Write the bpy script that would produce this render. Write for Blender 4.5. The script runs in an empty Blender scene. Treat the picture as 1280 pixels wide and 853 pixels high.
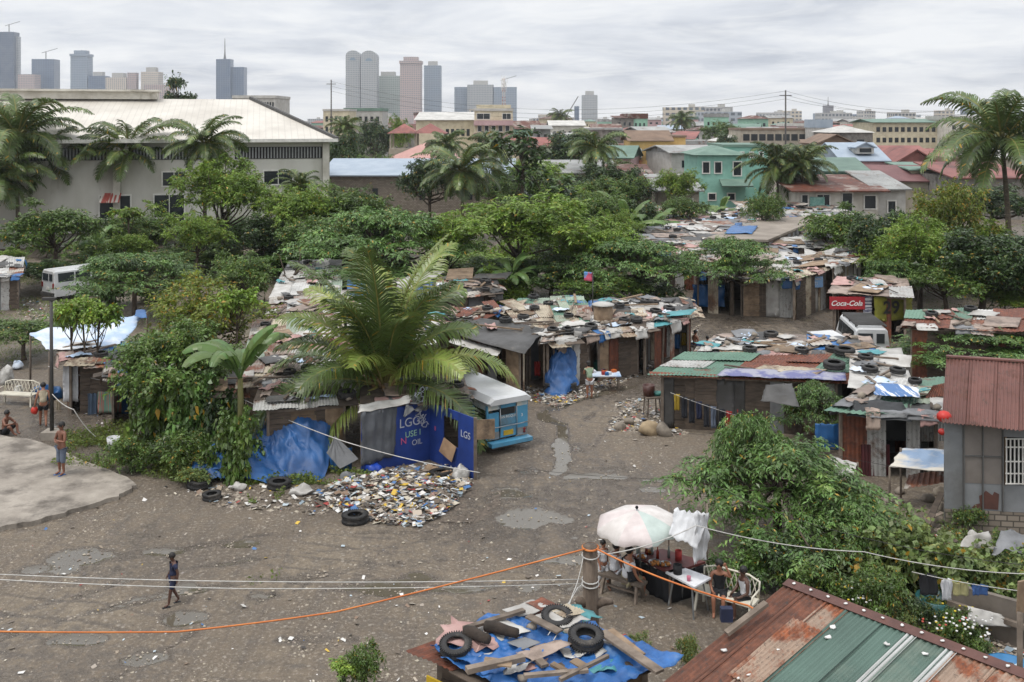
import bpy, bmesh, math, random
import numpy as np
from mathutils import Vector, Matrix, noise
R=random.Random(11); NR=np.random.default_rng(11)
F=1250.;H=11.;HY=150.
C=bpy.context.scene.collection
TS=bpy.data.scenes.new('workbench'); VL=TS.view_layers[0]
def baked(o):
    TS.collection.objects.link(o); VL.update(); dg=VL.depsgraph; me=bpy.data.meshes.new_from_object(o.evaluated_get(dg)); bpy.data.objects.remove(o); return me
def U(px,py,h=0.):
    z=F*(H-h)/(py-HY); return Vector(((px-640)/F*z,z,h))
def W(px,py,Z): return Vector(((px-640)/F*Z,Z,H-(py-HY)*Z/F))
def rr(a,b): return R.uniform(a,b)
def lerp(a,b,t): return a+(b-a)*t
def bil(q,u,v):
    return lerp(lerp(q[0],q[1],u),lerp(q[3],q[2],u),v)
# ---------------------------------------------------------------- materials
MC={}
def srgb(c):
    if isinstance(c,str):
        c=c.lstrip('#'); c=tuple(int(c[i:i+2],16)/255 for i in (0,2,4))
    return tuple(x/12.92 if x<=.04045 else ((x+.055)/1.055)**2.4 for x in c)+(1,)
def nodes(m):
    m.use_nodes=True; nt=m.node_tree; nt.nodes.clear()
    o=nt.nodes.new('ShaderNodeOutputMaterial'); p=nt.nodes.new('ShaderNodeBsdfPrincipled')
    nt.links.new(p.outputs[0],o.inputs[0]); return nt,p,o
def vec(nt,scale=(1,1,1)):
    tc=nt.nodes.new('ShaderNodeTexCoord'); oi=nt.nodes.new('ShaderNodeObjectInfo')
    ma=nt.nodes.new('ShaderNodeVectorMath'); ma.operation='MULTIPLY_ADD'
    ma.inputs[1].default_value=scale
    s=nt.nodes.new('ShaderNodeVectorMath'); s.operation='SCALE'; s.inputs[0].default_value=(31,17,23)
    nt.links.new(oi.outputs['Random'],s.inputs['Scale'])
    nt.links.new(tc.outputs['Object'],ma.inputs[0]); nt.links.new(s.outputs[0],ma.inputs[2]); return ma.outputs[0]
def noi(nt,v,scale,detail=5,rough=.6,dist=0):
    n=nt.nodes.new('ShaderNodeTexNoise'); n.inputs['Scale'].default_value=scale; n.inputs['Detail'].default_value=detail
    n.inputs['Roughness'].default_value=rough; n.inputs['Distortion'].default_value=dist; nt.links.new(v,n.inputs['Vector']); return n.outputs[0]
def ramp(nt,f,stops):
    r=nt.nodes.new('ShaderNodeValToRGB'); nt.links.new(f,r.inputs[0]); e=r.color_ramp.elements
    while len(e)<len(stops): e.new(.5)
    for i,(p,c) in enumerate(stops): e[i].position=p; e[i].color=c if len(c)==4 else tuple(c)+(1,)
    return r.outputs[0]
def mix(nt,f,a,b,mode='MIX'):
    m=nt.nodes.new('ShaderNodeMix'); m.data_type='RGBA'; m.blend_type=mode; m.clamp_factor=True
    for k,x in ((0,f),(6,a),(7,b)):
        if hasattr(x,'links') or isinstance(x,bpy.types.NodeSocket): nt.links.new(x,m.inputs[k])
        else: m.inputs[k].default_value=x
    return m.outputs[2]
def island_var(nt,col,amt,sat=0.,hue=0.,rnd='Random Per Island'):
    g=nt.nodes.new('ShaderNodeNewGeometry'); h=nt.nodes.new('ShaderNodeHueSaturation')
    m=nt.nodes.new('ShaderNodeMapRange'); m.inputs[3].default_value=1-amt; m.inputs[4].default_value=1+amt
    nt.links.new(g.outputs[rnd],m.inputs[0]); nt.links.new(m.outputs[0],h.inputs['Value'])
    if hue:
        m2=nt.nodes.new('ShaderNodeMapRange'); m2.inputs[3].default_value=.5-hue; m2.inputs[4].default_value=.5+hue
        nt.links.new(g.outputs[rnd],m2.inputs[0]); nt.links.new(m2.outputs[0],h.inputs['Hue'])
    if isinstance(col,bpy.types.NodeSocket): nt.links.new(col,h.inputs['Color'])
    else: h.inputs['Color'].default_value=col
    return h.outputs[0]
def obj_var(nt,col,amt):
    oi=nt.nodes.new('ShaderNodeObjectInfo'); h=nt.nodes.new('ShaderNodeHueSaturation')
    m=nt.nodes.new('ShaderNodeMapRange'); m.inputs[3].default_value=1-amt; m.inputs[4].default_value=1+amt
    nt.links.new(oi.outputs['Random'],m.inputs[0]); nt.links.new(m.outputs[0],h.inputs['Value'])
    if isinstance(col,bpy.types.NodeSocket): nt.links.new(col,h.inputs['Color'])
    else: h.inputs['Color'].default_value=col
    return h.outputs[0]
def bump(nt,p,f,strength,dist=.02):
    b=nt.nodes.new('ShaderNodeBump'); b.inputs['Strength'].default_value=strength; b.inputs['Distance'].default_value=dist
    nt.links.new(f,b.inputs['Height']); nt.links.new(b.outputs[0],p.inputs['Normal'])
def setc(nt,p,c):
    if isinstance(c,bpy.types.NodeSocket): nt.links.new(c,p.inputs['Base Color'])
    else: p.inputs['Base Color'].default_value=c
def mat(name,c1,c2=None,scale=3,rough=.85,bmp=0,metal=0,ov=.0,iv=0,lo=.35,hi=.65,st=(1,1,1),bscale=None,dirt=None,dlo=.5):
    if name in MC: return MC[name]
    m=bpy.data.materials.new(name); nt,p,o=nodes(m); c1=srgb(c1); c2=srgb(c2) if c2 else tuple(x*.75 for x in c1[:3])+(1,)
    v=vec(nt,st); n=noi(nt,v,scale); c=ramp(nt,n,[(lo,c1),(hi,c2)])
    if dirt: c=mix(nt,ramp(nt,noi(nt,v,scale*.45,6,.7),[(dlo,(0,0,0)),(dlo+.15,(1,1,1))]),c,srgb(dirt))
    if ov: c=obj_var(nt,c,ov)
    if iv: c=island_var(nt,c,iv)
    setc(nt,p,c); p.inputs['Roughness'].default_value=rough; p.inputs['Metallic'].default_value=metal
    if bmp: bump(nt,p,noi(nt,v,bscale or scale*4),bmp)
    MC[name]=m; return m
def rusty(name,paint,rust='#5a2f1e',rust2='#3b2620',amt=.5,scale=1.6,rough=.7,metal=0.,ov=.15,paint2=None):
    """painted or zinc sheet with rust patches and streaks"""
    if name in MC: return MC[name]
    m=bpy.data.materials.new(name); nt,p,o=nodes(m); v=vec(nt)
    a=noi(nt,v,scale,7,.68,.3); b=noi(nt,v,scale*4,5,.7); d=noi(nt,v,scale*.6,3)
    pc=ramp(nt,d,[(.35,srgb(paint)),(.65,srgb(paint2) if paint2 else tuple(x*.7 for x in srgb(paint)[:3])+(1,))])
    rc=ramp(nt,b,[(.3,srgb(rust2)),(.55,srgb(rust)),(.75,tuple(x*1.7 for x in srgb(rust)[:3])+(1,))])
    f=ramp(nt,a,[(amt-.06,(1,1,1)),(amt+.05,(0,0,0))])
    c=mix(nt,f,pc,rc)
    c=mix(nt,ramp(nt,noi(nt,v,scale*9,3,.8),[(.25,(1,1,1)),(.45,(0,0,0))]),c,srgb('#3a332e'))
    setc(nt,p,obj_var(nt,c,ov)); p.inputs['Roughness'].default_value=rough
    bump(nt,p,b,.35,.01); MC[name]=m; return m
def leafmat(name,c1,c2,c3=None,trans=.3,rough=.5,iv=.38,nscale=1.1,yel=.02):
    if name in MC: return MC[name]
    m=bpy.data.materials.new(name); nt,p,o=nodes(m); v=vec(nt)
    st=[(.3,srgb(c1)),(.6,srgb(c2))]
    if c3: st.append((.75,srgb(c3)))
    c=ramp(nt,noi(nt,v,nscale,4,.6),st)
    c=island_var(nt,c,iv,hue=.018); c=obj_var(nt,c,.12)
    if yel:
        g=nt.nodes.new('ShaderNodeNewGeometry'); c=mix(nt,ramp(nt,g.outputs['Random Per Island'],[(1-yel,(0,0,0)),(1-yel+.005,(1,1,1))]),c,srgb('#a8862e'))
    setc(nt,p,c); p.inputs['Roughness'].default_value=rough; p.inputs['Specular IOR Level'].default_value=.55
    t=nt.nodes.new('ShaderNodeBsdfTranslucent'); nt.links.new(c,t.inputs[0])
    x=nt.nodes.new('ShaderNodeMixShader'); x.inputs[0].default_value=trans
    nt.links.new(p.outputs[0],x.inputs[1]); nt.links.new(t.outputs[0],x.inputs[2]); nt.links.new(x.outputs[0],o.inputs[0])
    MC[name]=m; return m
def glass(name,col='#20262a',rough=.12):
    if name in MC: return MC[name]
    m=bpy.data.materials.new(name); nt,p,o=nodes(m); setc(nt,p,obj_var(nt,srgb(col),.3)); p.inputs['Roughness'].default_value=rough
    MC[name]=m; return m
# ---------------------------------------------------------------- mesh builder
class MB:
    def __init__(s): s.v=[];s.f=[];s.m=[];s.cur=0;s.sm=[];s.smooth=False
    def add(s,vs,fs):
        n=len(s.v); s.v+=[tuple(v) for v in vs]; s.f+=[tuple(i+n for i in f) for f in fs]
        s.m+=[s.cur]*len(fs); s.sm+=[s.smooth]*len(fs); return s
    def box(s,c,d,rz=0,M=None,top=(1,1)):
        x,y,z=d[0]/2,d[1]/2,d[2]/2; c=Vector(c)
        vs=[Vector((a*x*(top[0] if e>0 else 1),b*y*(top[1] if e>0 else 1),e*z)) for e in (-1,1) for a,b in ((-1,-1),(1,-1),(1,1),(-1,1))]
        m=M if M is not None else Matrix.Rotation(rz,3,'Z')
        return s.add([c+m@v for v in vs],[(3,2,1,0),(4,5,6,7),(0,1,5,4),(1,2,6,5),(2,3,7,6),(3,0,4,7)])
    def bar(s,a,b,w,t,up=(0,0,1)):
        a=Vector(a);b=Vector(b);d=(b-a);L=d.length; d.normalize(); up=Vector(up)
        if abs(d.dot(up))>.98: up=Vector((1,0,0))
        x=d.cross(up).normalized(); u=x.cross(d)
        M=Matrix((x,d,u)).transposed(); return s.box((a+b)/2,(w,L,t),M=M)
    def tube(s,pts,r,n=6,cap=True):
        pts=[Vector(p) for p in pts]; N=len(pts)
        if not hasattr(r,'__len__'): r=[r]*N
        vs=[];up=None
        for i,p in enumerate(pts):
            d=(pts[min(i+1,N-1)]-pts[max(i-1,0)]).normalized()
            if up is None: up=Vector((0,0,1)) if abs(d.z)<.9 else Vector((1,0,0))
            x=d.cross(up)
            if x.length<1e-4: x=d.orthogonal()
            x.normalize(); up=x.cross(d)
            for k in range(n):
                a=2*math.pi*k/n; vs.append(p+(x*math.cos(a)+up*math.sin(a))*r[i])
        fs=[(i*n+k,i*n+(k+1)%n,(i+1)*n+(k+1)%n,(i+1)*n+k) for i in range(N-1) for k in range(n)]
        if cap: fs+=[tuple(range(n))[::-1],tuple((N-1)*n+k for k in range(n))]
        sm=s.smooth; s.smooth=True; s.add(vs,fs); s.smooth=sm; return s
    def lathe(s,prof,n=16,c=(0,0,0),M=None,close=False,arc=2*math.pi):
        c=Vector(c);vs=[];P=len(prof); full=abs(arc-2*math.pi)<1e-6; nn=n if full else n+1
        for k in range(nn):
            a=arc*k/n
            for r,z in prof:
                v=Vector((r*math.cos(a),r*math.sin(a),z)); vs.append(c+(M@v if M is not None else v))
        fs=[]
        for k in range(n):
            k2=(k+1)%nn
            for i in range(P if close else P-1):
                j=(i+1)%P; fs.append((k*P+i,k2*P+i,k2*P+j,k*P+j))
        sm=s.smooth; s.smooth=True; s.add(vs,fs); s.smooth=sm; return s
    def ball(s,c,r,n=10,sq=(1,1,1),jit=0):
        prof=[(math.sin(math.pi*i/(n//2))*1+1e-4,-math.cos(math.pi*i/(n//2))) for i in range(n//2+1)]
        M=Matrix.Diagonal(Vector(sq)*r); n0=len(s.v); s.lathe(prof,n,c,M)
        if jit:
            for i in range(n0,len(s.v)):
                v=Vector(s.v[i]); q=noise.noise_vector(v*(1.7/r)*.6); s.v[i]=tuple(v+q*jit*r)
        return s
    def slab(s,p,u,v,t):
        """parallelogram p,p+u,p+u+v,p+v with thickness t downwards its normal"""
        p,u,v=Vector(p),Vector(u),Vector(v); n=u.cross(v).normalized()*t
        q=[p,p+u,p+u+v,p+v]; return s.add([a-n for a in q]+q,[(3,2,1,0),(4,5,6,7),(0,1,5,4),(1,2,6,5),(2,3,7,6),(3,0,4,7)])
    def quad4(s,q,t=.03,n=None):
        q=[Vector(a) for a in q]; nn=n or (q[1]-q[0]).cross(q[3]-q[0]).normalized()
        return s.add([a-nn*t for a in q]+q,[(3,2,1,0),(4,5,6,7),(0,1,5,4),(1,2,6,5),(2,3,7,6),(3,0,4,7)])
    def poly(s,pts,t):
        """prism: ground polygon pts (Vectors) extruded down by t"""
        n=len(pts); pts=[Vector(p) for p in pts]
        a=sum(pts[i].x*pts[(i+1)%n].y-pts[(i+1)%n].x*pts[i].y for i in range(n))
        if a<0: pts=pts[::-1]
        return s.add([p-Vector((0,0,t)) for p in pts]+pts,[tuple(range(n))[::-1],tuple(range(n,2*n))]+[(i,(i+1)%n,n+(i+1)%n,n+i) for i in range(n)])
    def corr(s,q,ribs,amp=.012,seg=2,th=.004,nv=1,bend=0.):
        """corrugated sheet over quad q (FL,FR,BR,BL); ribs run front to back"""
        q=[Vector(a) for a in q]; N=ribs*2*seg//2*2; N=max(4,ribs*seg)
        nrm=(q[1]-q[0]).cross(q[3]-q[0]).normalized(); vs=[]
        for j in range(nv+1):
            for i in range(N+1):
                u=i/N; w=j/nv; p=bil(q,u,w)+nrm*(amp*math.cos(2*math.pi*ribs*u)+bend*(noise.noise(Vector((q[0].x*3+u*2,q[0].y*3+w*2,1.3)))))
                vs.append(p)
        n=len(vs); vs+=[v-nrm*th for v in vs]; fs=[]
        for j in range(nv):
            for i in range(N):
                a=j*(N+1)+i; fs.append((a,a+1,a+N+2,a+N+1)); fs.append((n+a+N+1,n+a+N+2,n+a+1,n+a))
        for i in range(N):
            fs.append((i+1,i,n+i,n+i+1)); a=nv*(N+1)+i; fs.append((a,a+1,n+a+1,n+a))
        for j in range(nv):
            a=j*(N+1); b=a+N+1; fs.append((a,b,n+b,n+a)); a+=N; b+=N; fs.append((b,a,n+a,n+b))
        return s.add(vs,fs)
    def cloth(s,q,nu=10,nv=10,amp=.05,freq=2.,sag=0.,th=.006,rag=0.,seed=0,fold=0.,nf=5):
        q=[Vector(a) for a in q]; nrm=(q[1]-q[0]).cross(q[3]-q[0]).normalized(); vs=[]
        for j in range(nv+1):
            for i in range(nu+1):
                u=i/nu;w=j/nv
                if rag:
                    if j in(0,nv): w+=rag*noise.noise(Vector((u*5,seed,w*3)))
                    if i in(0,nu): u+=rag*noise.noise(Vector((w*5,seed+9,u*3)))
                p=bil(q,u,w)
                d=amp*noise.noise(Vector((p.x*freq,p.y*freq,p.z*freq+seed)))+amp*.4*noise.noise(Vector((p.x*freq*2.7,p.y*freq*2.7,p.z*freq*2.7+seed)))+amp*.55*(.5-2*abs(noise.noise(Vector((p.x*freq*1.6+p.z,p.y*freq*.9,seed+7))))+.3*(.5-2*abs(noise.noise(Vector((p.x*freq*2.1,p.y*freq*4+p.z*3,seed+3))))))
                d+=fold*math.sin(u*nf*6.283+seed+2*noise.noise(Vector((u*3,w*2,seed))))*(.4+.6*w)
                vs.append(p+nrm*d-Vector((0,0,sag*4*(u-u*u)*4*(w-w*w)/1.)))
        n=len(vs); vs+=[v-nrm*th for v in vs]; fs=[]
        for j in range(nv):
            for i in range(nu):
                a=j*(nu+1)+i; fs.append((a,a+1,a+nu+2,a+nu+1)); fs.append((n+a+nu+1,n+a+nu+2,n+a+1,n+a))
        for i in range(nu):
            fs.append((i+1,i,n+i,n+i+1)); a=nv*(nu+1)+i; fs.append((a,a+1,n+a+1,n+a))
        for j in range(nv):
            a=j*(nu+1); b=a+nu+1; fs.append((a,b,n+b,n+a)); a+=nu; b+=nu; fs.append((b,a,n+a,n+b))
        sm=s.smooth; s.smooth=True; s.add(vs,fs); s.smooth=sm; return s
    def drape(s,ap,ring,nr=7,sub=6,fold=.06,sag=.25,th=.006,seed=0,z0=0.):
        """sheet hung from apex ap to boundary ring (open or closed list)"""
        ap=Vector(ap); ring=[Vector(r) for r in ring]; rp=[]
        for i in range(len(ring)-1):
            for k in range(sub): rp.append(lerp(ring[i],ring[i+1],k/sub))
        rp.append(ring[-1]); N=len(rp); vs=[]
        for j in range(nr+1):
            t=.02+.98*j/nr
            for i,p in enumerate(rp):
                o=lerp(ap,p,t); o.z-=sag*math.sin(math.pi*t)*.5
                f=noise.noise(Vector((i*.55,seed,t*.8)))+.7*math.sin(i*1.7+seed); d=(p-ap); d.z=0; tn=Vector((-d.y,d.x,0)).normalized()
                o+= (tn*.3+Vector((0,0,1)))*fold*f*math.sin(math.pi*min(1,t*.9+.08)); o.z=max(z0+.012,o.z); vs.append(o)
        n=len(vs); vs+=[v+Vector((0,0,-th)) for v in vs]; fs=[]
        for j in range(nr):
            for i in range(N-1):
                a=j*N+i; fs.append((a,a+1,a+N+1,a+N)); fs.append((n+a+N,n+a+N+1,n+a+1,n+a))
        sm=s.smooth; s.smooth=True; s.add(vs,fs); s.smooth=sm; return s
    def build(s,name,m,parent=None,world=True,origin=None,bevel=0):
        me=bpy.data.meshes.new(name); off=Vector((0,0,0))
        if origin is not None: off=Vector(origin)
        elif parent is not None and world:
            p=parent
            while p is not None: off+=p.location; p=p.parent
        if off.length: vs=[(v[0]-off.x,v[1]-off.y,v[2]-off.z) for v in s.v]
        else: vs=s.v
        me.from_pydata(vs,[],s.f); ms=m if isinstance(m,(list,tuple)) else [m]
        for x in ms: me.materials.append(x)
        me.polygons.foreach_set('material_index',s.m); me.polygons.foreach_set('use_smooth',s.sm)
        me.validate(); me.update()
        o=bpy.data.objects.new(name,me); C.objects.link(o)
        if origin is not None: o.location=off
        if parent is not None: o.parent=parent
        return o
def tag(o,label=None,cat=None,group=None,kind=None):
    if label:o['label']=label
    if cat:o['category']=cat
    if group:o['group']=group
    if kind:o['kind']=kind
    return o
def thing(name,label,cat,loc=(0,0,0),rz=0,group=None,sc=1):
    o=bpy.data.objects.new(name,None); o.empty_display_size=.3; C.objects.link(o); o.location=loc; o.rotation_euler=(0,0,rz); o.scale=(sc,)*3
    return tag(o,label,cat,group)
def copytree(o,loc=None,rot=None,sc=None,label=None,group=None,parent=None):
    c=o.copy(); C.objects.link(c)
    if parent is not None: c.parent=parent
    if loc is not None: c.location=loc
    if rot is not None: c.rotation_euler=rot
    if sc is not None: c.scale=sc if hasattr(sc,'__len__') else (sc,)*3
    if label: c['label']=label
    if group: c['group']=group
    for ch in [x for x in bpy.data.objects if x.parent==o]: copytree(ch,parent=c)
    return c
def npmesh(name,V4,m,parent=None,tris=False,smooth=False):
    """V4: (N,4,3) array of separate quads, or list of (verts,faces)"""
    V4=np.asarray(V4,dtype=np.float32); n,k=V4.shape[:2]; me=bpy.data.meshes.new(name)
    me.vertices.add(n*k); me.vertices.foreach_set('co',V4.reshape(-1)); me.loops.add(n*k)
    me.loops.foreach_set('vertex_index',np.arange(n*k,dtype=np.int32)); me.polygons.add(n)
    me.polygons.foreach_set('loop_start',np.arange(0,n*k,k,dtype=np.int32)); me.polygons.foreach_set('loop_total',np.full(n,k,dtype=np.int32))
    me.materials.append(m); me.update(calc_edges=True); me.validate()
    if name.startswith('_'): return me
    o=bpy.data.objects.new(name,me); C.objects.link(o)
    if parent is not None:o.parent=parent
    return o
def unit(a): return a/np.maximum(1e-6,np.linalg.norm(a,axis=-1,keepdims=True))
def leafquads(c,d,n,L,Wd,droop=.15):
    d=unit(d); s=unit(np.cross(d,n)); L=np.asarray(L).reshape(-1,1); Wd=np.asarray(Wd).reshape(-1,1)
    mid=c+d*L*.5; tip=c+d*L-np.array([0,0,1])*L*droop
    return np.stack([c,mid+s*Wd*.5,tip,mid-s*Wd*.5],1)
# ---------------------------------------------------------------- plants
bark=mat('bark','#5b4f42','#3c332b',6,.95,.6,st=(1,1,.3)); palmbark=mat('palm_bark','#6f6455','#473e34',9,.95,.7,st=(.4,.4,3))
L_dark=leafmat('leaf_dark','#26361b','#43592a','#6a823c',.14,.4)
L_mid=leafmat('leaf_mid','#3b4f23','#5e7632','#879f4a',.2,.42)
L_fresh=leafmat('leaf_fresh','#526a26','#7d9638','#a6b850',.25,.45)
L_olive=leafmat('leaf_olive','#5a6a26','#75822d','#958f30',.3,.55,yel=.08)
L_layer=leafmat('leaf_layer','#3d5328','#62803e','#8eaa58',.16,.42)
L_palm=leafmat('leaf_palm','#394824','#5b6d36','#8b9a56',.18,.38,iv=.2,nscale=.6)
L_pale=leafmat('leaf_palm_pale','#56682c','#869446','#b2b462',.22,.38,iv=.2,nscale=.6)
L_ban=leafmat('leaf_banana','#55703d','#6c874a','#8aa060',.35,.4,iv=.12,nscale=.8)
L_vine=leafmat('leaf_vine','#55683a','#738348','#959b5b',.3,.5,yel=.07)
L_grass=leafmat('leaf_grass','#56652b','#6d7d36','#8a8a4a',.3,.6,nscale=.5)
L_far=leafmat('leaf_far','#404e36','#566642','#6c7a4e',.2,.6)
def twigs(rng,P,r,T,K,L,Wd,flat=.7,droop=.2,up=.3,spread=.45,leafup=1.0):
    """leaf quads on twigs that radiate from the puff centres P (n,3) with radii r"""
    n=len(P); out=[]
    d=rng.normal(size=(n,T,3)); d[...,2]*=flat; d=unit(d); d[...,2]+=up*rng.random((n,T)); d=unit(d)
    r=np.asarray(r).reshape(-1,1,1)*rng.uniform(.45,1.12,(n,T,1))
    s=P[:,None,:]+rng.normal(size=(n,T,3))*r*.22*np.array([1,1,flat])
    for k in range(K):
        t=(.35+.65*(k+.5)/K); bend=np.zeros((n,T,3)); bend[...,2]=-droop*t*t
        p=s+d*r*t+bend*r
        side=unit(np.cross(d,np.array([0,0,1.])+rng.normal(size=(n,T,3))*.15)); sg=(1 if k%2 else -1)
        ld=unit(d*rng.uniform(.3,.9,(n,T,1))+side*sg*rng.uniform(.5,1,(n,T,1))+rng.normal(size=(n,T,3))*spread); ld[...,2]-=droop*.6
        nm=unit(np.array([0,0,leafup])+rng.normal(size=(n,T,3))*.6)
        LL=L*rng.uniform(.6,1.25,n*T)
        out.append(leafquads(p.reshape(-1,3),ld.reshape(-1,3),nm.reshape(-1,3),LL,LL*Wd,droop=.25))
    return np.concatenate(out)
def crown_pts(rng,n,rx,rz,zc,lump=.25,bottom=.35,shell=.6):
    d=unit(rng.normal(size=(n,3))); d[:,2]=np.where(d[:,2]<-bottom,-d[:,2]*.5,d[:,2])
    rad=(shell+(1-shell)*rng.random((n,1)))*(1+lump*np.array([noise.noise(Vector(x)*1.6+Vector((7,3,1))) for x in d]).reshape(-1,1)*2)
    p=d*rad*np.array([rx,rx,rz]); p[:,2]+=zc; return p
def limbs(P,h0,r0,zt,seed,nm=9,lean=(0,0)):
    rn=random.Random(seed); mb=MB(); top=Vector((lean[0],lean[1],zt)); mid=Vector((lean[0]*.3+rn.uniform(-.15,.15),lean[1]*.3+rn.uniform(-.15,.15),zt*.5))
    mb.tube([(0,0,-.1),(0,0,.15),mid,top],[r0*1.35,r0,r0*.8,r0*.6],7)
    idx=list(range(len(P))); rn.shuffle(idx)
    for i in idx[:nm]:
        e=Vector(P[i]); s=mid.lerp(top,rn.uniform(.3,1)); m=s.lerp(e,.5)+Vector((0,0,-.12*(e-s).length)); 
        mb.tube([s,m,e],[r0*.42,r0*.27,r0*.08],5)
        for _ in range(2):
            j=rn.choice(idx); f=Vector(P[j])
            if (f-e).length<1.6: mb.tube([m,m.lerp(f,.5)+Vector((0,0,.05)),f],[r0*.2,r0*.14,r0*.05],4)
    return mb
PROTO={}
def proto(kind,var):
    k=(kind,var)
    if k in PROTO: return PROTO[k]
    rng=np.random.default_rng(var*17+hash_(kind)); 
    if kind=='broad':    # dense round crown, 7 m tall
        P=crown_pts(rng,64,2.9,2.3,4.6,.3,.5,.55); q=twigs(rng,P,rng.uniform(.55,1.0,64),30,9,.24,.42,.9,.3,.2,.5); m=L_dark; tr=limbs(P,0,.2,3.4,var,12)
    elif kind=='fresh':
        P=crown_pts(rng,60,2.7,2.2,4.7,.45,.4,.4); q=twigs(rng,P,rng.uniform(.55,1.05,60),28,12,.2,.36,.7,.35,.45,.4); m=L_fresh; tr=limbs(P,0,.16,3.4,var,14)
    elif kind=='mid':
        P=crown_pts(rng,56,2.9,2.1,4.6,.4,.4,.45); q=twigs(rng,P,rng.uniform(.6,1.1,56),28,10,.23,.4,.7,.3,.3,.45); m=L_mid; tr=limbs(P,0,.18,3.2,var,12)
    elif kind=='layer':  # spreading flat tiers, 4.5 m tall, 3.6 m radius
        n=58; a=rng.uniform(0,6.283,n); lv=rng.integers(0,4,n); rad=np.sqrt(rng.random(n))*np.array([3.5,3.1,2.3,1.3])[lv]; 
        z=np.array([2.3,2.95,3.6,4.15])[lv]-rad*.13+rng.normal(size=n)*.1
        P=np.stack([np.cos(a)*rad,np.sin(a)*rad,z],1); q=twigs(rng,P,rng.uniform(.7,1.15,n),22,13,.19,.34,.16,.5,.02,.25,1.6); m=L_layer; tr=limbs(P,0,.15,3.2,var,18)
    elif kind=='flat':   # umbrella crown of flat tiers, 4.6 m tall
        n=84; a=rng.uniform(0,6.283,n); lv=rng.integers(0,3,n); rad=np.sqrt(rng.random(n))*np.array([3.5,3.0,2.0])[lv]
        z=np.array([3.1,3.6,4.0])[lv]-rad**2*.045+rng.normal(size=n)*.07; P=np.stack([np.cos(a)*rad,np.sin(a)*rad,z],1); q=twigs(rng,P,rng.uniform(.6,1.05,n),22,11,.18,.36,.12,.22,.02,.25,1.8); m=L_layer; tr=limbs(P,0,.16,2.6,var,26)
    elif kind=='olive':
        P=crown_pts(rng,46,2.3,1.9,2.5,.3,.9,.4); q=twigs(rng,P,rng.uniform(.5,.9,46),26,9,.18,.45,1.,.1,.5,.5); m=L_olive; tr=limbs(P,0,.1,1.8,var,16)
    elif kind=='bush':   # shrub from the ground, 2 m tall
        P=crown_pts(rng,26,1.2,.95,.95,.4,.9,.3); q=twigs(rng,P,rng.uniform(.3,.6,26),22,8,.15,.42,1,.2,.35,.5); m=L_mid; tr=limbs(P,0,.04,.8,var,8)
    elif kind=='vine':
        P=crown_pts(rng,30,1.3,.9,.9,.4,.9,.3); q=twigs(rng,P,rng.uniform(.35,.6,30),16,7,.2,.75,1,.5,.1,.6); m=L_vine; tr=limbs(P,0,.03,.8,var,8)
    elif kind=='creeper':  # low spreading, 1 m tall
        P=crown_pts(rng,34,1.5,.3,.45,.4,.9,.2); P[:,2]=np.maximum(.2,P[:,2]); q=twigs(rng,P,rng.uniform(.3,.55,34),16,7,.16,.7,.7,.3,.1,.6); m=L_vine; tr=limbs(P,0,.02,.3,var,9)
    elif kind=='pole':   # slender sapling with big leaves, 6 m
        P=np.array([[rng.normal()*.5*(1+z*.15),rng.normal()*.5,2+z*4.2] for z in rng.random(26)]); q=twigs(rng,P,np.full(26,.5),9,4,.42,.42,.6,.2,.5,.4); m=L_dark; tr=limbs(P,0,.09,5.6,var,22)
    elif kind=='papaya': # slender bare trunks, tuft of leaves on top
        P=crown_pts(rng,15,.75,.35,3.3,.3,.5,.5); q=twigs(rng,P,rng.uniform(.3,.5,15),14,7,.2,.5,.5,.4,.3,.4); m=L_fresh; tr=limbs(P,0,.06,3.1,var,12)
    elif kind=='far':
        P=crown_pts(rng,34,3,2.3,4.2,.35,.6,.4); q=twigs(rng,P,rng.uniform(.7,1.3,34),26,5,.5,.5,.8,.2,.3,.5); m=L_far; tr=limbs(P,0,.2,3,var,6)
    elif kind=='umbrellafar':
        n=22; a=rng.uniform(0,6.283,n); lv=rng.integers(0,3,n); rad=rng.random(n)*np.array([3.6,3.,1.8])[lv]
        P=np.stack([np.cos(a)*rad,np.sin(a)*rad,np.array([4.2,5.4,6.4])[lv]],1); q=twigs(rng,P,rng.uniform(.6,1.1,n),20,6,.4,.5,.25,.1,.1,.4,1.5); m=L_dark; tr=limbs(P,0,.2,5.4,var,18)
    me=npmesh('_'+kind,q,m); me.name='crown_leaves'
    to=tr.build('trunk',bark); tm=to.data; bpy.data.objects.remove(to)
    PROTO[k]=(me,tm); return PROTO[k]
def hash_(s): return sum(ord(c)*(i+3) for i,c in enumerate(s))
RDX=.86
HT={'broad':7.4,'fresh':7.2,'mid':7,'layer':4.6,'flat':4.4,'olive':4.6,'bush':2.1,'vine':2,'creeper':.95,'pole':6.6,'papaya':4,'far':7,'umbrellafar':7.2}
RD={'broad':3.5,'fresh':3.3,'mid':3.5,'layer':4.2,'flat':4.2,'olive':2.8,'bush':1.6,'vine':1.7,'creeper':1.9,'pole':1.3,'papaya':1.15,'far':3.8,'umbrellafar':4.2}
TN=0
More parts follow.
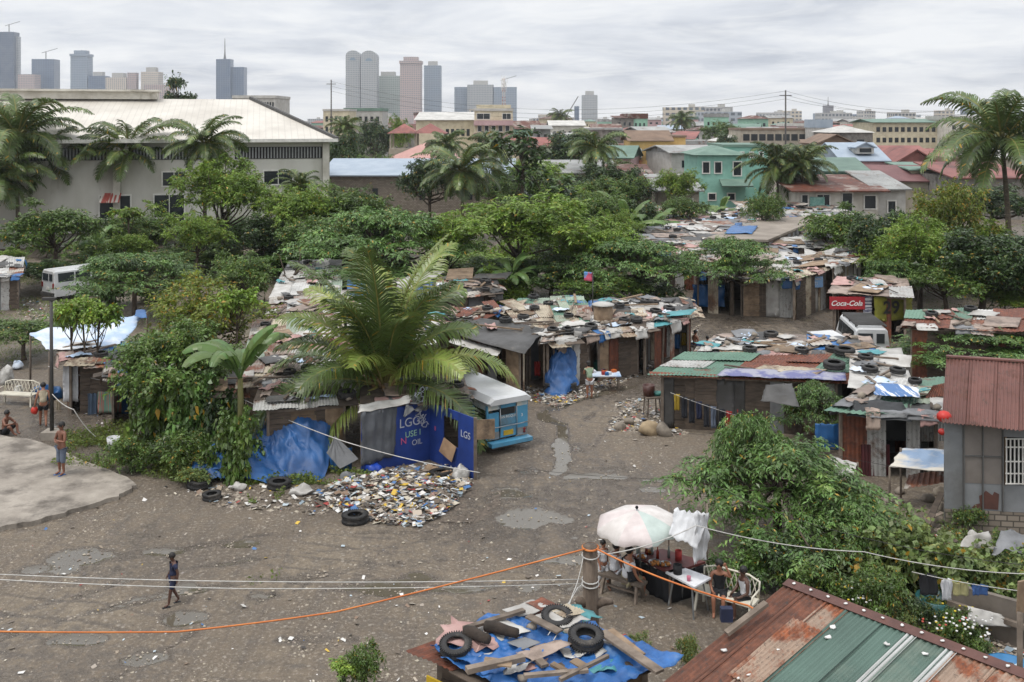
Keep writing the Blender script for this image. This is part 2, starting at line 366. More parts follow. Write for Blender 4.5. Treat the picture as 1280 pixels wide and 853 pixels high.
def tree(kind,loc,h,w,label,name='tree',cat='tree',group=None,lm=None,rz=None,var=None):
    """tree with its foot at loc, h metres tall and w metres wide"""
    global TN; TN+=1
    cm,tm=proto(kind,(TN%2) if var is None else var); t=thing(name,label,cat,loc,rr(0,6.28) if rz is None else rz,group)
    f_=RDX if kind in('broad','mid','fresh','layer','flat','olive','far') else 1.; t.scale=(w/2/RD[kind]/f_,w/2/RD[kind]/f_,h/HT[kind])
    for nm,me in (('crown',cm),('trunk',tm)):
        o=bpy.data.objects.new(nm,me); C.objects.link(o); o.parent=t
        if nm=='crown' and lm is not None:
            o.material_slots[0].link='OBJECT'; o.material_slots[0].material=lm
    return t
def frond_quads(rng,az,el,L,curve,nl=46,ll=.9,w=.05,droop=.6,base=(0,0,0)):
    base=np.array(base,float); h=np.array([math.cos(az),math.sin(az),0]); side=np.array([-math.sin(az),math.cos(az),0]); pts=[];p=base.copy();e=el
    n=24
    for i in range(n+1):
        pts.append(p.copy()); p=p+(h*math.cos(e)+np.array([0,0,math.sin(e)]))*L/n; e-=curve/n*(0.4+1.2*i/n)
    pts=np.array(pts); Q=[]
    twist=rng.normal()*.25
    for i in range(nl):
        t=.12+.88*i/(nl-1); f=t*n; a=int(min(n-1,f)); b=f-a; c=pts[a]*(1-b)+pts[a+1]*b; d=unit(pts[a+1]-pts[a])
        s0=side*math.cos(twist)+np.cross(d,side)*math.sin(twist)
        l=ll*(math.sin(math.pi*min(1,(t*.86+.12)))**.6)*rng.uniform(.85,1.1)
        for sg in (1,-1):
            v=unit(s0*sg+d*(.45+.5*t)+np.array([0,0,.25])+rng.normal(size=3)*.08); q=c.copy(); prev=None
            wd=unit(np.cross(v,np.array([0,0,1.])))*0+d
            for k,(fr,ww) in enumerate(((.45,1.),(.35,.75),(.2,.1))):
                q2=q+v*l*fr; w1=w*(1 if k==0 else (.9 if k==1 else .6)); w2=w*ww*.8
                Q.append([q-wd*w1*.5,q+wd*w1*.5,q2+wd*w2*.5,q2-wd*w2*.5]); q=q2
                v=unit(v+np.array([0,0,-droop*(.5+.6*rng.random())]))
    return np.array(Q),pts
def palm_mesh(seed,nf,L,droop=.6,ll=.8,w=.07,nl=40,zt=0.,upr=(-.5,1.25)):
    rng=np.random.default_rng(seed); out=[]; rach=MB()
    for i in range(nf):
        t=i/nf; az=i*2.399+rng.normal()*.2; el=upr[1]*(1-t)+upr[0]*t+rng.normal()*.1; l=L*(.7+.3*math.sin(math.pi*min(1,t+.25)))*rng.uniform(.9,1.1)
        q,pts=frond_quads(rng,az,el,l,1.5+.4*rng.random()-.6*t,nl,ll,w,droop,(0,0,zt)); out.append(q); rach.tube([tuple(x) for x in pts[::3]],[.05*(1-k/9.5) for k in range(len(pts[::3]))],4)
    return np.concatenate(out),rach
M_rach=mat('palm_rib','#8a8348','#6d6a38',3,.7)
PP={}
def palmproto(var):
    if var in PP: return PP[var]
    q,ra=palm_mesh(var+40,30,3.6,nl=46,ll=.8,w=.075,droop=.95)
    me=npmesh('_palm',q,L_palm); me.name='palm_leaflets'; ro=ra.build('ribs',M_rach); rm=ro.data; bpy.data.objects.remove(ro); PP[var]=(me,rm); return PP[var]
def palm(loc,h,spread,label,lean=(0,0),group=None,name='coconut_palm',var=0,r=.14):
    me,rm=palmproto(var); t=thing(name,label,'palm tree',loc,0,group); s=spread/3.0
    tr=MB(); n=9; pts=[Vector((lean[0]*(k/n)**1.6,lean[1]*(k/n)**1.6,h*k/n)) for k in range(n+1)]
    tr.tube([p-Vector((0,0,.1)) if i==0 else p for i,p in enumerate(pts)],[r*(1.5 if k==0 else 1.12-.4*k/n) for k in range(n+1)],8); tr.build('trunk',palmbark,t,world=False)
    c=bpy.data.objects.new('crown',me); C.objects.link(c); c.parent=t; c.location=pts[-1]; c.scale=(s,)*3; c.rotation_euler=(0,0,rr(0,6))
    d=bpy.data.objects.new('frond_ribs',rm); C.objects.link(d); d.parent=c
    nu=MB(); 
    for k in range(7):
        a=k*.9; nu.ball(pts[-1]+Vector((math.cos(a)*.22,math.sin(a)*.22,-.18-.06*(k%3))),.12,8,(1,1,1.15))
    nu.build('coconuts',mat('coconut','#5f6a2c','#7a6b35',3,.6),t,world=False)
    return t
def banana_leaf(mb,base,az,el,L,w,curve,rn,tear=.25):
    h=Vector((math.cos(az),math.sin(az),0)); side=Vector((-math.sin(az),math.cos(az),0)); n=16; p=Vector(base); e=el; c=[];ds=[]
    for i in range(n+1):
        c.append(p.copy()); d=h*math.cos(e)+Vector((0,0,math.sin(e))); ds.append(d); p=p+d*L/n; e-=curve/n*(.3+1.4*i/n)
    mb.tube(c,[.03*(1-.8*i/n) for i in range(n+1)],4)
    for sg in (1,-1):
        i=3
        while i<n:
            st=rn.choice((1,2,3)); j=min(n,i+st); a=rn.uniform(.25,.7); gap=.0 if rn.random()>tear else rn.uniform(.05,.2)
            vs=[]; 
            for k in range(i,j+1):
                t=(k-3)/(n-3); ww=w*.5*(math.sin(math.pi*min(.97,max(.07,t*.9+.07)))**.55); up=side.cross(ds[k])*-1
                nrm=ds[k].cross(side).normalized()
                if nrm.z<0: nrm=-nrm
                o=(side*sg*math.cos(a)-nrm*math.sin(a)*.9); pk=c[k]+(ds[k]*gap*L/n if k==j else Vector((0,0,0)))*-1
                vs+= [c[k],c[k]+side*sg*ww*.5+nrm*.03,pk+o*ww]
            m=j-i; fs=[]
            for k in range(m):
                for b in range(2): fs.append((k*3+b,k*3+b+1,k*3+4+b,k*3+3+b))
            sm=mb.smooth; mb.smooth=True; mb.add(vs,fs); mb.smooth=sm; i=j
def banana(loc,h,L,label,nl=9,seed=0,group=None,name='banana_plant'):
    rn=random.Random(seed); t=thing(name,label,'banana plant',loc,0,group)
    s=MB(); s.tube([(0,0,-.05),(.03,0,h*.5),(0,.02,h)],[.13,.1,.07],8); s.build('stem',mat('banana_stem','#7a7a45','#5a5232',4,.7,st=(1,1,.3)),t,world=False)
    for i in range(nl):
        b=MB(); banana_leaf(b,(0,0,h*.97),i*2.4+rn.uniform(-.3,.3),rn.uniform(.35,1.35),L*rn.uniform(.75,1.1),L*.27,rn.uniform(1.2,2.4),rn); b.build('leaf',L_ban,t,world=False)
    return t
BANPROTO={}
def banana_copy(loc,s,label,group,k):
    if k not in BANPROTO: BANPROTO[k]=banana(loc,1.8,2.3,label,10,k+3,group); BANPROTO[k].scale=(s,)*3; return BANPROTO[k]
    return copytree(BANPROTO[k],loc,(0,0,rr(0,6)),s,label,group)
def grasspatch(name,rects,n,label,h=.3,m=None,leafy=.35):
    """ground cover: blades and small leaves over world-space ellipses (cx,cy,rx,ry)"""
    rng=NR; tot=sum(a[2]*a[3] for a in rects); Q=[]
    for cx,cy,rx,ry in rects:
        k=int(n*rx*ry/tot); a=rng.uniform(0,6.283,k); rad=np.sqrt(rng.random(k))*(1+.15*np.sin(a*5+cx)); p=np.stack([cx+np.cos(a)*rad*rx,cy+np.sin(a)*rad*ry,np.zeros(k)],1)
        nz=np.array([noise.noise(Vector((x[0]*.9,x[1]*.9,0))) for x in p]); p=p[nz>-.18]; k=len(p)
        d=rng.normal(size=(k,3))*.45; d[:,2]=1; lf=rng.random(k)<leafy; d[lf,2]=.25; p[lf,2]+=rng.random(lf.sum())*h*.8
        L=h*rng.uniform(.4,1.1,k); L[lf]=rng.uniform(.07,.16,lf.sum()); wd=np.full(k,.018); wd[lf]=L[lf]*.5
        Q.append(leafquads(p,d,rng.normal(size=(k,3))+np.array([0,0,.3]),L,wd,.3))
    o=npmesh(name,np.concatenate(Q),m or L_grass); return tag(o,label,'grass',kind='stuff')
# ---------------------------------------------------------------- camera, world, sun
sc=bpy.context.scene
cam=bpy.data.cameras.new('camera'); co=bpy.data.objects.new('camera',cam); C.objects.link(co); sc.camera=co
co.location=(0,0,H); co.rotation_euler=(math.radians(90),0,0); cam.sensor_width=36; cam.lens=36*F/1280; cam.shift_y=-(426.5-HY)/1280; cam.clip_end=20000; cam.clip_start=.3
w=bpy.data.worlds.new('World'); sc.world=w; w.use_nodes=True; nt=w.node_tree; nt.nodes.clear()
out=nt.nodes.new('ShaderNodeOutputWorld'); bg=nt.nodes.new('ShaderNodeBackground'); bg.inputs[1].default_value=.1
sk=nt.nodes.new('ShaderNodeTexSky'); sk.sky_type='NISHITA'; sk.sun_disc=False; SE,SR=math.radians(58),math.radians(-35)
sk.sun_elevation=SE; sk.sun_rotation=SR; sk.dust_density=3
tc=nt.nodes.new('ShaderNodeTexCoord'); sx=nt.nodes.new('ShaderNodeSeparateXYZ'); nt.links.new(tc.outputs['Generated'],sx.inputs[0])
ad=nt.nodes.new('ShaderNodeMath'); ad.operation='ADD'; ad.inputs[1].default_value=.10
mx=nt.nodes.new('ShaderNodeMath'); mx.operation='MAXIMUM'; mx.inputs[1].default_value=0; nt.links.new(sx.outputs[2],mx.inputs[0]); nt.links.new(mx.outputs[0],ad.inputs[0])
dv=[]
for k in (0,1):
    d=nt.nodes.new('ShaderNodeMath'); d.operation='DIVIDE'; nt.links.new(sx.outputs[k],d.inputs[0]); nt.links.new(ad.outputs[0],d.inputs[1]); dv.append(d)
cx=nt.nodes.new('ShaderNodeCombineXYZ'); nt.links.new(dv[0].outputs[0],cx.inputs[0]); nt.links.new(dv[1].outputs[0],cx.inputs[1])
n1=noi(nt,cx.outputs[0],.62,9,.6,.35); n2=noi(nt,cx.outputs[0],1.7,7,.62,.7)
K=10.2
def g(r,gg,b): return (r*K,gg*K,b*K,1)
c1=ramp(nt,n1,[(.36,(.44,.47,.53)),(.5,(.66,.68,.72)),(.62,(.84,.845,.85))])
c2=mix(nt,ramp(nt,n2,[(.46,(0,0,0)),(.68,(.6,.6,.6))]),c1,(.90,.895,.88,1))
hz=ramp(nt,sx.outputs[2],[(0.0,(1,1,1)),(.045,(0,0,0))])
c3=mix(nt,hz,c2,(.80,.80,.795,1))
hz2=nt.nodes.new('ShaderNodeMath'); hz2.operation='MULTIPLY'; hz2.inputs[1].default_value=.8
sclr=nt.nodes.new('ShaderNodeVectorMath'); sclr.operation='SCALE'; sclr.inputs['Scale'].default_value=K*1.0; nt.links.new(c3,sclr.inputs[0])
zf=ramp(nt,sx.outputs[2],[(.12,(.0,.0,.0)),(.7,(1,1,1))]); zs=nt.nodes.new('ShaderNodeVectorMath'); zs.operation='SCALE'; zs.inputs['Scale'].default_value=1.75; nt.links.new(sclr.outputs[0],zs.inputs[0])
fin=mix(nt,.93,sk.outputs[0],mix(nt,zf,sclr.outputs[0],zs.outputs[0])); nt.links.new(fin,bg.inputs[0]); nt.links.new(bg.outputs[0],out.inputs[0])
# fix horizon factor (blend only partly)
for l in list(nt.links):
    if l.to_node.type=='MIX' and l.from_socket==hz: 
        nt.links.new(hz,hz2.inputs[0]); nt.links.new(hz2.outputs[0],l.to_socket)
sun=bpy.data.lights.new('sun','SUN'); sun.energy=1.5; sun.angle=math.radians(11); sun.color=(1,.96,.9)
so=bpy.data.objects.new('sun',sun); C.objects.link(so)
# sun stands behind the camera's left shoulder, high
sd=Vector((-.42,-.35,1.3)).normalized(); so.rotation_euler=sd.to_track_quat('Z','Y').to_euler()
sk.sun_elevation=math.asin(sd.z); sk.sun_rotation=math.atan2(sd.x,sd.y)
vs=sc.view_settings; vs.view_transform='Standard'; vs.look='None'; vs.exposure=0; vs.gamma=1; vs.use_curve_mapping=False
sc.cycles.max_bounces=6; sc.cycles.transparent_max_bounces=8; sc.cycles.diffuse_bounces=3; sc.cycles.volume_bounces=0
# ---------------------------------------------------------------- ground
m=bpy.data.materials.new('mud'); nt,p,o=nodes(m)
gp=nt.nodes.new('ShaderNodeNewGeometry').outputs['Position']
def stretch(v,s,rz):
    mp=nt.nodes.new('ShaderNodeMapping'); mp.inputs['Rotation'].default_value=(0,0,rz); mp.inputs['Scale'].default_value=s; nt.links.new(v,mp.inputs[0]); return mp.outputs[0]
a=noi(nt,gp,.16,8,.62,.4); b=noi(nt,gp,2.4,8,.72); c_=noi(nt,gp,11,5,.75); tr=noi(nt,stretch(gp,(2.2,.13,1),-.35),1.,6,.65,.6); tr2=noi(nt,stretch(gp,(2.6,.16,1),1.05),1.,6,.65,.8)
col=ramp(nt,a,[(.32,srgb('#5b5043')),(.5,srgb('#776a5a')),(.68,srgb('#918471'))])
col=mix(nt,ramp(nt,b,[(.35,(0,0,0)),(.62,(.75,.75,.75))]),col,srgb('#635a4f'))
col=mix(nt,ramp(nt,b,[(.55,(0,0,0)),(.72,(.6,.6,.6))]),col,srgb('#8d8375'))
col=mix(nt,ramp(nt,tr,[(.34,(.45,.45,.45)),(.47,(0,0,0))]),col,srgb('#544c46'))
col=mix(nt,ramp(nt,tr2,[(.35,(.4,.4,.4)),(.45,(0,0,0))]),col,srgb('#544c46'))
wv=nt.nodes.new('ShaderNodeTexWave'); wv.wave_type='RINGS'; wv.inputs['Scale'].default_value=.9; wv.inputs['Distortion'].default_value=5; wv.inputs['Detail'].default_value=4; wv.inputs['Detail Scale'].default_value=.6
nt.links.new(stretch(gp,(.5,.5,1),.2),wv.inputs[0])
wm=nt.nodes.new('ShaderNodeMath'); wm.operation='MULTIPLY'; nt.links.new(ramp(nt,wv.outputs[1],[(.0,(.6,.6,.6)),(.14,(0,0,0))]),wm.inputs[0]); nt.links.new(ramp(nt,a,[(.5,(0,0,0)),(.6,(1,1,1))]),wm.inputs[1])
col=mix(nt,wm.outputs[0],col,srgb('#4f4944'))
col=mix(nt,ramp(nt,c_,[(.53,(0,0,0)),(.66,(.9,.9,.9))]),col,srgb('#9a9083'))
col=mix(nt,ramp(nt,c_,[(.30,(.8,.8,.8)),(.42,(0,0,0))]),col,srgb('#3e3934'))
vo=nt.nodes.new('ShaderNodeTexVoronoi'); vo.inputs['Scale'].default_value=3.2; vo.inputs['Randomness'].default_value=1; nt.links.new(gp,vo.inputs[0])
col=mix(nt,ramp(nt,vo.outputs['Distance'],[(.10,(.75,.75,.75)),(.16,(0,0,0))]),col,srgb('#9c9387'))
wa=nt.nodes.new('ShaderNodeAttribute'); wa.attribute_name='wet'
def mth(op,x,y):
    n=nt.nodes.new('ShaderNodeMath'); n.operation=op
    for i,q in enumerate((x,y)):
        if isinstance(q,(int,float)): n.inputs[i].default_value=q
        else: nt.links.new(q,n.inputs[i])
    return n.outputs[0]
wf=mth('ADD',wa.outputs['Fac'],mth('MULTIPLY',mth('SUBTRACT',b,.5),.9))
damp=ramp(nt,wf,[(.22,(0,0,0)),(.42,(1,1,1))]); water=ramp(nt,wf,[(.50,(0,0,0)),(.55,(1,1,1))])
col=mix(nt,mth('MULTIPLY',damp,.7),col,srgb('#554d45')); col=mix(nt,water,col,srgb('#575146'))
setc(nt,p,col)
rg=mix(nt,damp,ramp(nt,a,[(.38,(.62,.62,.62)),(.55,(.9,.9,.9))]),(.22,.22,.22,1)); nt.links.new(mix(nt,water,rg,(.05,.05,.05,1)),p.inputs['Roughness'])
h2=mth('ADD',mth('ADD',b,mth('MULTIPLY',tr,.5)),c_); bu=nt.nodes.new('ShaderNodeBump'); bu.inputs['Distance'].default_value=.09; nt.links.new(h2,bu.inputs['Height']); nt.links.new(mth('MULTIPLY',mth('SUBTRACT',1.,water),.9),bu.inputs['Strength']); nt.links.new(bu.outputs[0],p.inputs['Normal'])
mud=m
GX0,GX1,GY0,GY1,ST=-23.,17.,18.,63.,.125
gx=np.arange(GX0,GX1+1e-6,ST); gy=np.arange(GY0,GY1+1e-6,ST); XX,YY=np.meshgrid(gx,gy); WET=np.zeros_like(XX); HZ=np.zeros_like(XX)
def lat(sc_,seed):
    """smooth value noise on the grid"""
    r=np.random.default_rng(seed); nx_=int((GX1-GX0)/sc_)+3; ny_=int((GY1-GY0)/sc_)+3; g_=r.random((ny_,nx_)); fx=(XX-GX0)/sc_; fy=(YY-GY0)/sc_; ix=fx.astype(int); iy=fy.astype(int); u=fx-ix; v=fy-iy; u=u*u*(3-2*u); v=v*v*(3-2*v)
    return (g_[iy,ix]*(1-u)+g_[iy,ix+1]*u)*(1-v)+(g_[iy+1,ix]*(1-u)+g_[iy+1,ix+1]*u)*v
N1=lat(2.4,1);N2=lat(1.,2);N3=lat(.45,3);N4=lat(.2,4)
for i,(x,y,rx,ry) in enumerate([(97,697,42,12),(62,714,46,8),(205,690,24,3.5),(232,738,28,7),(225,772,28,10),(640,618,26,8),(655,648,50,12),(182,823,30,9),(468,735,64,11),(520,722,34,9),(700,650,26,7),(300,680,22,4),(860,600,70,4.5),(585,665,20,4),(575,735,44,7),(660,590,20,5),(690,735,46,10),(748,596,60,3.5),(820,612,20,4),(330,745,26,5),(1010,400,16,2.2),(940,404,22,2.5),(700,700,40,6),(560,700,40,5),(600,780,40,7),(400,800,46,8),(100,800,30,7),(720,560,14,8),(900,430,40,3)]):
    c=U(x,y); ex=rx*c.y/F; ey=(U(x,y-ry).y-U(x,y+ry).y)/2; d=((XX-c.x)/ex)**2+((YY-c.y)/ey)**2; WET=np.maximum(WET,np.clip(.80-.42*d+.75*(N1-.5)+.7*(N2-.5)+.35*(N3-.5),0,.8))
def line_d(pts):
    P=[U(*q) for q in pts]; D=np.full_like(XX,99.)
    for a_,b_ in zip(P[:-1],P[1:]):
        dx,dy=b_.x-a_.x,b_.y-a_.y; L2=dx*dx+dy*dy; t_=np.clip(((XX-a_.x)*dx+(YY-a_.y)*dy)/L2,0,1); D=np.minimum(D,np.hypot(XX-a_.x-t_*dx,YY-a_.y-t_*dy))
    return D+ (N2-.5)*.25+(N3-.5)*.15
D=line_d([(786,484),(750,492),(722,500),(676,516),(684,524),(704,530),(703,545),(699,560),(704,572),(697,590)]); WET=np.maximum(WET,np.clip(.95-(D/.2)**2*.35,0,.85)); HZ-=.03*np.exp(-(D/.25)**2)
RUT=[[(-20,775),(200,715),(400,690),(560,672),(650,610),(700,555),(760,500),(860,440)],[(-20,800),(220,740),(430,712),(600,690),(690,620),(735,560),(800,500),(880,450)],[(640,860),(655,740),(675,650),(720,570)],[(705,860),(710,740),(722,655),(762,575)],[(120,860),(300,760),(470,690),(600,640),(680,560)],[(900,560),(800,585),(700,600),(600,640),(420,720)],[(150,700),(330,668),(520,665),(640,690),(720,740)]]
for k,r_ in enumerate(RUT):
    D=line_d(r_); n_=(.4+.9*N1); HZ+= -.035*np.exp(-(D/.16)**2)*n_+.018*np.exp(-((np.abs(D)-.34)/.12)**2)*n_; WET=np.maximum(WET,np.clip((.46*np.exp(-(D/.2)**2))*n_,0,.6))
HZ+=(.035*(N1-.5)+.03*(N2-.5)+.016*(N3-.5)+.012*(N4-.5)); HZ=np.where(WET>.5,-.022,HZ*(1-.4*np.clip(WET,0,1)))
WET=np.maximum(WET,np.clip(.85*(lat(6.,7)*.6+lat(2.2,8)*.4)-.12,0,.46))
ed=np.minimum(np.minimum(XX-GX0,GX1-XX),np.minimum(YY-GY0,GY1-YY)); HZ*=np.clip(ed/1.5,0,1)
nyy,nxx=XX.shape; V_=np.stack([XX,YY,HZ],2).reshape(-1,3); idx=np.arange(nyy*nxx).reshape(nyy,nxx); Q_=np.stack([idx[:-1,:-1],idx[:-1,1:],idx[1:,1:],idx[1:,:-1]],2).reshape(-1,4)
ov_=[(-4500,-60),(4500,-60),(4500,9000),(-4500,9000)]; cc_=[idx[0,0],idx[0,-1],idx[-1,-1],idx[-1,0]]; nb=len(V_); V_=np.concatenate([V_,np.array([(x,y,0.) for x,y in ov_])]); Q_=np.concatenate([Q_,np.array([(nb+i,nb+(i+1)%4,cc_[(i+1)%4],cc_[i]) for i in range(4)])])
me=bpy.data.meshes.new('ground'); me.vertices.add(len(V_)); me.vertices.foreach_set('co',V_.astype(np.float32).reshape(-1)); me.loops.add(len(Q_)*4); me.loops.foreach_set('vertex_index',Q_.astype(np.int32).reshape(-1)); me.polygons.add(len(Q_)); me.polygons.foreach_set('loop_start',np.arange(0,len(Q_)*4,4,dtype=np.int32)); me.polygons.foreach_set('loop_total',np.full(len(Q_),4,dtype=np.int32)); me.polygons.foreach_set('use_smooth',np.ones(len(Q_),dtype=bool)); me.materials.append(mud); me.update(calc_edges=True)
at=me.attributes.new('wet','FLOAT','POINT'); at.data.foreach_set('value',np.concatenate([WET.reshape(-1),np.zeros(4)]).astype(np.float32))
gro=bpy.data.objects.new('ground',me); C.objects.link(gro); tag(gro,'muddy ground with ruts, puddles and wet patches',kind='structure')
conc=mat('old_concrete','#9a9287','#7d756b',1.3,.8,.5,dirt='#5d564e',dlo=.48,bscale=14)
pts=[(-160,535),(-20,540),(50,552),(92,570),(128,584),(160,597),(169,606),(158,614),(143,622),(108,632),(80,640),(40,651),(0,659),(-60,668),(-150,690)]
P_=[]
for i in range(len(pts)-1):
    for k in range(4):
        x=lerp(pts[i][0],pts[i+1][0],k/4);y=lerp(pts[i][1],pts[i+1][1],k/4); P_.append(U(x+(rr(-2,2)),y+rr(-1.2,1.2),.13))
mb=MB(); mb.poly(P_,.2); tag(mb.build('concrete_slab',conc),'broken edged grey concrete slab on the mud',kind='structure')
# ---------------------------------------------------------------- litter, pebbles
lit=bpy.data.materials.new('litter_bits'); nt,p,o=nodes(lit); gi=nt.nodes.new('ShaderNodeNewGeometry'); 
r_=nt.nodes.new('ShaderNodeValToRGB'); r_.color_ramp.interpolation='CONSTANT'; e=r_.color_ramp.elements
cs=['#b9b6b0','#8b7d6c','#c8c5c0','#5e5347','#a39a8c','#456a98','#b7af9e','#7a6554','#cfccc6','#9a4540','#3a3632','#c0a040','#a7b3b9','#6d6459','#78706a','#4a433c','#948a7e','#cdc9c4','#645a50','#a89c8c','#57504a','#d4d2ce','#7b8890','#85796c']
while len(e)<len(cs): e.new(.5)
for i,c in enumerate(cs): e[i].position=i/len(cs); e[i].color=srgb(c)
nt.links.new(gi.outputs['Random Per Island'],r_.inputs[0]); nt.links.new(r_.outputs[0],p.inputs['Base Color']); p.inputs['Roughness'].default_value=.6
peb=bpy.data.materials.new('pebbles'); nt,p,o=nodes(peb); setc(nt,p,island_var(nt,srgb('#8a8074'),.4,hue=.02)); p.inputs['Roughness'].default_value=.85
def inpoly(p,poly):
    c=False;n=len(poly)
    for i in range(n):
        a,b=poly[i],poly[(i+1)%n]
        if (a[1]>p[1])!=(b[1]>p[1]) and p[0]<(b[0]-a[0])*(p[1]-a[1])/(b[1]-a[1])+a[0]: c=not c
    return c
def scatter_px(n,poly,ex=1.0,dens=None):
    xs=[q[0] for q in poly];ys=[q[1] for q in poly];o=[]
    while len(o)<n:
        x,y=rr(min(xs),max(xs)),rr(min(ys),max(ys))
        if not inpoly((x,y),poly): continue
        if dens and R.random()>dens(x,y): continue
        o.append(U(x,y))
    return np.array([tuple(q) for q in o])
def chips(name,m,P,smin,smax,label,cat=None,hmax=0.,el=.6,kind='stuff'):
    n=len(P); s=smin+(smax-smin)*NR.random(n)**3; Q=[]
    a=NR.uniform(0,6.283,n); u=np.stack([np.cos(a),np.sin(a),NR.normal(size=n)*.25],1); v=np.stack([-np.sin(a),np.cos(a),NR.normal(size=n)*.25],1)*NR.uniform(.4,1,(n,1)); P=P.copy(); P[:,2]+=s*.22+NR.random(n)*hmax
    c=P; k=s[:,None]*.5; j=lambda: 1+.5*NR.normal(size=(n,1))*.4
    Q=np.stack([c-u*k*j()-v*k*j(),c+u*k*j()-v*k*j(),c+u*k*j()+v*k*j(),c-u*k*j()+v*k*j()],1)
    return tag(npmesh(name,Q,m),label,cat,kind=kind)
def stones_np(name,m,P,smin,smax,label):
    n=len(P); s=smin+(smax-smin)*NR.random(n)**4; o=np.array([[1,0,0],[0,1,0],[-1,0,0],[0,-1,0],[0,0,.45]]); V=P[:,None,:]+o[None]*(s[:,None,None]*.5)*NR.uniform(.6,1.3,(n,5,1)); a=NR.uniform(0,6.28,n)
    V[:,:4,2]=P[:,None,2]-.01; F_=[(0,1,4),(1,2,4),(2,3,4),(3,0,4)]; vs=V.reshape(-1,3); fs=[]
    me=bpy.data.meshes.new(name); idx=(np.arange(n)[:,None,None]*5+np.array(F_)[None]).reshape(-1)
    me.vertices.add(n*5); me.vertices.foreach_set('co',vs.astype(np.float32).reshape(-1)); me.loops.add(len(idx)); me.loops.foreach_set('vertex_index',idx.astype(np.int32)); nf=n*4; me.polygons.add(nf)
    me.polygons.foreach_set('loop_start',np.arange(0,nf*3,3,dtype=np.int32)); me.polygons.foreach_set('loop_total',np.full(nf,3,dtype=np.int32)); me.materials.append(m); me.update(calc_edges=True)
    ob=bpy.data.objects.new(name,me); C.objects.link(ob); return tag(ob,label,kind='stuff')
yard=[(0,560),(230,600),(450,650),(600,600),(640,560),(680,500),(780,480),(840,440),(880,400),(1030,380),(1030,410),(870,440),(830,540),(840,600),(880,740),(900,853),(0,853)]
dn=lambda x,y:.35+.65*max(0,noise.noise(Vector((x*.012,y*.02,4)))+.5)
stones_np('pebbles',peb,scatter_px(12000,yard,dens=dn),.015,.10,'small grey stones strewn over the mud')
chips('litter',lit,scatter_px(650,yard,dens=dn),.02,.13,'scraps of litter strewn over the mud')
pile=[(395,622),(425,608),(448,596),(475,590),(540,582),(598,590),(592,606),(562,638),(525,660),(470,655),(415,636)]
P1=scatter_px(9000,pile,dens=lambda x,y:max(.08,1-abs((x-490)/120)**2-abs((y-622)/42)**2)); 
d=np.exp(-((P1[:,0]-U(500,620).x)/1.6)**2-((P1[:,1]-U(500,620).y)/1.1)**2); P1[:,2]+=d*.25*NR.random(len(P1))
chips('litter',lit,P1,.03,.2,'dense mixed plastic and paper litter in the heap by the graffiti shed',hmax=.06)
for poly,n,l in (([(230,612),(330,600),(440,620),(400,645),(260,632)],300,'litter along the weeds below the blue tent'),([(330,520),(110,500),(60,480),(150,560),(240,600)],500,'litter in the weeds at the left'),([(640,480),(700,490),(860,440),(880,400),(800,470),(700,510),(655,500)],1500,'litter and rubble along the central shacks'),([(770,500),(850,500),(860,545),(760,540)],800,'rubble beside the laundry shack'),([(0,370),(60,375),(110,400),(30,400)],500,'litter behind the white van'),([(1040,640),(1180,660),(1280,700),(1280,853),(1150,760),(1050,700)],1500,'litter under the vines')):
    chips('litter',lit,scatter_px(n,poly),.03,.18,l,hmax=.03)
    stones_np('rubble',peb,scatter_px(n*2,poly),.04,.2,l.replace('litter','stones'))
mb=MB(); hp=[]
nx,ny=44,30; c0=U(490,618)
for j in range(ny+1):
    for i in range(nx+1):
        x=-3.2+6.4*i/nx; y=-2.0+4*j/ny; e_=math.exp(-(x/1.9)**2-(y/1.1)**2); z=.27*e_*(.75+.6*noise.noise(Vector((x*2.3,y*2.3,1))))-.03+.05*noise.noise(Vector((x*7,y*7,2))); hp.append((c0.x+x,c0.y+y,z))
mb.add(hp,[(j*(nx+1)+i,j*(nx+1)+i+1,(j+1)*(nx+1)+i+1,(j+1)*(nx+1)+i) for j in range(ny) for i in range(nx)]); tag(mb.build('rubbish_heap',mat('heap_soil','#6a5f54','#3f3831',9,.9,.8)),'low mound of dark compacted rubbish under the litter','rubbish heap',kind='stuff')
P1=scatter_px(4200,pile,dens=lambda x,y:max(.05,1-abs((x-490)/110)**2-abs((y-620)/38)**2)); dx=P1[:,0]-c0.x; dy=P1[:,1]-c0.y; P1[:,2]+=.27*np.exp(-(dx/1.9)**2-(dy/1.1)**2)*.95
chips('litter',lit,P1,.05,.24,'crumpled wrappers and cartons on top of the rubbish heap',hmax=.1)

P1=scatter_px(2500,pile,dens=lambda x,y:max(.05,1-abs((x-490)/110)**2-abs((y-620)/38)**2)); dx=P1[:,0]-c0.x; dy=P1[:,1]-c0.y; P1[:,2]+=.27*np.exp(-(dx/1.9)**2-(dy/1.1)**2)*.95
o=stones_np('rubbish_lumps',lit,P1,.08,.36,'lumpy bags and crushed packets in the rubbish heap')
sc.view_settings.exposure=.35
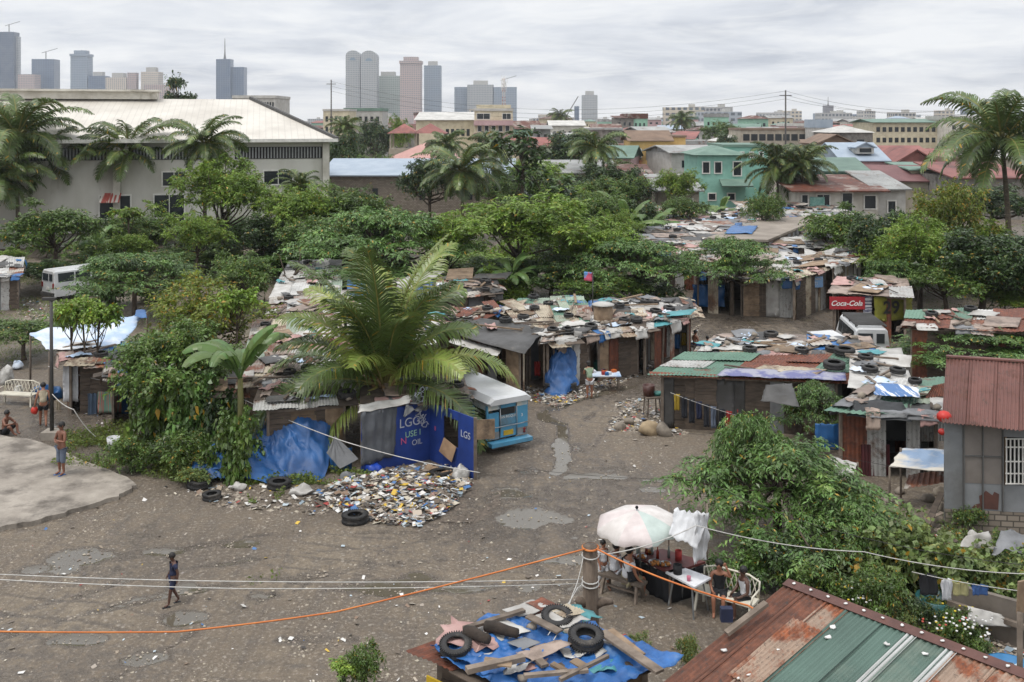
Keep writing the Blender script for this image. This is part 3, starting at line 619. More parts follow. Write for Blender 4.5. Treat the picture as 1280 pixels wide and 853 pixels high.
# ---------------------------------------------------------------- buildings
def facade(name,wall,gl,fh=3.4,cw=3.,rv=.5,rh=.65,rough=.5):
    if name in MC: return MC[name]
    m=bpy.data.materials.new(name); nt,p,o=nodes(m); tc=nt.nodes.new('ShaderNodeTexCoord'); s=nt.nodes.new('ShaderNodeSeparateXYZ'); nt.links.new(tc.outputs['Object'],s.inputs[0])
    def mm(op,a,b=None):
        n=nt.nodes.new('ShaderNodeMath'); n.operation=op
        for i,x in enumerate((a,b)):
            if x is None: continue
            if isinstance(x,(int,float)): n.inputs[i].default_value=x
            else: nt.links.new(x,n.inputs[i])
        return n.outputs[0]
    z=mm('LESS_THAN',mm('FRACT',mm('DIVIDE',s.outputs[2],fh)),rv); x=mm('LESS_THAN',mm('FRACT',mm('DIVIDE',mm('ADD',s.outputs[0],s.outputs[1]),cw)),rh)
    c=mix(nt,mm('MULTIPLY',z,x),srgb(wall),srgb(gl)); c=mix(nt,ramp(nt,noi(nt,vec(nt),.05,3),[(.4,(0,0,0)),(.7,(.25,.25,.25))]),c,srgb('#8f8f8f')); setc(nt,p,c); p.inputs['Roughness'].default_value=rough; MC[name]=m; return m
wht=mat('white_wall','#c9c5bb','#aaa59a',.8,.85,dirt='#857e72',dlo=.55); cream=mat('cream_wall','#c9bfa6','#b1a68d',.8,.85,dirt='#8d8371',dlo=.58)
gry=mat('grey_wall','#8e8d8a','#716f6b',.8,.9,dirt='#565350'); dk=glass('dark_pane','#23282b',.25); frm=mat('window_frame_white','#d5d3cc',None,3,.6)
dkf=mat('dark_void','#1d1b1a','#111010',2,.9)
roofm={'rust':rusty('roof_rust','#8a7f76',amt=.56,scale=.5),'red':mat('roof_red','#8f5a52','#7a4a44',.5,.7,ov=.15,dirt='#5b3a34'),'green':mat('roof_green','#546b60','#667d70',.6,.7,ov=.15),
 'grey':rusty('roof_zinc','#9b9c99','#6b5142',amt=.40,scale=.5,paint2='#7f807e'),'blue':mat('roof_blue','#8a97a5','#9aa5b0',.6,.6,ov=.1),'pink':mat('roof_pink','#b08880','#9c776f',.5,.7,ov=.1),'white':mat('roof_white','#bcbab4','#9f9d98',.6,.7,ov=.12),'maroon':mat('roof_maroon','#785453','#664646',.5,.75,ov=.1),'brown':mat('roof_brown','#7b6655','#655345',.6,.8)}
fb=None
wallm={'white':wht,'cream':cream,'grey':gry,'yellow':mat('yellow_wall','#c4a469','#b3935a',1,.85),'teal':mat('teal_wall','#86b3a4','#76a394',1,.8),'pink':mat('pink_wall','#b99a9a','#a88b8b',1,.8),'pale':mat('pale_wall','#b5b3ae','#9d9a93',1,.85),'tan':mat('tan_wall','#a59c8d','#8b8274',1,.85),'block':mat('block_wall','#85807a','#6d6862',2,.9,dirt='#504b45'),'green':mat('mint_wall','#8fb5a0','#7da38e',1,.85)}
def win(t,x,z,w,h,y=0,frame=True,side=None,W_=None,sub=True):
    """window proud of the wall plane; side=None front (-y), 'R' / 'L' side walls (x=W_/2)"""
    f=MB();p=MB()
    def bx(mb,c,d):
        if side is None: mb.box(c,d)
        else:
            s=1 if side=='R' else -1; mb.box((s*(W_/2)-s*c[1],c[0],c[2]),(d[1],d[0],d[2]))
    if frame:
        for dx in (-w/2,w/2): bx(f,(x+dx,y-.03,z),(.12,.12,h+.12))
        for dz in (-h/2,h/2): bx(f,(x,y-.035,z+dz),(w-.12,.12,.12))
        if w>1.3: bx(f,(x,y-.03,z),(.07,.09,h-.12))
        fo=f.build('window',frm,t,world=False); bx(p,(x,y-.01,z),(w-.1,.05,h-.1)); p.build('pane',dk,fo,world=False)
    else:
        bx(p,(x,y-.02,z),(w,.08,h)); p.build('window',dk,t,world=False)
def roofmesh(kind,w,d,z,rise,ov=.5,mbx=None):
    r=MB(); X=w/2+ov; y0=-ov; y1=d+ov; T=.14
    if kind=='flat': r.box((0,d/2,z+rise/2+.005),(w+.3,d+.3,max(.2,rise))); return r
    if kind=='mono': r.quad4([(-X,y0,z),(X,y0,z),(X,y1,z+rise),(-X,y1,z+rise)],T)
    if kind=='gable': # ridge parallel to the front
        ym=d/2; r.quad4([(-X,y0,z),(X,y0,z),(X,ym,z+rise),(-X,ym,z+rise)],T); r.quad4([(-X,ym+.004,z+rise),(X,ym+.004,z+rise),(X,y1,z),(-X,y1,z)],T)
        for s in (-1,1): r.add([(s*w/2,0,z-.1),(s*w/2,d,z-.1),(s*w/2,ym,z+rise-.16)],[(0,1,2) if s>0 else (2,1,0)])
    if kind=='gablefront':
        r.quad4([(-X,y0,z),(-.002,y0,z+rise),(-.002,y1,z+rise),(-X,y1,z)],T); r.quad4([(.002,y0,z+rise),(X,y0,z),(X,y1,z),(.002,y1,z+rise)],T)
        r.add([(-w/2,0.02,z-.1),(w/2,0.02,z-.1),(0,.02,z+rise-.16)],[(0,1,2)])
    if kind=='hip':
        k=min(w,d)/2; a=[(-X,y0,z),(X,y0,z),(X,y1,z),(-X,y1,z)]
        if w>=d: b=[(-w/2+k,d/2,z+rise),(w/2-k+.01,d/2,z+rise)]; fs=[(0,1,5,4),(1,2,5),(2,3,4,5),(3,0,4),(3,2,1,0)]
        else: b=[(0,k,z+rise),(0,d-k,z+rise)]; fs=[(0,1,4),(1,2,5,4),(2,3,5),(3,0,4,5),(3,2,1,0)]
        r.add(a+b,fs)
    return r
def bld(label,x0,x1,Z,ye,depth,wall='white',roof='flat',rm='grey',rise=.4,ang=0,wins=None,cat='house',name='house',group=None,ov=.5,side=None,sub=True,frame=True):
    w_=(x1-x0)*Z/F; c=W((x0+x1)/2,ye,Z); h=c.z; t=thing(name,label,cat,(c.x,Z,0),ang,group)
    b=MB(); b.box((0,depth/2,h/2),(w_,depth,h)); b.build('wall',wallm[wall],t,world=False)
    roofmesh(roof,w_,depth,h+.003,rise,ov).build('roof',roofm[rm],t,world=False)
    for (nc,nr,u0,u1,z0,z1,ww,hh) in (wins or []):
        for i in range(nc):
            for j in range(nr):
                x=lerp(u0,u1,(i+.5)/nc)*w_-w_/2; z=h*lerp(z0,z1,(j+.5)/nr); win(t,x,z,w_*(u1-u0)/nc*ww,h*(z1-z0)/nr*hh,frame=frame)
    for (sd,nc,nr,z0,z1,ww,hh) in (side or []):
        for i in range(nc):
            for j in range(nr): win(t,depth*(i+.5)/nc,h*lerp(z0,z1,(j+.5)/nr),depth/nc*ww,h*(z1-z0)/nr*hh,side=sd,W_=w_,frame=frame)
    t['_w']=w_; t['_h']=h; return t
# ---- the big warehouse

A=W(412,175,92.); ang=math.atan2(92-85,A.x-W(-20,175,85).x); 
t=thing('warehouse','huge white warehouse with pale metal roof behind the palms at the left','warehouse',(A.x,A.y,0),ang)
Lw=62.; he=A.z; D=26; rz_=13.1
mbw=MB(); mbw.box((-Lw/2,D/2,he/2),(Lw,D,he)); mbw.build('wall',mat('warehouse_wall','#c2c0b8','#aaa79d',.35,.85,.1,dirt='#7c766b',dlo=.56,st=(1,1,.35)),t,world=False)
wr=bpy.data.materials.new('warehouse_roof'); nt,p,o=nodes(wr); v=vec(nt); wv=nt.nodes.new('ShaderNodeTexWave'); wv.inputs['Scale'].default_value=.55; wv.bands_direction='X'; wv.wave_profile='SAW'; nt.links.new(v,wv.inputs[0])
c=ramp(nt,noi(nt,v,.25),[(.35,srgb('#c9c4ba')),(.65,srgb('#b3ada3'))]); c=mix(nt,ramp(nt,wv.outputs[1],[(.0,(.4,.4,.4)),(.18,(0,0,0))]),c,srgb('#8f8a83')); setc(nt,p,c); p.inputs['Roughness'].default_value=.6
r=MB(); e=1.; ri=-7.2
fr=[(-Lw,-e,he+.05),(e*.6,-e,he+.05),(ri,D/2,rz_),(-Lw,D/2,rz_)]; r.quad4(fr,.25); r.quad4([(-Lw,D/2+.01,rz_),(ri,D/2+.01,rz_),(e*.6,D+e,he+.05),(-Lw,D+e,he+.05)],.25); r.quad4([(e*.6+.01,-e,he+.05),(e*.6+.01,D+e,he+.05),(ri+.02,D/2+.1,rz_),(ri+.02,D/2-.1,rz_)],.25); ro=r.build('roof',wr,t,world=False)
b=MB(); b.bar((e*.6+.05,-e-.02,he+.12),(ri,D/2,rz_+.15),.3,.3); b.build('barge_board',mat('dark_trim','#4b4a48',None,3,.7),t,world=False)
b=MB(); b.box((-Lw/2+ri/2-4.5,D/2,rz_+.32),(Lw+ri-9,2.2,.75)); b.box((-Lw/2+ri/2-4.5,D/2,rz_+.80),(Lw+ri-8.6,3.,.2)); b.build('ridge_vent',wallm['white'],t,world=False)
b=MB(); b.box((-Lw/2,-e-.08,he-.02),(Lw+1.4,.22,.3)); b.build('gutter',frm,t,world=False)
for x0 in (0,9,18):
    b=MB(); 
    for k in range(28): b.box((-.9-x0-k*.27,-.06,he-1.15),(.13,.14,1.0))
    b.build('louvre',mat('louvre_grey','#8e8f8f',None,3,.7),t,world=False)
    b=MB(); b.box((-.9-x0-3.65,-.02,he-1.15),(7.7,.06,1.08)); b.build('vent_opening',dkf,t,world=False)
    b=MB(); b.box((-.35-x0,-.15,he/2-.1),(.55,.35,he-.3)); b.build('pilaster',wallm['white'],t,world=False)
    if x0 in(0,9): win(t,-4.6-x0,he-3.4,2.6 if x0==0 else 2.,1.3,-.02)
for x0 in (14.,18.5,31,35.):
    win(t,-x0,3.1,2.6,2.6,-.02)
b=MB(); b.box((-24,-.7,1.4),(22,1.4,.2)); 
for k in range(56): b.box((-34.8+k*.39,-1.36,1.95),(.07,.07,.9))
b.box((-24,-1.36,2.45),(22,.1,.08)); b.build('balcony',wallm['pale'],t,world=False)
b=MB(); b.quad4([(-19.6,-1.5,3.9),(-18.0,-1.5,3.9),(-18.0,0,4.6),(-19.6,0,4.6)],.06); b.build('awning',mat('awning_red','#a04a40','#c9c2b8',1.5,.8,lo=.48,hi=.52,st=(3,.1,.1)),t,world=False)
# ---- long light blue roof, unfinished block wall
t=bld('long low block building with light blue metal roof behind the trees',404,640,118,219,9,'block','mono','blue',1.6,cat='building',name='long_shed',wins=[(3,1,.15,.9,.2,.8,.12,.5)],frame=False)
brk=bpy.data.materials.new('hollow_block'); nt,p,o=nodes(brk); bk=nt.nodes.new('ShaderNodeTexBrick'); tc_=nt.nodes.new('ShaderNodeTexCoord'); mp=nt.nodes.new('ShaderNodeMapping'); mp.inputs['Rotation'].default_value=(math.radians(90),0,0); nt.links.new(tc_.outputs['Object'],mp.inputs[0]); nt.links.new(mp.outputs[0],bk.inputs[0])
bk.inputs['Color1'].default_value=srgb('#8a8073'); bk.inputs['Color2'].default_value=srgb('#6f665b'); bk.inputs['Mortar'].default_value=srgb('#4d4740'); bk.inputs['Scale'].default_value=1.6; bk.inputs['Mortar Size'].default_value=.03; nt.links.new(bk.outputs[0],p.inputs['Base Color']); p.inputs['Roughness'].default_value=.9
wallm['brick']=brk
[c for c in bpy.data.objects if c.parent==t and c.name.startswith('wall')][0].data.materials[0]=brk
# ---- mid distance
G_='buildings in the middle distance'
T=bld('grey and pink office block with an antenna mast on its roof',593,641,230,139,10,'cream','flat','white',.6,cat='building',name='office_block',wins=[(5,1,.05,.95,.62,.76,.6,.75),(5,1,.05,.95,.40,.54,.6,.75),(1,1,.02,.45,.84,.97,.8,.8),(1,1,.7,.98,.84,.97,.8,.8),(4,1,.05,.95,.18,.3,.6,.7)],side=[('R',3,4,.1,.95,.35,.5)])
b=MB()
for z in (.35,.57,.79): b.box((0,-.6,T['_h']*z),(T['_w']+.2,1.2,1.15)); 
b.build('balcony_band',wallm['pink'],T,world=False)
b=MB(); b.box((0,3.5,T['_h']+1.0),(T['_w']*.9,6,.9)); b.build('roof_slab',wallm['cream'],T,world=False)
zb=T['_h']+.6; an=thing('antenna_mast','red and white lattice mast bristling with antennas on the pink office block','antenna mast',(T.location.x+2.3,T.location.y+5,zb+.85))
b=MB()
for a,c in ((-.35,-.35),(.35,-.35),(.35,.35),(-.35,.35)): b.tube([(a,c,0),(a*.6,c*.6,6.2)],.06,4)
for k in range(6):
    z=k*1.; b.bar((-.35,-.35,z),(.33,-.33,z+1),.05,.05); b.bar((.35,-.35,z),(-.33,-.33,z+1),.05,.05); b.bar((-.34,-.34,z+1),(.34,-.34,z+1),.05,.05)
b.build('lattice',mat('mast_red','#a8645a','#c9c3bd',1.4,.6,lo=.45,hi=.5,st=(.01,.01,1)),an,world=False)
b=MB()
for k in range(14):
    a=k*2.1; r0=1.1*(.5+.5*math.sin(k)); b.tube([(0,0,3+k*.22),(math.cos(a)*r0,math.sin(a)*r0,3.2+k*.22),(math.cos(a)*r0,math.sin(a)*r0,4.2+k*.22)],.05,4)
b.build('antenna',frm,an,world=False)
bld('cream building with brick red bands left of the pavilion roofs',404,436,250,139,12,'cream','flat','white',.5,cat='building',name='apartment_block',wins=[(5,3,.05,.95,.35,.95,.55,.5)],frame=False)
bld('pale flat roofed building with green scaffold on top',430,478,265,139,12,'pale','flat','green',.8,cat='building',name='apartment_block',wins=[(6,3,.05,.95,.3,.95,.5,.45)],frame=False)
bld('low cream warehouse left of the pink office block',520,592,240,150,14,'cream','mono','white',2.0,cat='building',name='small_warehouse',wins=[(5,1,.5,.95,.6,.85,.6,.6)],frame=False)
bld('white block with rows of arches standing behind the warehouse ridge',291,344,215,123,14,'pale','flat','white',.6,cat='building',name='office_block',wins=[(9,1,.42,.98,.82,.96,.55,.8)],frame=False)
for x0,x1,z,l in ((486,521,172,'left'),(517,556,168,'right')):
    t=thing('pavilion','open pavilion with red hip roof, %s one of the pair left of the office block'%l,'pavilion',(W((x0+x1)/2,0,z).x,z,0)); w_=(x1-x0)*z/F; h=11-(167-150)*z/F
    roofmesh('hip',w_,w_,h,1.7,.3).build('roof',roofm['red'],t,world=False); b=MB(); b.box((0,w_/2,h*.35),(w_,w_,h*.7)); b.build('lower_storey',wallm['tan'],t,world=False)
    for a in (-1,1):
        for c in (0.1,.95): b=MB(); b.box((a*w_*.45,c*w_,h*.85),(.3,.3,h*.3)); b.build('column',wallm['tan'],t,world=False)
bld('wide house with pale pink hip roof above the blue roofed shed',482,572,140,201,13,'tan','hip','pink',2.4)
bld('narrow corrugated grey tower house right of the office block',667,688,190,161,8,'grey','mono','grey',.6,wins=[(2,2,.1,.9,.5,.95,.4,.4)],frame=False)
bld('long white roofed hall beyond the grey tower house',688,730,240,157,14,'white','gable','white',1.2,cat='building',name='hall',wins=[(6,1,.05,.95,.7,.9,.5,.5)],frame=False)
bld('bare concrete block house behind the dense tree',728,778,200,163,10,'block','flat','grey',.4,wins=[(4,1,.1,.9,.6,.85,.4,.6)],frame=False)
T=bld('yellow house with orange balcony and brown gable roof',788,838,150,176,9,'yellow','gable','brown',1.5,wins=[(3,1,.05,.95,.62,.9,.5,.6),(3,1,.05,.95,.2,.45,.5,.6)])
b=MB(); b.box((0,-.8,T['_h']*.52),(T['_w']+1.5,1.6,.15)); b.box((0,-1.55,T['_h']*.58),(T['_w']+1.5,.1,.8)); b.build('balcony',mat('orange_paint','#b57a5c','#c4a469',1,.8,lo=.45,hi=.5),T,world=False)
bld('plain yellow annexe beside the yellow balcony house',838,857,152,172,8,'yellow','flat','brown',.3,wins=[(1,2,.2,.8,.3,.9,.4,.4)])
T=bld('two storey teal house with dark green tiled roof',872,932,116,194,9,'teal','hip','green',1.0,wins=[(2,1,.05,.55,.66,.92,.6,.75),(1,1,.7,.95,.62,.92,.7,.8),(2,1,.1,.9,.2,.4,.4,.6)])
b=MB(); b.quad4([(-T['_w']*.05,-1.8,T['_h']*.50),(T['_w']/2+.5,-1.8,T['_h']*.50),(T['_w']/2+.5,0,T['_h']*.60),(-T['_w']*.05,0,T['_h']*.60)],.15); b.build('lean_to_roof',roofm['green'],T,world=False)
bld('teal upper storey block with flat mint roof behind the teal house',905,960,124,184,10,'teal','flat','green',.3,wins=[(3,1,.3,.95,.8,.95,.4,.6)])
bld('teal walled house with pale green metal roof right of the twin palms',1010,1082,112,214,9,'teal','mono','green',1.2,ang=-.15,wins=[(2,1,.3,.9,.6,.85,.4,.6)])
T=bld('house with pale blue metal roof and arched dormer',1054,1108,128,201,12,'pink','gable','blue',2.2,wins=[(3,1,.1,.9,.6,.85,.35,.5)])
b=MB(); dz=T['_h']+1.0; b.box((.4,2.2,dz+.25),(2.2,2.6,.8)); b.build('dormer',wallm['pale'],T,world=False); b=MB(); roof_=roofmesh('gablefront',2.4,2.6,dz+.68,.7,.25); roof_.v=[(x+.4,y+.9,z) for x,y,z in roof_.v]; roof_.build('dormer_roof',roofm['blue'],T,world=False); b=MB(); b.box((.4,.87,dz+.3),(1.5,.06,.5)); b.build('dormer_window',dk,T,world=False)
bld('brown gabled gazebo roof between teal house and blue roof',1022,1068,165,180,9,'tan','gablefront','brown',1.6,cat='gazebo',name='gazebo')
T=bld('low white house with rusty overhanging roof and curtained windows',998,1098,100,238,8,'white','mono','rust',1.1,ang=.0,ov=.9,wins=[(1,1,.02,.14,.35,.95,.7,.8),(1,1,.2,.42,.45,.95,.75,.8),(1,1,.50,.72,.4,.98,.6,.85),(1,1,.80,.99,.45,.95,.8,.7)])
b=MB(); b.cloth([(-3.2+.3,-.12,1.8),(-1.7+.3,-.12,1.8),(-1.7+.3,-.12,3.3),(-3.2+.3,-.12,3.3)],8,6,.03,3,fold=.04); b.build('curtain',mat('curtain_teal','#5b8f86','#8fb3a8',3,.8),T,world=False)
bld('white shed attached at the right of the rusty roofed house',1097,1132,101,236,8,'pale','mono','grey',1.4,wins=[(1,1,.2,.8,.3,.8,.5,.6)])
bld('dark maroon roofed house behind the rusty roofed house',1085,1165,118,226,12,'tan','gable','maroon',1.6,ang=-.2)
bld('small maroon gabled porch house right of the blue roof',1118,1172,135,205,9,'cream','gablefront','red',2.0)
bld('long faded red roof at the right behind the leaning palm',1150,1215,150,197,10,'white','gable','red',1.2)
bld('red roofed row house just behind the maroon roofs',1105,1160,165,192,10,'cream','gable','red',1.2)
bld('dull red metal roof low at the right edge',1195,1290,110,222,10,'block','mono','red',1.3)
bld('green gutter roofed shop row below the palm',1140,1200,120,212,7,'cream','mono','green',.6)
bld('long cream school building with green roof and window rows',1092,1188,262,153,16,'cream','gable','green',.9,cat='building',name='school_building',wins=[(12,3,.02,.98,.15,.95,.6,.45)],frame=False,ov=.8)
bld('pale stepped apartment building at the right of the school',1186,1226,255,150,14,'white','flat','white',1.0,cat='building',name='apartment_block',wins=[(4,3,.05,.95,.2,.95,.5,.4)],frame=False)
T=bld('brown half finished concrete frame building left of the steel pole',926,1020,250,163,14,'tan','flat','brown',.5,cat='building',name='unfinished_building',wins=[(9,2,.02,.98,.3,.95,.8,.6)],frame=False)
bld('blue boxy roof right of the brown frame building',1020,1040,240,160,9,'pale','flat','blue',2.)
bld('low beige house with weathered zinc roof left of the teal house',822,874,104,238,7,'tan','mono','grey',1.3,wins=[(2,1,.3,.95,.4,.85,.35,.6)])
bld('long grey roofed row behind the banana clump',676,770,122,216,9,'tan','mono','grey',1.2)
bld('faded brown roofed shed among the bananas',770,815,110,222,8,'tan','mono','rust',1.1)
# ---- crowded far houses
cols=[('rust','rusty brown'),('grey','grey zinc'),('red','dull red'),('green','dark green'),('white','pale white'),('blue','faded blue'),('brown','brown')]
fr_=random.Random(5)
def far_houses(n,xa,xb,za,zb,hmin,hmax,gr):
    zs=sorted([math.exp(fr_.uniform(math.log(za),math.log(zb))) for _ in range(n)])
    for z in zs:
        x=fr_.uniform(xa,xb); k=fr_.choices(range(7),[5,5,3,2,3,1,2])[0]; w_=fr_.uniform(6,14); h=fr_.uniform(hmin,hmax); 
        c,cn=cols[k]
        if any(a<x<b and z<zz for a,b,zz in ((775,870,156),(585,665,235),(480,580,182),(865,965,124),(985,1135,128),(1080,1170,170),(1085,1230,265),(920,1022,252),(400,530,266))): continue
        rf=fr_.choice(['gable','mono','gable','hip','flat']); wl=fr_.choice(['white','cream','grey','pale','tan','block','green','pink']); pw=w_*F/z
        bld('small %s roofed house in the crowded %s'%(cn,gr),x-pw/2,x+pw/2,z,150+(11-h)*F/z,fr_.uniform(7,11),wl,rf,c,fr_.uniform(.8,2.),fr_.uniform(-.35,.35),wins=[(fr_.choice((2,3,4)),max(1,int(h/3.2)),.08,.92,.25,.92,.4,.45)],frame=False,group='%s roofed houses of the %s'%(cn,gr))
far_houses(80,430,1290,190,330,5,9,'district beyond the trees')
far_houses(70,360,1290,340,700,6,13,'city below the skyline')
far_houses(22,1100,1290,122,190,4,6.5,'quarter at the right')
far_houses(24,640,900,125,190,4,6.5,'quarter behind the bananas')
# bigger far blocks near the horizon
for i in range(44):
    z=fr_.uniform(600,1300); x=fr_.uniform(350,1290); w_=fr_.uniform(10,28); h=fr_.uniform(10,20); pw=w_*F/z
    T=thing('distant_block','pale mid rise block on the hazy horizon','building',(W(x,0,z).x,z,0),fr_.uniform(-.3,.3),'pale blocks on the hazy horizon')
    b=MB(); b.box((0,6,h/2),(w_,12,h)); b.build('body',facade('far_%d'%(i%4),['#b3b0aa','#bfb5a5','#9fa6ad','#a9a9a8'][i%4],'#5d656d',3.4,2.6+i%3,.5,.6),T,world=False)
    b=MB(); b.box((w_*.2,6,h+1),(4,4,2)); b.build('roof_tank',wallm['pale'],T,world=False)
# ---- skyline towers
def tower(label,x0,x1,yt,Z,fm,ang=0,top=None,tiers=None,spire=0,dep=None,group=None):
    w_=(x1-x0)*Z/F; h=11+(150-yt)*Z/F; t=thing('skyscraper',label,'skyscraper',(W((x0+x1)/2,0,Z).x,Z,0),ang,group); d=dep or w_*.8
    b=MB(); b.box((0,d/2,h/2),(w_,d,h)); b.build('body',fm,t,world=False)
    if top=='box': b=MB(); b.box((0,d/2,h+4),(w_*.55,d*.55,8)); b.build('penthouse',wallm['pale'],t,world=False)
    if top=='crown':
        b=MB(); b.box((0,d/2,h+3),(w_*1.08,d*1.08,5)); b.box((0,d/2,h+9),(w_*.7,d*.7,7)); b.build('crown',fm,t,world=False)
    if top=='arch':
        b=MB(); n=12; P=[(-w_/2,h)]+[(-w_/2*math.cos(math.pi*k/n),h+w_*.38*math.sin(math.pi*k/n)) for k in range(n+1)]+[(w_/2,h)]
        b.add([(x,0,z) for x,z in P]+[(x,d,z) for x,z in P],[tuple(range(len(P)))[::-1],tuple(range(len(P),2*len(P)))]+[(i,i+1,len(P)+i+1,len(P)+i) for i in range(len(P)-1)]); b.build('arched_top',fm,t,world=False)
        b=MB(); b.add([(x*.45,-.5,h-8+(z-h)*.5) for x,z in P],[tuple(range(len(P)))[::-1]]); b.build('arch_window',glass('tower_glass','#5f7281',.3),t,world=False)
    if spire: b=MB(); b.tube([(0,d/2,h),(0,d/2,h+spire*.3),(0,d/2,h+spire)],[w_*.1,w_*.05,.6],6); b.build('spire',wallm['grey'],t,world=False)
    if top=='crane':
        b=MB(); b.bar((0,d/2,h),(0,d/2,h+16),1.5,1.5); b.bar((-8,d/2,h+13),(22,d/2,h+22),1.,1.); b.build('tower_crane',wallm['grey'],t,world=False)
    return t
fb=facade('glass_dark','#4b5a6d','#34435a',3.6,4,.7,.8,.3); fb2=facade('glass_mid','#5e6f85','#3f5068',3.6,4.5,.6,.7,.3); fc=facade('tower_cream','#c4b9aa','#6f7479',3.3,3.4,.5,.5); fp=facade('tower_pink','#b39f98','#5f6670',3.3,3.2,.5,.55); fw=facade('tower_grey','#a9aaa8','#66717b',3.4,3,.55,.6); fg=facade('tower_green','#a3aaa3','#64776f',3.4,3.5,.5,.7); fs=facade('tower_blue','#8b97a3','#5a6b7f',3.4,3.2,.55,.65)
tower('dark glass tower under construction at the far left edge',-2,17,40,2000,fb,top='crane'); tower('narrow unfinished shaft leaning on the far left tower',15,23,46,2010,fw)
tower('low pinkish block between the two left glass towers',22,43,93,1900,fp); tower('slab tower with rooftop crane second from the left',40,67,74,1950,fb2,top='crane',ang=.1); tower('tall slim tower with crowned top at the left',88,109,71,1950,fs,top='crown',spire=14)
tower('short blue grey tower right of the crowned tower',110,131,95,1950,fb2,top='box'); tower('wide cream apartment tower above the warehouse roof',132,158,97,1700,fc,top='box'); tower('slim pink and cream tower above the warehouse roof',159,170,91,1700,fp); tower('cream tower partly behind the lone tree',176,198,90,1700,fc,top='box'); tower('stepped pinkish block behind the lone tree',180,210,106,1600,fp)
tower('glass tower with a tall spire above the warehouse',270,288,74,1900,fb2,spire=40); tower('square glass shoulder block right of the spired tower',287,305,84,1905,fb2)
tower('left one of the twin arch topped towers',432,450,70,1800,fw,top='arch',dep=30); tower('right one of the twin arch topped towers',451,471,71,1790,fw,top='arch',dep=30)
tower('broad greenish white tower right of the twin towers',468,500,95,1850,fg,top='box'); tower('tall pinkish tower with flat crown',500,526,80,1750,fp,top='crown'); tower('blue grey slab tower right of the pinkish tower',530,551,82,1850,fs,top='box')
tower('pale glass block left of the office block mast',568,584,109,1900,fs); tower('wide pale glass block behind the office block',584,617,106,1880,fw,top='box'); tower('bluish block with cranes right of the wide glass block',616,646,109,1880,fs,top='crane')
tower('lone pale tower on the horizon right of centre',728,747,119,1950,fw,top='box'); tower('tiny dark tower left of the lone pale tower',718,724,133,2000,fb2)
tower('dark rounded tower at the right edge behind the palm',1206,1222,124,1700,fb,top='box'); tower('small pointed dark tower on the right horizon',1031,1042,132,1900,facade('tower_dark','#6d686a','#4b4a50',3.4,3,.5,.6),spire=16); tower('small pale tower on the horizon over the yellow house',902,912,137,1900,fw); tower('little blue glass tower left of the concrete frame building',865,878,137,1900,fb2)
tower('low blue grey block left of the little glass tower',856,866,143,1900,fs); tower('slim grey tower just right of the pointed dark tower',1048,1057,140,1900,fw); tower('tiny grey tower left of the pointed dark tower',1018,1026,142,1900,fs); tower('faint slim tower low on the right horizon',1066,1071,143,1900,fb2)
t=thing('crane','luffing crane with raised lattice boom on the horizon','crane',(W(706,0,900).x,900,0)); b=MB(); b.box((0,0,6),(5,5,12)); b.build('mast',wallm['grey'],t,world=False); b=MB(); b.bar((0,0,12),(12,0,32),.9,.9); b.build('boom',wallm['grey'],t,world=False)
# steel poles and power lines
for (x,y0,Z,l,r0) in ((414,100,190,'thin dark power pole rising behind the warehouse eave',.11),(982,113,150,'tall steel power pole in front of the brown frame building',.11)):
    h=11+(150-y0)*Z/F; t=thing('power_pole',l,'power pole',(W(x,0,Z).x,Z,0)); b=MB(); b.tube([(0,0,0),(0,0,h)],[r0*1.5,r0],6); b.build('pole',mat('steel_dark','#4a4744',None,3,.6),t,world=False); b=MB(); b.box((0,0,h-.8),(1.8,.12,.12)); b.build('crossarm',MC['steel_dark'],t,world=False)
def wire(pts,r,m,label,name='power_line',cat='power line',n=16,sag=.3,group=None):
    P=[]
    for i in range(len(pts)-1):
        a,b=Vector(pts[i]),Vector(pts[i+1])
        for k in range(n+(i==len(pts)-2)):
            t=k/n; q=lerp(a,b,t); q.z-=sag*4*t*(1-t); P.append(q)
    mb=MB(); mb.tube(P,r,5); return tag(mb.build(name,m,origin=P[0]),label,cat,group)
wm_=mat('wire_dark','#3a3836',None,3,.6)
for k,(y1,y2) in enumerate(((131,128),(134,133),(126,122))):
    wire([W(414,102+k*6,190),W(982,114+k*5,150)],.018,wm_,'thin dark power line strung across the sky to the steel pole',sag=4,group='power lines across the sky'); wire([W(982,114+k*5,150),W(1300,y2,130)],.018,wm_,'thin dark power line running from the steel pole to the right',sag=2,group='power lines right of the steel pole')
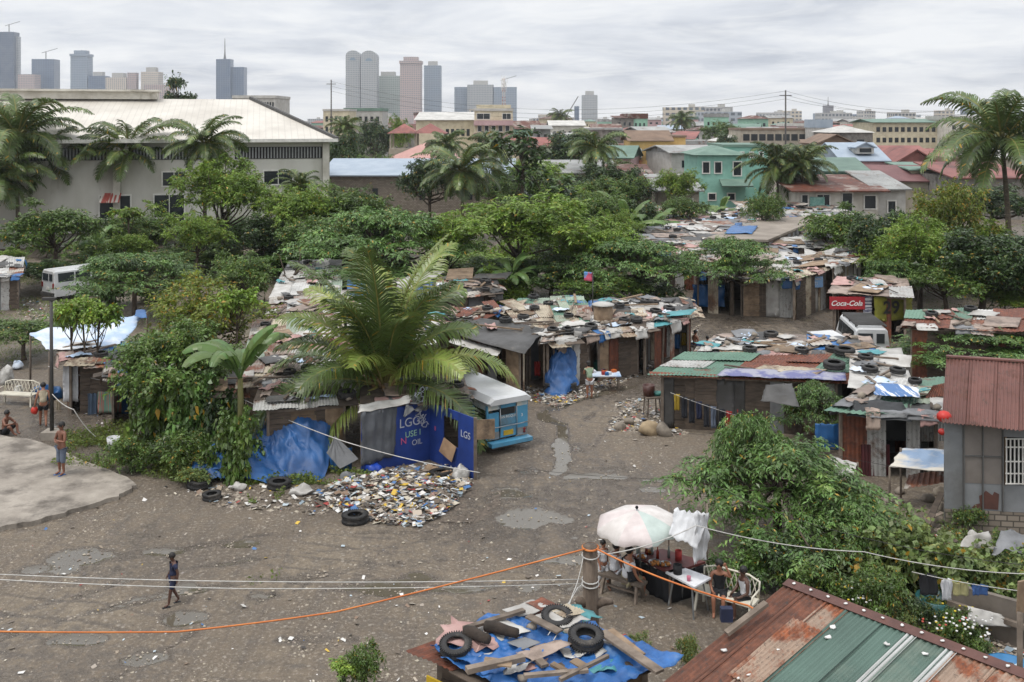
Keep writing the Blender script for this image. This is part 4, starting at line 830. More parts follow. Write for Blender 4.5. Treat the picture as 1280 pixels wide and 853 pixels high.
# ---------------------------------------------------------------- shacks
PM={'rust':rusty('sheet_rust','#8b6a58','#6b3b27','#44291f',.66,1.1),'zinc':rusty('sheet_zinc','#b9b8b4','#6f5544','#4b3d35',.40,.9,paint2='#999894'),'rz':rusty('sheet_half','#aaa59c','#71452f','#4a3026',.5,.8,paint2='#7c756c'),
 'green':rusty('sheet_green','#4e6d5d','#6a4635','#3f3029',.38,.9,paint2='#5f7c6b'),'pgreen':rusty('sheet_palegreen','#7d8f80','#77604c','#4e4037',.42,.9,paint2='#929a88'),
 'tan':rusty('sheet_tan','#b8ad98','#6b4f3b','#4a3b30',.45,.8,paint2='#8a7f6d'),'ply':mat('plywood','#8a7660','#665442',2.5,.85,.3,ov=.25,iv=.1,dirt='#463b31',dlo=.55),'dply':mat('old_board','#5d5146','#40372f',2.5,.9,.3,ov=.25,st=(1,1,4)),
 'dark':mat('tar_sheet','#4c4b4a','#34322f',1.3,.6,.5,ov=.15,dirt='#706b64',dlo=.60),'white':mat('white_tarp','#b9b7b2','#938f89',1.2,.6,.4,ov=.12,dirt='#7d776e',dlo=.57),'blue':mat('blue_tarp','#2a6299','#1f4c7d',1.1,.4,.5,ov=.12,dirt='#4c6a86',dlo=.63),
 'lino':mat('lino','#98877b','#78695e',2,.6,.3,ov=.25,dirt='#54483f'),'grey':mat('grey_tarp','#77787a','#5c5d5e',1.5,.6,.4,ov=.15),'pinkc':mat('pink_cloth','#b09089','#92706b',2,.8,.3,ov=.2),'lblue':mat('pale_blue_tarp','#9fb4cd','#c4ccd6',.8,.5,.3,lo=.42,hi=.56,dirt='#e0e0de',dlo=.55),
 'teal':mat('teal_tarp','#4b8f94','#3c7579',1.4,.5,.3)}
WP=['dply','dply','dply','ply','lino','rz','zinc','rust','grey','tan']
METAL={'rust','zinc','rz','green','pgreen','tan'}
plank_m=mat('weathered_plank','#7d7165','#5a4f45',3,.9,.4,ov=.25,st=(1,1,1)); rub=mat('tyre_rubber','#2a2928','#1d1c1c',4,.75,.3,ov=.25,dirt='#4b4640',dlo=.55)
stone_m=mat('stone','#8d8376','#6b6359',3,.9,.6,ov=.2)
def sheet(mb,k,q,ribs=8,n=7,amp=.012):
    if k in METAL: mb.corr(q,ribs,amp,2 if ribs<14 else 4,.004,3,.035)
    elif k in('ply','dply'): mb.quad4(q,.02)
    else: mb.cloth(q,n,n,.05,1.6,rag=.04,seed=R.random()*50)
def roofsheets(t,q,nu,nv,pal,over=.07,zj=.045,ribs=7,rows=None,extra=0,name='roof_sheet',epal=None):
    for j in range(nv):
        for i in range(nu):
            k=(rows[j][i%len(rows[j])] if rows else R.choice(pal)); z=rr(0,zj)+(.02 if (i+j)%2 else 0); o=over
            u0,u1,v0,v1=(i-o*rr(.2,1.6))/nu,(i+1+o*rr(.2,1.6))/nu,(j-o*rr(.2,2))/nv,(j+1+o*rr(.2,2))/nv
            c=[bil(q,u0,v0),bil(q,u1,v0),bil(q,u1,v1),bil(q,u0,v1)]; c=[x+Vector((rr(-.05,.05),rr(-.05,.05),z+rr(-.012,.012)+.004*(i+j*nu))) for x in c]
            mb=MB(); sheet(mb,k,c,ribs); mb.build(name,PM[k],t)
    for e in range(extra):
        k=R.choice(epal or pal+['dark','white','ply','lino']); u,v=rr(.05,.8),rr(.05,.75); su,sv=rr(.2,.5)*1.2/max(1,nu*.35),rr(.2,.5)*1.2/max(1,nv*.5); a=rr(-.5,.5)
        c0=bil(q,u,v); ex=(q[1]-q[0])*su; ey=(q[3]-q[0])*sv; Rm=Matrix.Rotation(a,3,'Z'); ex=Rm@ex; ey=Rm@ey; zz=Vector((0,0,.11+.014*e))
        mb=MB(); sheet(mb,k,[c0+zz,c0+ex+zz,c0+ex+ey+zz,c0+ey+zz],5); mb.build('patch_sheet',PM[k],t)
def walls(t,q,ins=.25,wp=WP,open_=(),pw=(.3,.85),drop=.1,base=0.,gapf=.0):
    c=sum(q,Vector())/4; g=[]
    for a in q:
        d=(c-a); d.z=0; g.append(a+d.normalized()*ins*1.3)
    for s in range(4):
        a,b=g[s],g[(s+1)%4]; L=Vector((b.x-a.x,b.y-a.y,0)).length; x=0.; dr=(b-a)/L; nrm=Vector((dr.y,-dr.x,0)).normalized()
        k=0
        while x<L-.05:
            w_=min(rr(*pw),L-x); 
            if L-x-w_<.25: w_=L-x
            if (s in open_ and R.random()<.65) or R.random()<gapf: x+=w_; continue
            p=a+dr*x; e=a+dr*(x+w_); m=R.choice(wp); o=nrm*rr(-.02,.05); zt=drop
            mb=MB(); bq=[Vector((p.x,p.y,base))+o,Vector((e.x,e.y,base))+o,Vector((e.x,e.y,e.z-zt))+o,Vector((p.x,p.y,p.z-zt))+o]
            if m in METAL: mb.corr(bq,max(3,int(w_/.13)),.01,2,.004,1)
            elif m in('ply','dply','lino') and R.random()<.55:
                zz=0.; hh=bq[3].z-bq[0].z
                while zz<hh-.03:
                    b_=min(rr(.1,.24),hh-zz); o2=nrm*rr(-.01,.03); e0q=Vector((0,0,zz)); e1q=Vector((0,0,zz+b_-.008)); mb.quad4([bq[0]+e0q+o2-dr*rr(0,.05),bq[1]+e0q+o2+dr*rr(0,.05),bq[1]+e1q+o2+dr*rr(0,.03),bq[0]+e1q+o2-dr*rr(0,.03)],.018); zz+=b_
            elif m in('ply','dply') and R.random()<.5:
                n=max(2,int(w_/.16)); 
                for i in range(n): 
                    y0,y1=i/n+.004,(i+1)/n-.006; hh=rr(-.06,.02); mb.quad4([lerp(bq[0],bq[1],y0)+nrm*rr(0,.015),lerp(bq[0],bq[1],y1)+nrm*rr(0,.015),lerp(bq[3],bq[2],y1)+Vector((0,0,hh)),lerp(bq[3],bq[2],y0)+Vector((0,0,hh))],.02)
            elif m in('ply','dply','grey') : mb.quad4(bq,.02)
            else: mb.cloth(bq,5,7,.05,2,fold=.03,nf=3)
            mb.build('wall_panel',PM[m],t); x+=w_
        mb=MB(); mb.bar((a.x,a.y,base-.05),(a.x,a.y,a.z-.03),.09,.09); mb.build('post',plank_m,t)
        mb=MB(); z=Vector((0,0,-.10)); mb.bar(a+z,b+z,.07,.08); mb.build('rafter',plank_m,t)
def flaps(t,q,n,pal=('white','grey','dark','pinkc','lino','rz','blue','tan','dply','white')):
    for s,(a,b) in enumerate(((q[0],q[1]),(q[1],q[2]),(q[3],q[0]))):
        for _ in range(n if s==0 else n//2):
            u=rr(0,.85); w_=rr(.35,1.3); L=(b-a).length; d=(b-a).normalized(); nn=Vector((d.y,-d.x,0)).normalized(); p=lerp(a,b,u)+nn*rr(.0,.1)+Vector((0,0,.08)); e=p+d*min(w_,L*(1-u)); dp=rr(.12,.55); k=R.choice(pal)
            mb=MB()
            if k in METAL or k=='dply': sheet(mb,k,[p+nn*.28-Vector((0,0,dp*.4)),e+nn*.25-Vector((0,0,dp*.5)),e-nn*.5+Vector((0,0,.05)),p-nn*.5+Vector((0,0,.05))],5)
            else:
                M0=[p+nn*.1-Vector((0,0,dp)),e+nn*.08-Vector((0,0,dp*rr(.5,1.1))),e-nn*.02,p-nn*.02]; mb.cloth(M0,8,5,.05,3,fold=.03,rag=.14,seed=rr(0,50)); mb.cloth([p-nn*.02,e-nn*.02,e-nn*.55+Vector((0,0,.04)),p-nn*.5+Vector((0,0,.04))],8,4,.04,3,rag=.1,seed=rr(0,50))
            mb.build('eave_flap',PM[k],t)
def shack(label,q,nu,nv,pal,wp=WP,open_=(),group=None,extra=3,ribs=7,rows=None,ins=.36,name='shack',gapf=0.,cat='shack',base=0.,epal=None):
    q=[U(*p) if not isinstance(p,Vector) else p for p in q]; c=sum(q,Vector())/4; t=thing(name,label,cat,(c.x,c.y,base),0,group)
    walls(t,q,ins,wp,open_,gapf=gapf,base=base); flaps(t,q,4 if extra>1 else 0) if name=='shack' else 0; roofsheets(t,q,nu,nv,pal,rows=rows,extra=extra,ribs=ribs,epal=epal)
    return t,q
# tyre prototype
def tyre_mb(Ro=.31,wd=.19,tread=True):
    Ri=Ro*.56; h=wd/2; prof=[(Ri,-h*.8),(Ri+.03,-h),(Ro*.86,-h),(Ro*.96,-h*.82),(Ro,-h*.6),(Ro,-h*.22),(Ro*.985,-h*.2),(Ro*.985,-h*.08),(Ro,-h*.06),(Ro,h*.06),(Ro*.985,h*.08),(Ro*.985,h*.2),(Ro,h*.22),(Ro,h*.6),(Ro*.96,h*.82),(Ro*.86,h),(Ri+.03,h),(Ri,h*.8),(Ri+.015,h*.6),(Ro*.9,h*.55),(Ro*.92,0),(Ro*.9,-h*.55),(Ri+.015,-h*.6)]
    mb=MB(); mb.lathe(prof,26,(0,0,h),close=True)
    if tread:
        for k in range(40):
            a=6.283*k/40; M=Matrix.Rotation(a,3,'Z'); 
            for s in (-1,1): mb.box(M@Vector((Ro*.985,0,0))+Vector((0,0,h+s*h*.78)),(.035,.022,h*.4),M=M)
    return mb
TY=tyre_mb().build('tyre',rub); TYm=TY.data; bpy.data.objects.remove(TY)
TL=tyre_mb(.31,.19,False).build('tyre',rub); TLm=TL.data; bpy.data.objects.remove(TL)
def tyre(loc,label,s=1.,nrm=(0,0,1),group=None,near=False,tilt=0.):
    o=bpy.data.objects.new('tyre',TYm if near else TLm); C.objects.link(o); o.location=loc; o.scale=(s,s,s)
    qn=Vector(nrm).normalized().to_track_quat('Z','Y'); o.rotation_mode='QUATERNION'; o.rotation_quaternion=qn@Matrix.Rotation(rr(0,6),3,'Z').to_quaternion(); return tag(o,label,'tyre',group)
def qn(q): return (q[1]-q[0]).cross(q[3]-q[0]).normalized()
PLM=None
def clutter(q,where,nt=4,npl=4,nst=3,nrag=2,group=None):
    nrag+=1; nt=max(0,nt-1) if nt>2 else nt; npl=(npl+1)//2
    n=qn(q); n=n if n.z>0 else -n
    for _ in range(nt): p=bil(q,rr(.06,.94),rr(.08,.92))+Vector((0,0,.11)); tyre(p,'worn black tyre lying flat on '+where,rr(.72,.95),n,'tyres weighing down '+where)
    for _ in range(npl):
        p=bil(q,rr(.12,.88),rr(.12,.88))+Vector((0,0,.15)); a=rr(0,3.14); L=rr(.4,1.1); d=Vector((math.cos(a),math.sin(a),rr(-.03,.08)))*L; mb=MB(); mb.bar(p-d,p+d,rr(.06,.16),rr(.02,.06)); tag(mb.build('loose_plank',R.choice([plank_m,PM['ply'],PM['dply']]),origin=p),'loose weathered plank lying on '+where,'plank','planks lying on '+where)
    for _ in range(nst):
        p=bil(q,rr(.08,.92),rr(.08,.92))+Vector((0,0,.14)); mb=MB(); mb.ball(p,rr(.07,.15),8,(1,1,.7),.5); tag(mb.build('stone',stone_m,origin=p),'fist sized stone holding down '+where,'stone','stones on '+where)
    for _ in range(nrag):
        p=bil(q,rr(.1,.85),rr(.1,.85))+Vector((0,0,.15)); a=rr(0,3); s=rr(.4,1.1); ex=Vector((math.cos(a),math.sin(a),0))*s; ey=Vector((-math.sin(a),math.cos(a),0))*s*rr(.4,.9); k=R.choice(['white','pinkc','lblue','grey','white','lino','teal']); nm_={'white':'whitish','pinkc':'dusty pink','lblue':'pale blue','grey':'grey','lino':'brownish','teal':'teal'}[k]
        mb=MB(); mb.cloth([p,p+ex,p+ex+ey,p+ey],7,6,.1,3,rag=.15,seed=rr(0,50)); tag(mb.build('rag',PM[k],origin=p),'crumpled %s rag on %s'%(nm_,where),'rag','rags on '+where)
# central long row
w1='the central shack row'
t,q=shack('central shack with a wide dark tar sheet roof over open posts',[(558,414,2.0),(655,440,2.0),(676,412,2.2),(604,400,2.25)],1,1,['dark'],open_=(0,1),extra=0); clutter(q,'the dark tar sheet roof',0,1,1,0)
for x,y,s in ((654,398,.85),(632,402,.9)): tyre(U(x,y,2.3),'black tyre along the upper edge of the dark tar sheet roof',s,group='tyres on the upper edge of the tar sheet')
mb=MB(); mb.cloth([U(560,428,1.75),U(622,446,1.75),U(628,436,1.85),U(566,420,1.85)],10,5,.05,2,rag=.05); tag(mb.build('pale_sheet',PM['white'],origin=U(590,432,1.8)),'pale grey sheet sagging below the edge of the dark tar roof','sheet')
t,q=shack('low shack of tan and rusty sheets at the left of the central row',[(540,408,2.05),(606,400,2.1),(640,385,2.3),(543,386,2.3)],4,2,['rz','ply','tan','rust'],extra=5); clutter(q,'the tan and rusty sheet roof',3,6,4,3)
t,q=shack('middle shack of the central row with pale green and tan sheets',[(655,416,2.1),(742,404,2.1),(738,384,2.35),(628,385,2.35)],6,2,['pgreen','tan','rz','green','zinc'],extra=4); clutter(q,'the pale green and tan sheet roof',3,5,4,3)
t,q=shack('shack behind a hanging grey cloth in the middle of the central row',[(676,430,1.95),(748,421,1.95),(752,402,2.15),(680,413,2.15)],3,2,['rz','zinc','white','dark'],extra=3,open_=(0,)); clutter(q,'the roof behind the hanging grey cloth',4,4,2,2)
t,q=shack('patched shack of small grey scraps in the central row',[(742,420,2.0),(808,413,2.0),(806,390,2.25),(740,393,2.25)],4,3,['zinc','tan','dply','lino','rz'],extra=6); clutter(q,'the grey scrap roof',4,6,5,4)
t,q=shack('end shack of the central row with a ragged teal and white roof',[(800,414,2.0),(872,397,1.95),(868,383,2.15),(800,388,2.25)],4,2,['tan','white','lino','teal'],extra=6,open_=(0,)); clutter(q,'the ragged teal and white roof',2,7,4,5)
t,q=shack('narrow shack with dull green sheets at the back of the central row',[(640,386,2.3),(735,384,2.3),(725,372,2.45),(650,374,2.45)],4,1,['green','pgreen'],extra=2); clutter(q,'the dull green back roof',2,2,2,1)
t,q=shack('rear shack with a flat junk strewn roof behind the central row',[(738,390,2.3),(866,384,2.2),(860,374,2.35),(738,376,2.4)],5,1,['rz','dark','zinc','white'],extra=3); clutter(q,'the rear junk strewn roof',5,6,3,3)
t,q=shack('dark wooden shack among banana leaves behind the tall palm',[(545,374,2.1),(628,366,2.1),(618,346,2.3),(550,348,2.3)],3,2,['dply','dark','rz'],extra=4); clutter(q,'the dark wooden shack roof',4,7,3,3)
# centre left cluster behind the palm
cl=[('shack with torn pale sheets under the green canopy',[(338,372,2.1),(425,365,2.1),(428,326,2.3),(362,328,2.3)],4,3,['pgreen','zinc','white','dark']),
('shack with brown patched roof beside the bare dead branch',[(332,400,2.1),(432,392,2.1),(428,367,2.2),(338,374,2.2)],4,2,['lino','zinc','rz','dark']),
('shack with green and rusty sheets left of the tall palm',[(306,450,2.05),(435,438,2.05),(425,398,2.2),(318,404,2.2)],5,2,['rust','pgreen','zinc','rz','tan','green']),
('low shack with striped rusty roof behind the banana plant',[(296,486,2.0),(425,478,2.0),(428,444,2.15),(306,454,2.15)],5,2,['zinc','rz','tan','rust']),
('crooked shack of boards and faded sheets beside the blue tent',[(318,514,1.85),(448,505,1.85),(440,484,2.05),(322,490,2.05)],5,2,['dply','zinc','pinkc','rz','tan']),
('shack mostly hidden behind the fronds of the tall palm',[(436,440,2.1),(545,432,2.1),(545,396,2.25),(436,400,2.25)],4,2,['zinc','rz','dark','white']),
('back shack with dark and blue sheets above the tall palm',[(432,390,2.15),(545,384,2.15),(540,350,2.3),(436,352,2.3)],4,2,['dark','blue','rz','zinc']),
('shack tucked right of the palm trunk with grey roof',[(452,508,1.9),(590,500,1.9),(560,452,2.1),(450,456,2.1)],4,2,['grey','zinc','dply','rz'])]
cw=['under the canopy','by the dead branch','left of the palm','behind the banana plant','beside the blue tent','behind the fronds','above the palm','by the palm trunk']
for i,(l,q,nu,nv,pal) in enumerate(cl):
    t,q=shack(l,q,nu,nv,pal,extra=4,name='board_shack' if i==4 else 'shack'); clutter(q,'the shack roof '+cw[i],3,5,3,3)
# laundry shack with green roof
rows=[['green','green','rust','rust','rust'],['zinc','green','rust','rust','green'],['green','green','rust','rust','green']]
t,q=shack('long grey board shack with green and rusty striped roof and laundry',[(812,468,1.95),(1062,478,1.95),(1090,447,2.12),(858,443,2.12)],5,3,['green'],wp=['grey','dply','dply','ply','zinc','rz','dark'],rows=rows,extra=1,epal=['tan'],ribs=12); QE=q
qf=[q[0]+Vector((0,-.12,-.02)),q[1]+Vector((0,-.12,-.02)),q[1]+Vector((0,.15,.05)),q[0]+Vector((0,.15,.05))]; mb=MB(); mb.corr([a+Vector((0,0,.01)) for a in qf],60,.01,2,.004,1,.03); mb.build('eave_sheet',PM['rust'],t)
mb=MB(); mb.cloth([bil(q,.33,.02)+Vector((0,-.25,.10)),bil(q,.97,.02)+Vector((0,-.25,.10)),bil(q,.95,.24)+Vector((0,0,.14)),bil(q,.35,.2)+Vector((0,0,.14))],24,5,.05,2,rag=.03); tag(mb.build('banner_cloth',mat('violet_banner','#5f6188','#8f8f9c',1.6,.6,.3,lo=.45,hi=.55),origin=bil(q,.6,.1)),'faded violet and white banner laid over the eave of the laundry shack','banner')
for u,v,l in ((.88,.36,'tyre on the white cloth edge of the rusty striped roof'),(.86,.95,'tyre at the back corner of the rusty striped roof')): tyre(bil(q,u,v)+Vector((0,0,.15)),'large black '+l,1.25,qn(q))
mb=MB(); p=bil(q,.32,.35)+Vector((0,0,.14)); e=bil(q,.5,.22)+Vector((0,0,.14)); mb.bar(p,e,.12,.04); tag(mb.build('roof_batten',PM['dply'],origin=p),'dark batten lying along the rusty half of the striped roof','plank')
t,q=shack('junk shack buried under pink and white cloths behind the striped roof',[(868,446,2.1),(990,446,2.1),(985,420,2.25),(895,420,2.25)],4,3,['pinkc','white','lino','grey'],extra=5); clutter(q,'the cloth covered junk roof',2,7,4,9)
t,q=shack('junk shack with rusty edge and blue tarp beside the parked white van',[(985,446,2.1),(1100,448,2.1),(1088,424,2.2),(985,420,2.25)],4,3,['lino','blue','grey','rz','white'],extra=4); clutter(q,'the junk roof with the blue tarp',3,8,5,6)
t,q=shack('shack draped with a large torn white sheet right of the striped roof',[(1062,486,2.1),(1140,492,2.0),(1125,440,2.2),(1066,440,2.3)],2,2,['white'],extra=1); clutter(q,'the torn white sheet roof',4,6,3,5)
t,q=shack('low shack with black net and green sheet roof beside the zinc house',[(1036,514,2.0),(1184,524,2.0),(1180,474,2.2),(1088,480,2.2)],3,3,['green','zinc','dark','pgreen'],wp=['rust','zinc','grey','dply'],extra=2,open_=(0,)); QN=q; clutter(q,'the green sheet roof beside the zinc house',2,5,3,2)
def sheet_thing(k,pts,name,label,cat,n=12,m=None,**kw):
    q=[U(*p) if len(p)==3 and not isinstance(p,Vector) else p for p in pts]; mb=MB()
    if k in METAL: mb.corr(q,kw.get('ribs',8),.02,3,.004,3,.04)
    elif k in('ply','dply'): mb.quad4(q,.025)
    else: mb.cloth(q,n,n,kw.get('amp',.07),kw.get('freq',1.8),sag=kw.get('sag',0),rag=kw.get('rag',.04),seed=R.random()*40,fold=kw.get('fold',0),nf=kw.get('nf',5))
    return tag(mb.build(name,m or PM[k],origin=sum(q,Vector())/4),label,cat,kw.get('group'))
def mound(label,pts,peaks,m,name='tarp',cat='tarp',seed=0,base=0.,cr=.10,parent=None):
    """crumpled tarp thrown over peaks (px,py_ground,h,r) inside the boundary pts (px,py)"""
    B=[U(*p) for p in pts]; c=sum(B,Vector())/len(B); nb=len(B); seg=96; rg=30; P=[(U(x,y),h,r) for x,y,h,r in peaks]; vs=[]
    for j in range(rg+1):
        t=j/rg
        for k in range(seg):
            f=k/seg*nb; i=int(f); b=lerp(B[i%nb],B[(i+1)%nb],f-i); b=c+(b-c)*(1+.10*noise.noise(Vector((k*.5,seed,0)))); p=lerp(c,b,t)
            z=0.
            for q,h,r in P: d=math.hypot(p.x-q.x,p.y-q.y)/r; z=max(z,h*min(1,(1-d)*1.15)**.95 if d<1 else 0)
            n1=1-abs(noise.noise(Vector((p.x*1.7,p.y*1.7,seed))))*2; n2=1-abs(noise.noise(Vector((p.x*6.3,p.y*6.3,z*3+seed))))*2
            z=z+cr*(n1+.5*n2)*(.35+min(1,z))*(1-.6*(t>.93)); w_=noise.noise_vector(Vector((p.x*2.2,p.y*2.2,z*2.2+seed)))*.12
            vs.append(Vector((p.x+w_.x,p.y+w_.y,max(base+.012,z))))
    mb=MB(); mb.smooth=True; fs=[(j*seg+k,j*seg+(k+1)%seg,(j+1)*seg+(k+1)%seg,(j+1)*seg+k) for j in range(rg) for k in range(seg)]
    mb.add(vs,[f[::-1] for f in fs]); o=mb.build(name,m,parent,origin=None if parent else c); return tag(o,None if parent else label,None if parent else cat)
def hang(k,x0,x1,y0,y1,Z,name,label,cat,m=None,**kw):
    """cloth or panel hanging vertically at depth Z between pixel bounds"""
    return sheet_thing(k,[W(x0,y1,Z),W(x1,y1,Z+.05),W(x1,y0,Z+.05),W(x0,y0,Z)],name,label,cat,m=m,**kw)
blk=mat('black_net','#2c2e30','#1f2122',2,.6,.4,dirt='#4a4b4c',dlo=.6); 
hang('dark',1060,1138,514,552,31.2,'black_tarp','black net tarp hanging before the shack beside the zinc house','tarp',m=blk,fold=.05,amp=.1)
sheet_thing('dark',[(1058,520,1.9),(1140,528,1.9),(1128,503,2.25),(1068,500,2.25)],'black_tarp','black net tarp folded over the roof edge beside the zinc house','tarp',m=blk)
sheet_thing('white',[(1092,494,2.35),(1150,498,2.35),(1148,484,2.4),(1095,480,2.4)],'striped_awning','small blue and white striped awning on the roofs','awning',m=mat('blue_stripe','#cfd2d6','#4a6d9c',2.2,.6,lo=.47,hi=.5,st=(3,.2,.2)))
hang('blue',1020,1068,530,562,31.6,'blue_curtain','blue tarp wall behind the small leafy tree','tarp',fold=.05)
hang('rust',1076,1112,556,598,30.9,'maroon_sheet','dark maroon corrugated gate below the black net','gate',m=mat('maroon_sheet','#5a2428','#431c20',1,.7,.2),ribs=9)
hang('zinc',1142,1180,524,552,31.0,'metal_sheet','upright zinc panel between black net and zinc house','panel',ribs=10)
sheet_thing('white',[(1112,584,1.15),(1186,590,1.2),(1186,562,1.6),(1126,560,1.6)],'white_awning','stretched white and blue tarp awning beside the zinc house','awning',m=mat('white_blue_stripe','#c4beb2','#7d93ae',.9,.6,.2,lo=.52,hi=.6,st=(.3,1,2)),sag=.04)
for pts,l in (([(1112,584,1.15),(1186,590,1.2),(1186,562,1.6),(1126,560,1.6)],'stretched white and blue awning'),([(1030,590,1.3),(1066,600,1.25),(1072,578,1.5),(1040,570,1.5)],'small white canopy')):
    for i,pt_ in enumerate(pts): p=U(*pt_); mb=MB(); mb.tube([(p.x,p.y,-.05),(p.x,p.y,p.z)],.03,6); tag(mb.build('prop_pole',plank_m,origin=p),'thin pole holding up the '+l,'pole','poles of the '+l)
sheet_thing('rz',[(1130,612,.55),(1190,600,.9),(1190,586,1.1),(1136,594,.8)],'fallen_sheet','fallen rusty corrugated sheet beneath the white awning','metal sheet')
sheet_thing('white',[(1030,590,1.3),(1066,600,1.25),(1072,578,1.5),(1040,570,1.5)],'white_canopy','small white tarp canopy behind the big leafy tree','canopy')
sheet_thing('dark',[(950,500,1.75),(998,508,1.75),(990,480,2.15),(958,482,2.1)],'dark_board','dark slate board propped at the laundry shack eave','board')
sheet_thing('rust',[(1156,498,2.5),(1184,494,2.5),(1184,478,2.75),(1166,482,2.75)],'rusty_awning','small rusty awning on the left wall of the zinc house','awning')
# back right roof
t,q=shack('rusty brown shack with green and rust roof left of the leafy wall',[(1128,410,2.3),(1296,416,2.3),(1296,388,2.55),(1136,390,2.55)],6,2,['rust'],rows=[['rust','rust','lino','rz','rust','rust'],['green','green','green','zinc','rust','rust']],wp=['dply','rust','dply'],extra=3); clutter(q,'the green and rust roof at the right',3,6,3,3)
# zinc house
A_=U(1181,662); B_=U(1300,668); ztop=2.95
t=thing('zinc_house','grey zinc sheet house with red brown corrugated roof and barred window','house',(A_.x,A_.y,0)); 

def wallrect(x0,x1,z0,z1,m,name,off=0.,th=.05,y=None):
    a=lerp(A_,B_,x0)+Vector((0,-off,0)); b=lerp(A_,B_,x1)+Vector((0,-off,0)); mb=MB(); mb.quad4([(a.x,a.y,z0),(b.x,b.y,z0),(b.x,b.y,z1),(a.x,a.y,z1)],th); return mb.build(name,m,t)
zg=mat('zinc_wall','#808284','#696b6c',.9,.6,.1,dirt='#5e5c5a',dlo=.56); br_=mat('rust_patch','#4a302a','#5e3a30',2,.8)
wallrect(0,1,0,.55,brk,'footing',.02,.12); wallrect(0,.19,.56,ztop,zg,'wall_panel',0); wallrect(.192,.60,1.28,ztop,mat('zinc_wall_brown','#7b746e','#69625c',1.1,.75,.1,dirt='#514a44',dlo=.55),'wall_panel',.01); wallrect(.602,1,.56,1.28,zg,'wall_panel',.012); wallrect(.602,1,2.55,ztop,zg,'wall_panel',.02);wallrect(.192,.60,.56,1.28,zg,'wall_panel',.0)
P_=[(.28,.62),(.56,.60),(.57,1.02),(.52,1.08),(.50,.98),(.46,1.05),(.43,1.1),(.40,1.0),(.36,.95),(.37,.75),(.32,.72)]
mb=MB(); pp=[lerp(A_,B_,u)+Vector((0,-.012,z)) for u,z in P_]; mb.add(pp+[p+Vector((0,-.006,0)) for p in pp],[tuple(range(11,22))]); mb.build('peeled_patch',br_,t)
for u in (.19,.39,.6): wallrect(u,u+.012,.56,ztop,mat('seam_grey','#5c5b59',None,3,.7),'batten',.06,.05)
wallrect(.195,.60,2.0,2.03,MC['seam_grey'],'batten',.05,.04)
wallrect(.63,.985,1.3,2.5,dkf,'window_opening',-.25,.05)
mb=MB()
for k in range(9): a=lerp(A_,B_,.64+.0425*k); mb.box((a.x,a.y-.05,1.92),(.03,.03,1.2))
for z in (1.33,1.6,1.92,2.3,2.52): a=lerp(A_,B_,.81); mb.box((a.x,a.y-.03,z),(.9,.025,.03))
mb.build('window_grille',frm,t)
for sx_ in (.625,): wallrect(sx_,sx_+.02,1.28,2.56,PM['ply'],'window_frame',.05,.06)
AB_=Vector((A_.x*(A_.y+3.2)/A_.y+.15,A_.y+3.2,0))
for s,(a,b) in enumerate(((A_+Vector((0,.06,0)),AB_),(AB_,B_+Vector((0,3.2,0))))):
    mb=MB(); mb.quad4([(a.x,a.y,0),(b.x,b.y,0),(b.x,b.y,ztop+(0 if s==0 else .6)),(a.x,a.y,ztop)][::-1],.05); mb.build('wall',zg,t)
mb=MB(); b=B_+Vector((-.03,.06,0)); e=B_+Vector((-.03,3.1,0)); mb.quad4([(b.x,b.y,0),(e.x,e.y,0),(e.x,e.y,ztop+.6),(b.x,b.y,ztop)],.05); mb.build('wall',zg,t)
qz=[U(1177,528,2.93),U(1310,542,2.93),U(1310,455,3.85),U(1183,447,3.85)]
rmz=rusty('red_brown_sheet','#6e4a42','#5c3628','#3f2820',.42,.7,paint2='#5c3c35')
for i in range(4):
    c=[bil(qz,i/4-.01*(i>0),0),bil(qz,(i+1)/4+.01,0),bil(qz,(i+1)/4+.01,1),bil(qz,i/4-.01*(i>0),1)]; mb=MB(); mb.corr([x+Vector((0,0,.012*(i%2))) for x in c],7,.022,5,.004,1); mb.build('roof_sheet',rmz,t)
mb=MB(); mb.bar(qz[3]+Vector((0,0,.04)),qz[2]+Vector((0,0,.04)),.2,.05); mb.build('ridge_cap',rmz,t)
# ---- alley shacks
ga='the alley roofs'
for l,q,nu,nv,pal,op in (('open fronted stall hut at the alley mouth behind the layered tree',[(868,344,2.2),(930,347,2.2),(935,322,2.35),(878,320,2.35)],3,2,['dark','rz','zinc'],(0,)),
 ('white and grey panelled hut with hanging cloths on the alley',[(925,347,2.2),(1000,351,2.15),(1000,324,2.35),(930,322,2.35)],4,2,['grey','zinc','white','tan'],()),
 ('hut behind the blue banner on the alley corner',[(990,350,2.3),(1052,334,2.3),(1044,314,2.45),(985,322,2.45)],3,2,['zinc','tan','rz'],()),
 ('tall grey boarded hut at the bend of the alley',[(1040,336,2.5),(1085,322,2.5),(1068,306,2.6),(1030,316,2.6)],3,2,['rust','white','zinc'],())):
    t,q=shack(l,q,nu,nv,pal,wp=['ply','white','dply','zinc','tan'],open_=op,extra=4); clutter(q,'the roof of the '+{'o':'stall hut','w':'cloth hung hut','h':'banner hut','t':'grey boarded hut'}[l[0]],3,7,3,3)
hang('blue',866,906,356,384,57.2,'blue_tarp','blue tarp slung in front of the stall hut under the layered tree','tarp',fold=.12,amp=.15)
hang('white',966,1002,364,380,56.9,'white_sheet','whitish sheets hanging on the alley hut front','sheet',fold=.1)
hang('white',944,962,354,390,57.0,'white_curtain','tall pale striped curtain on the alley hut front','curtain',fold=.06)
bb=mat('banner_blue','#6f93bd','#88a4c4',.8,.6)
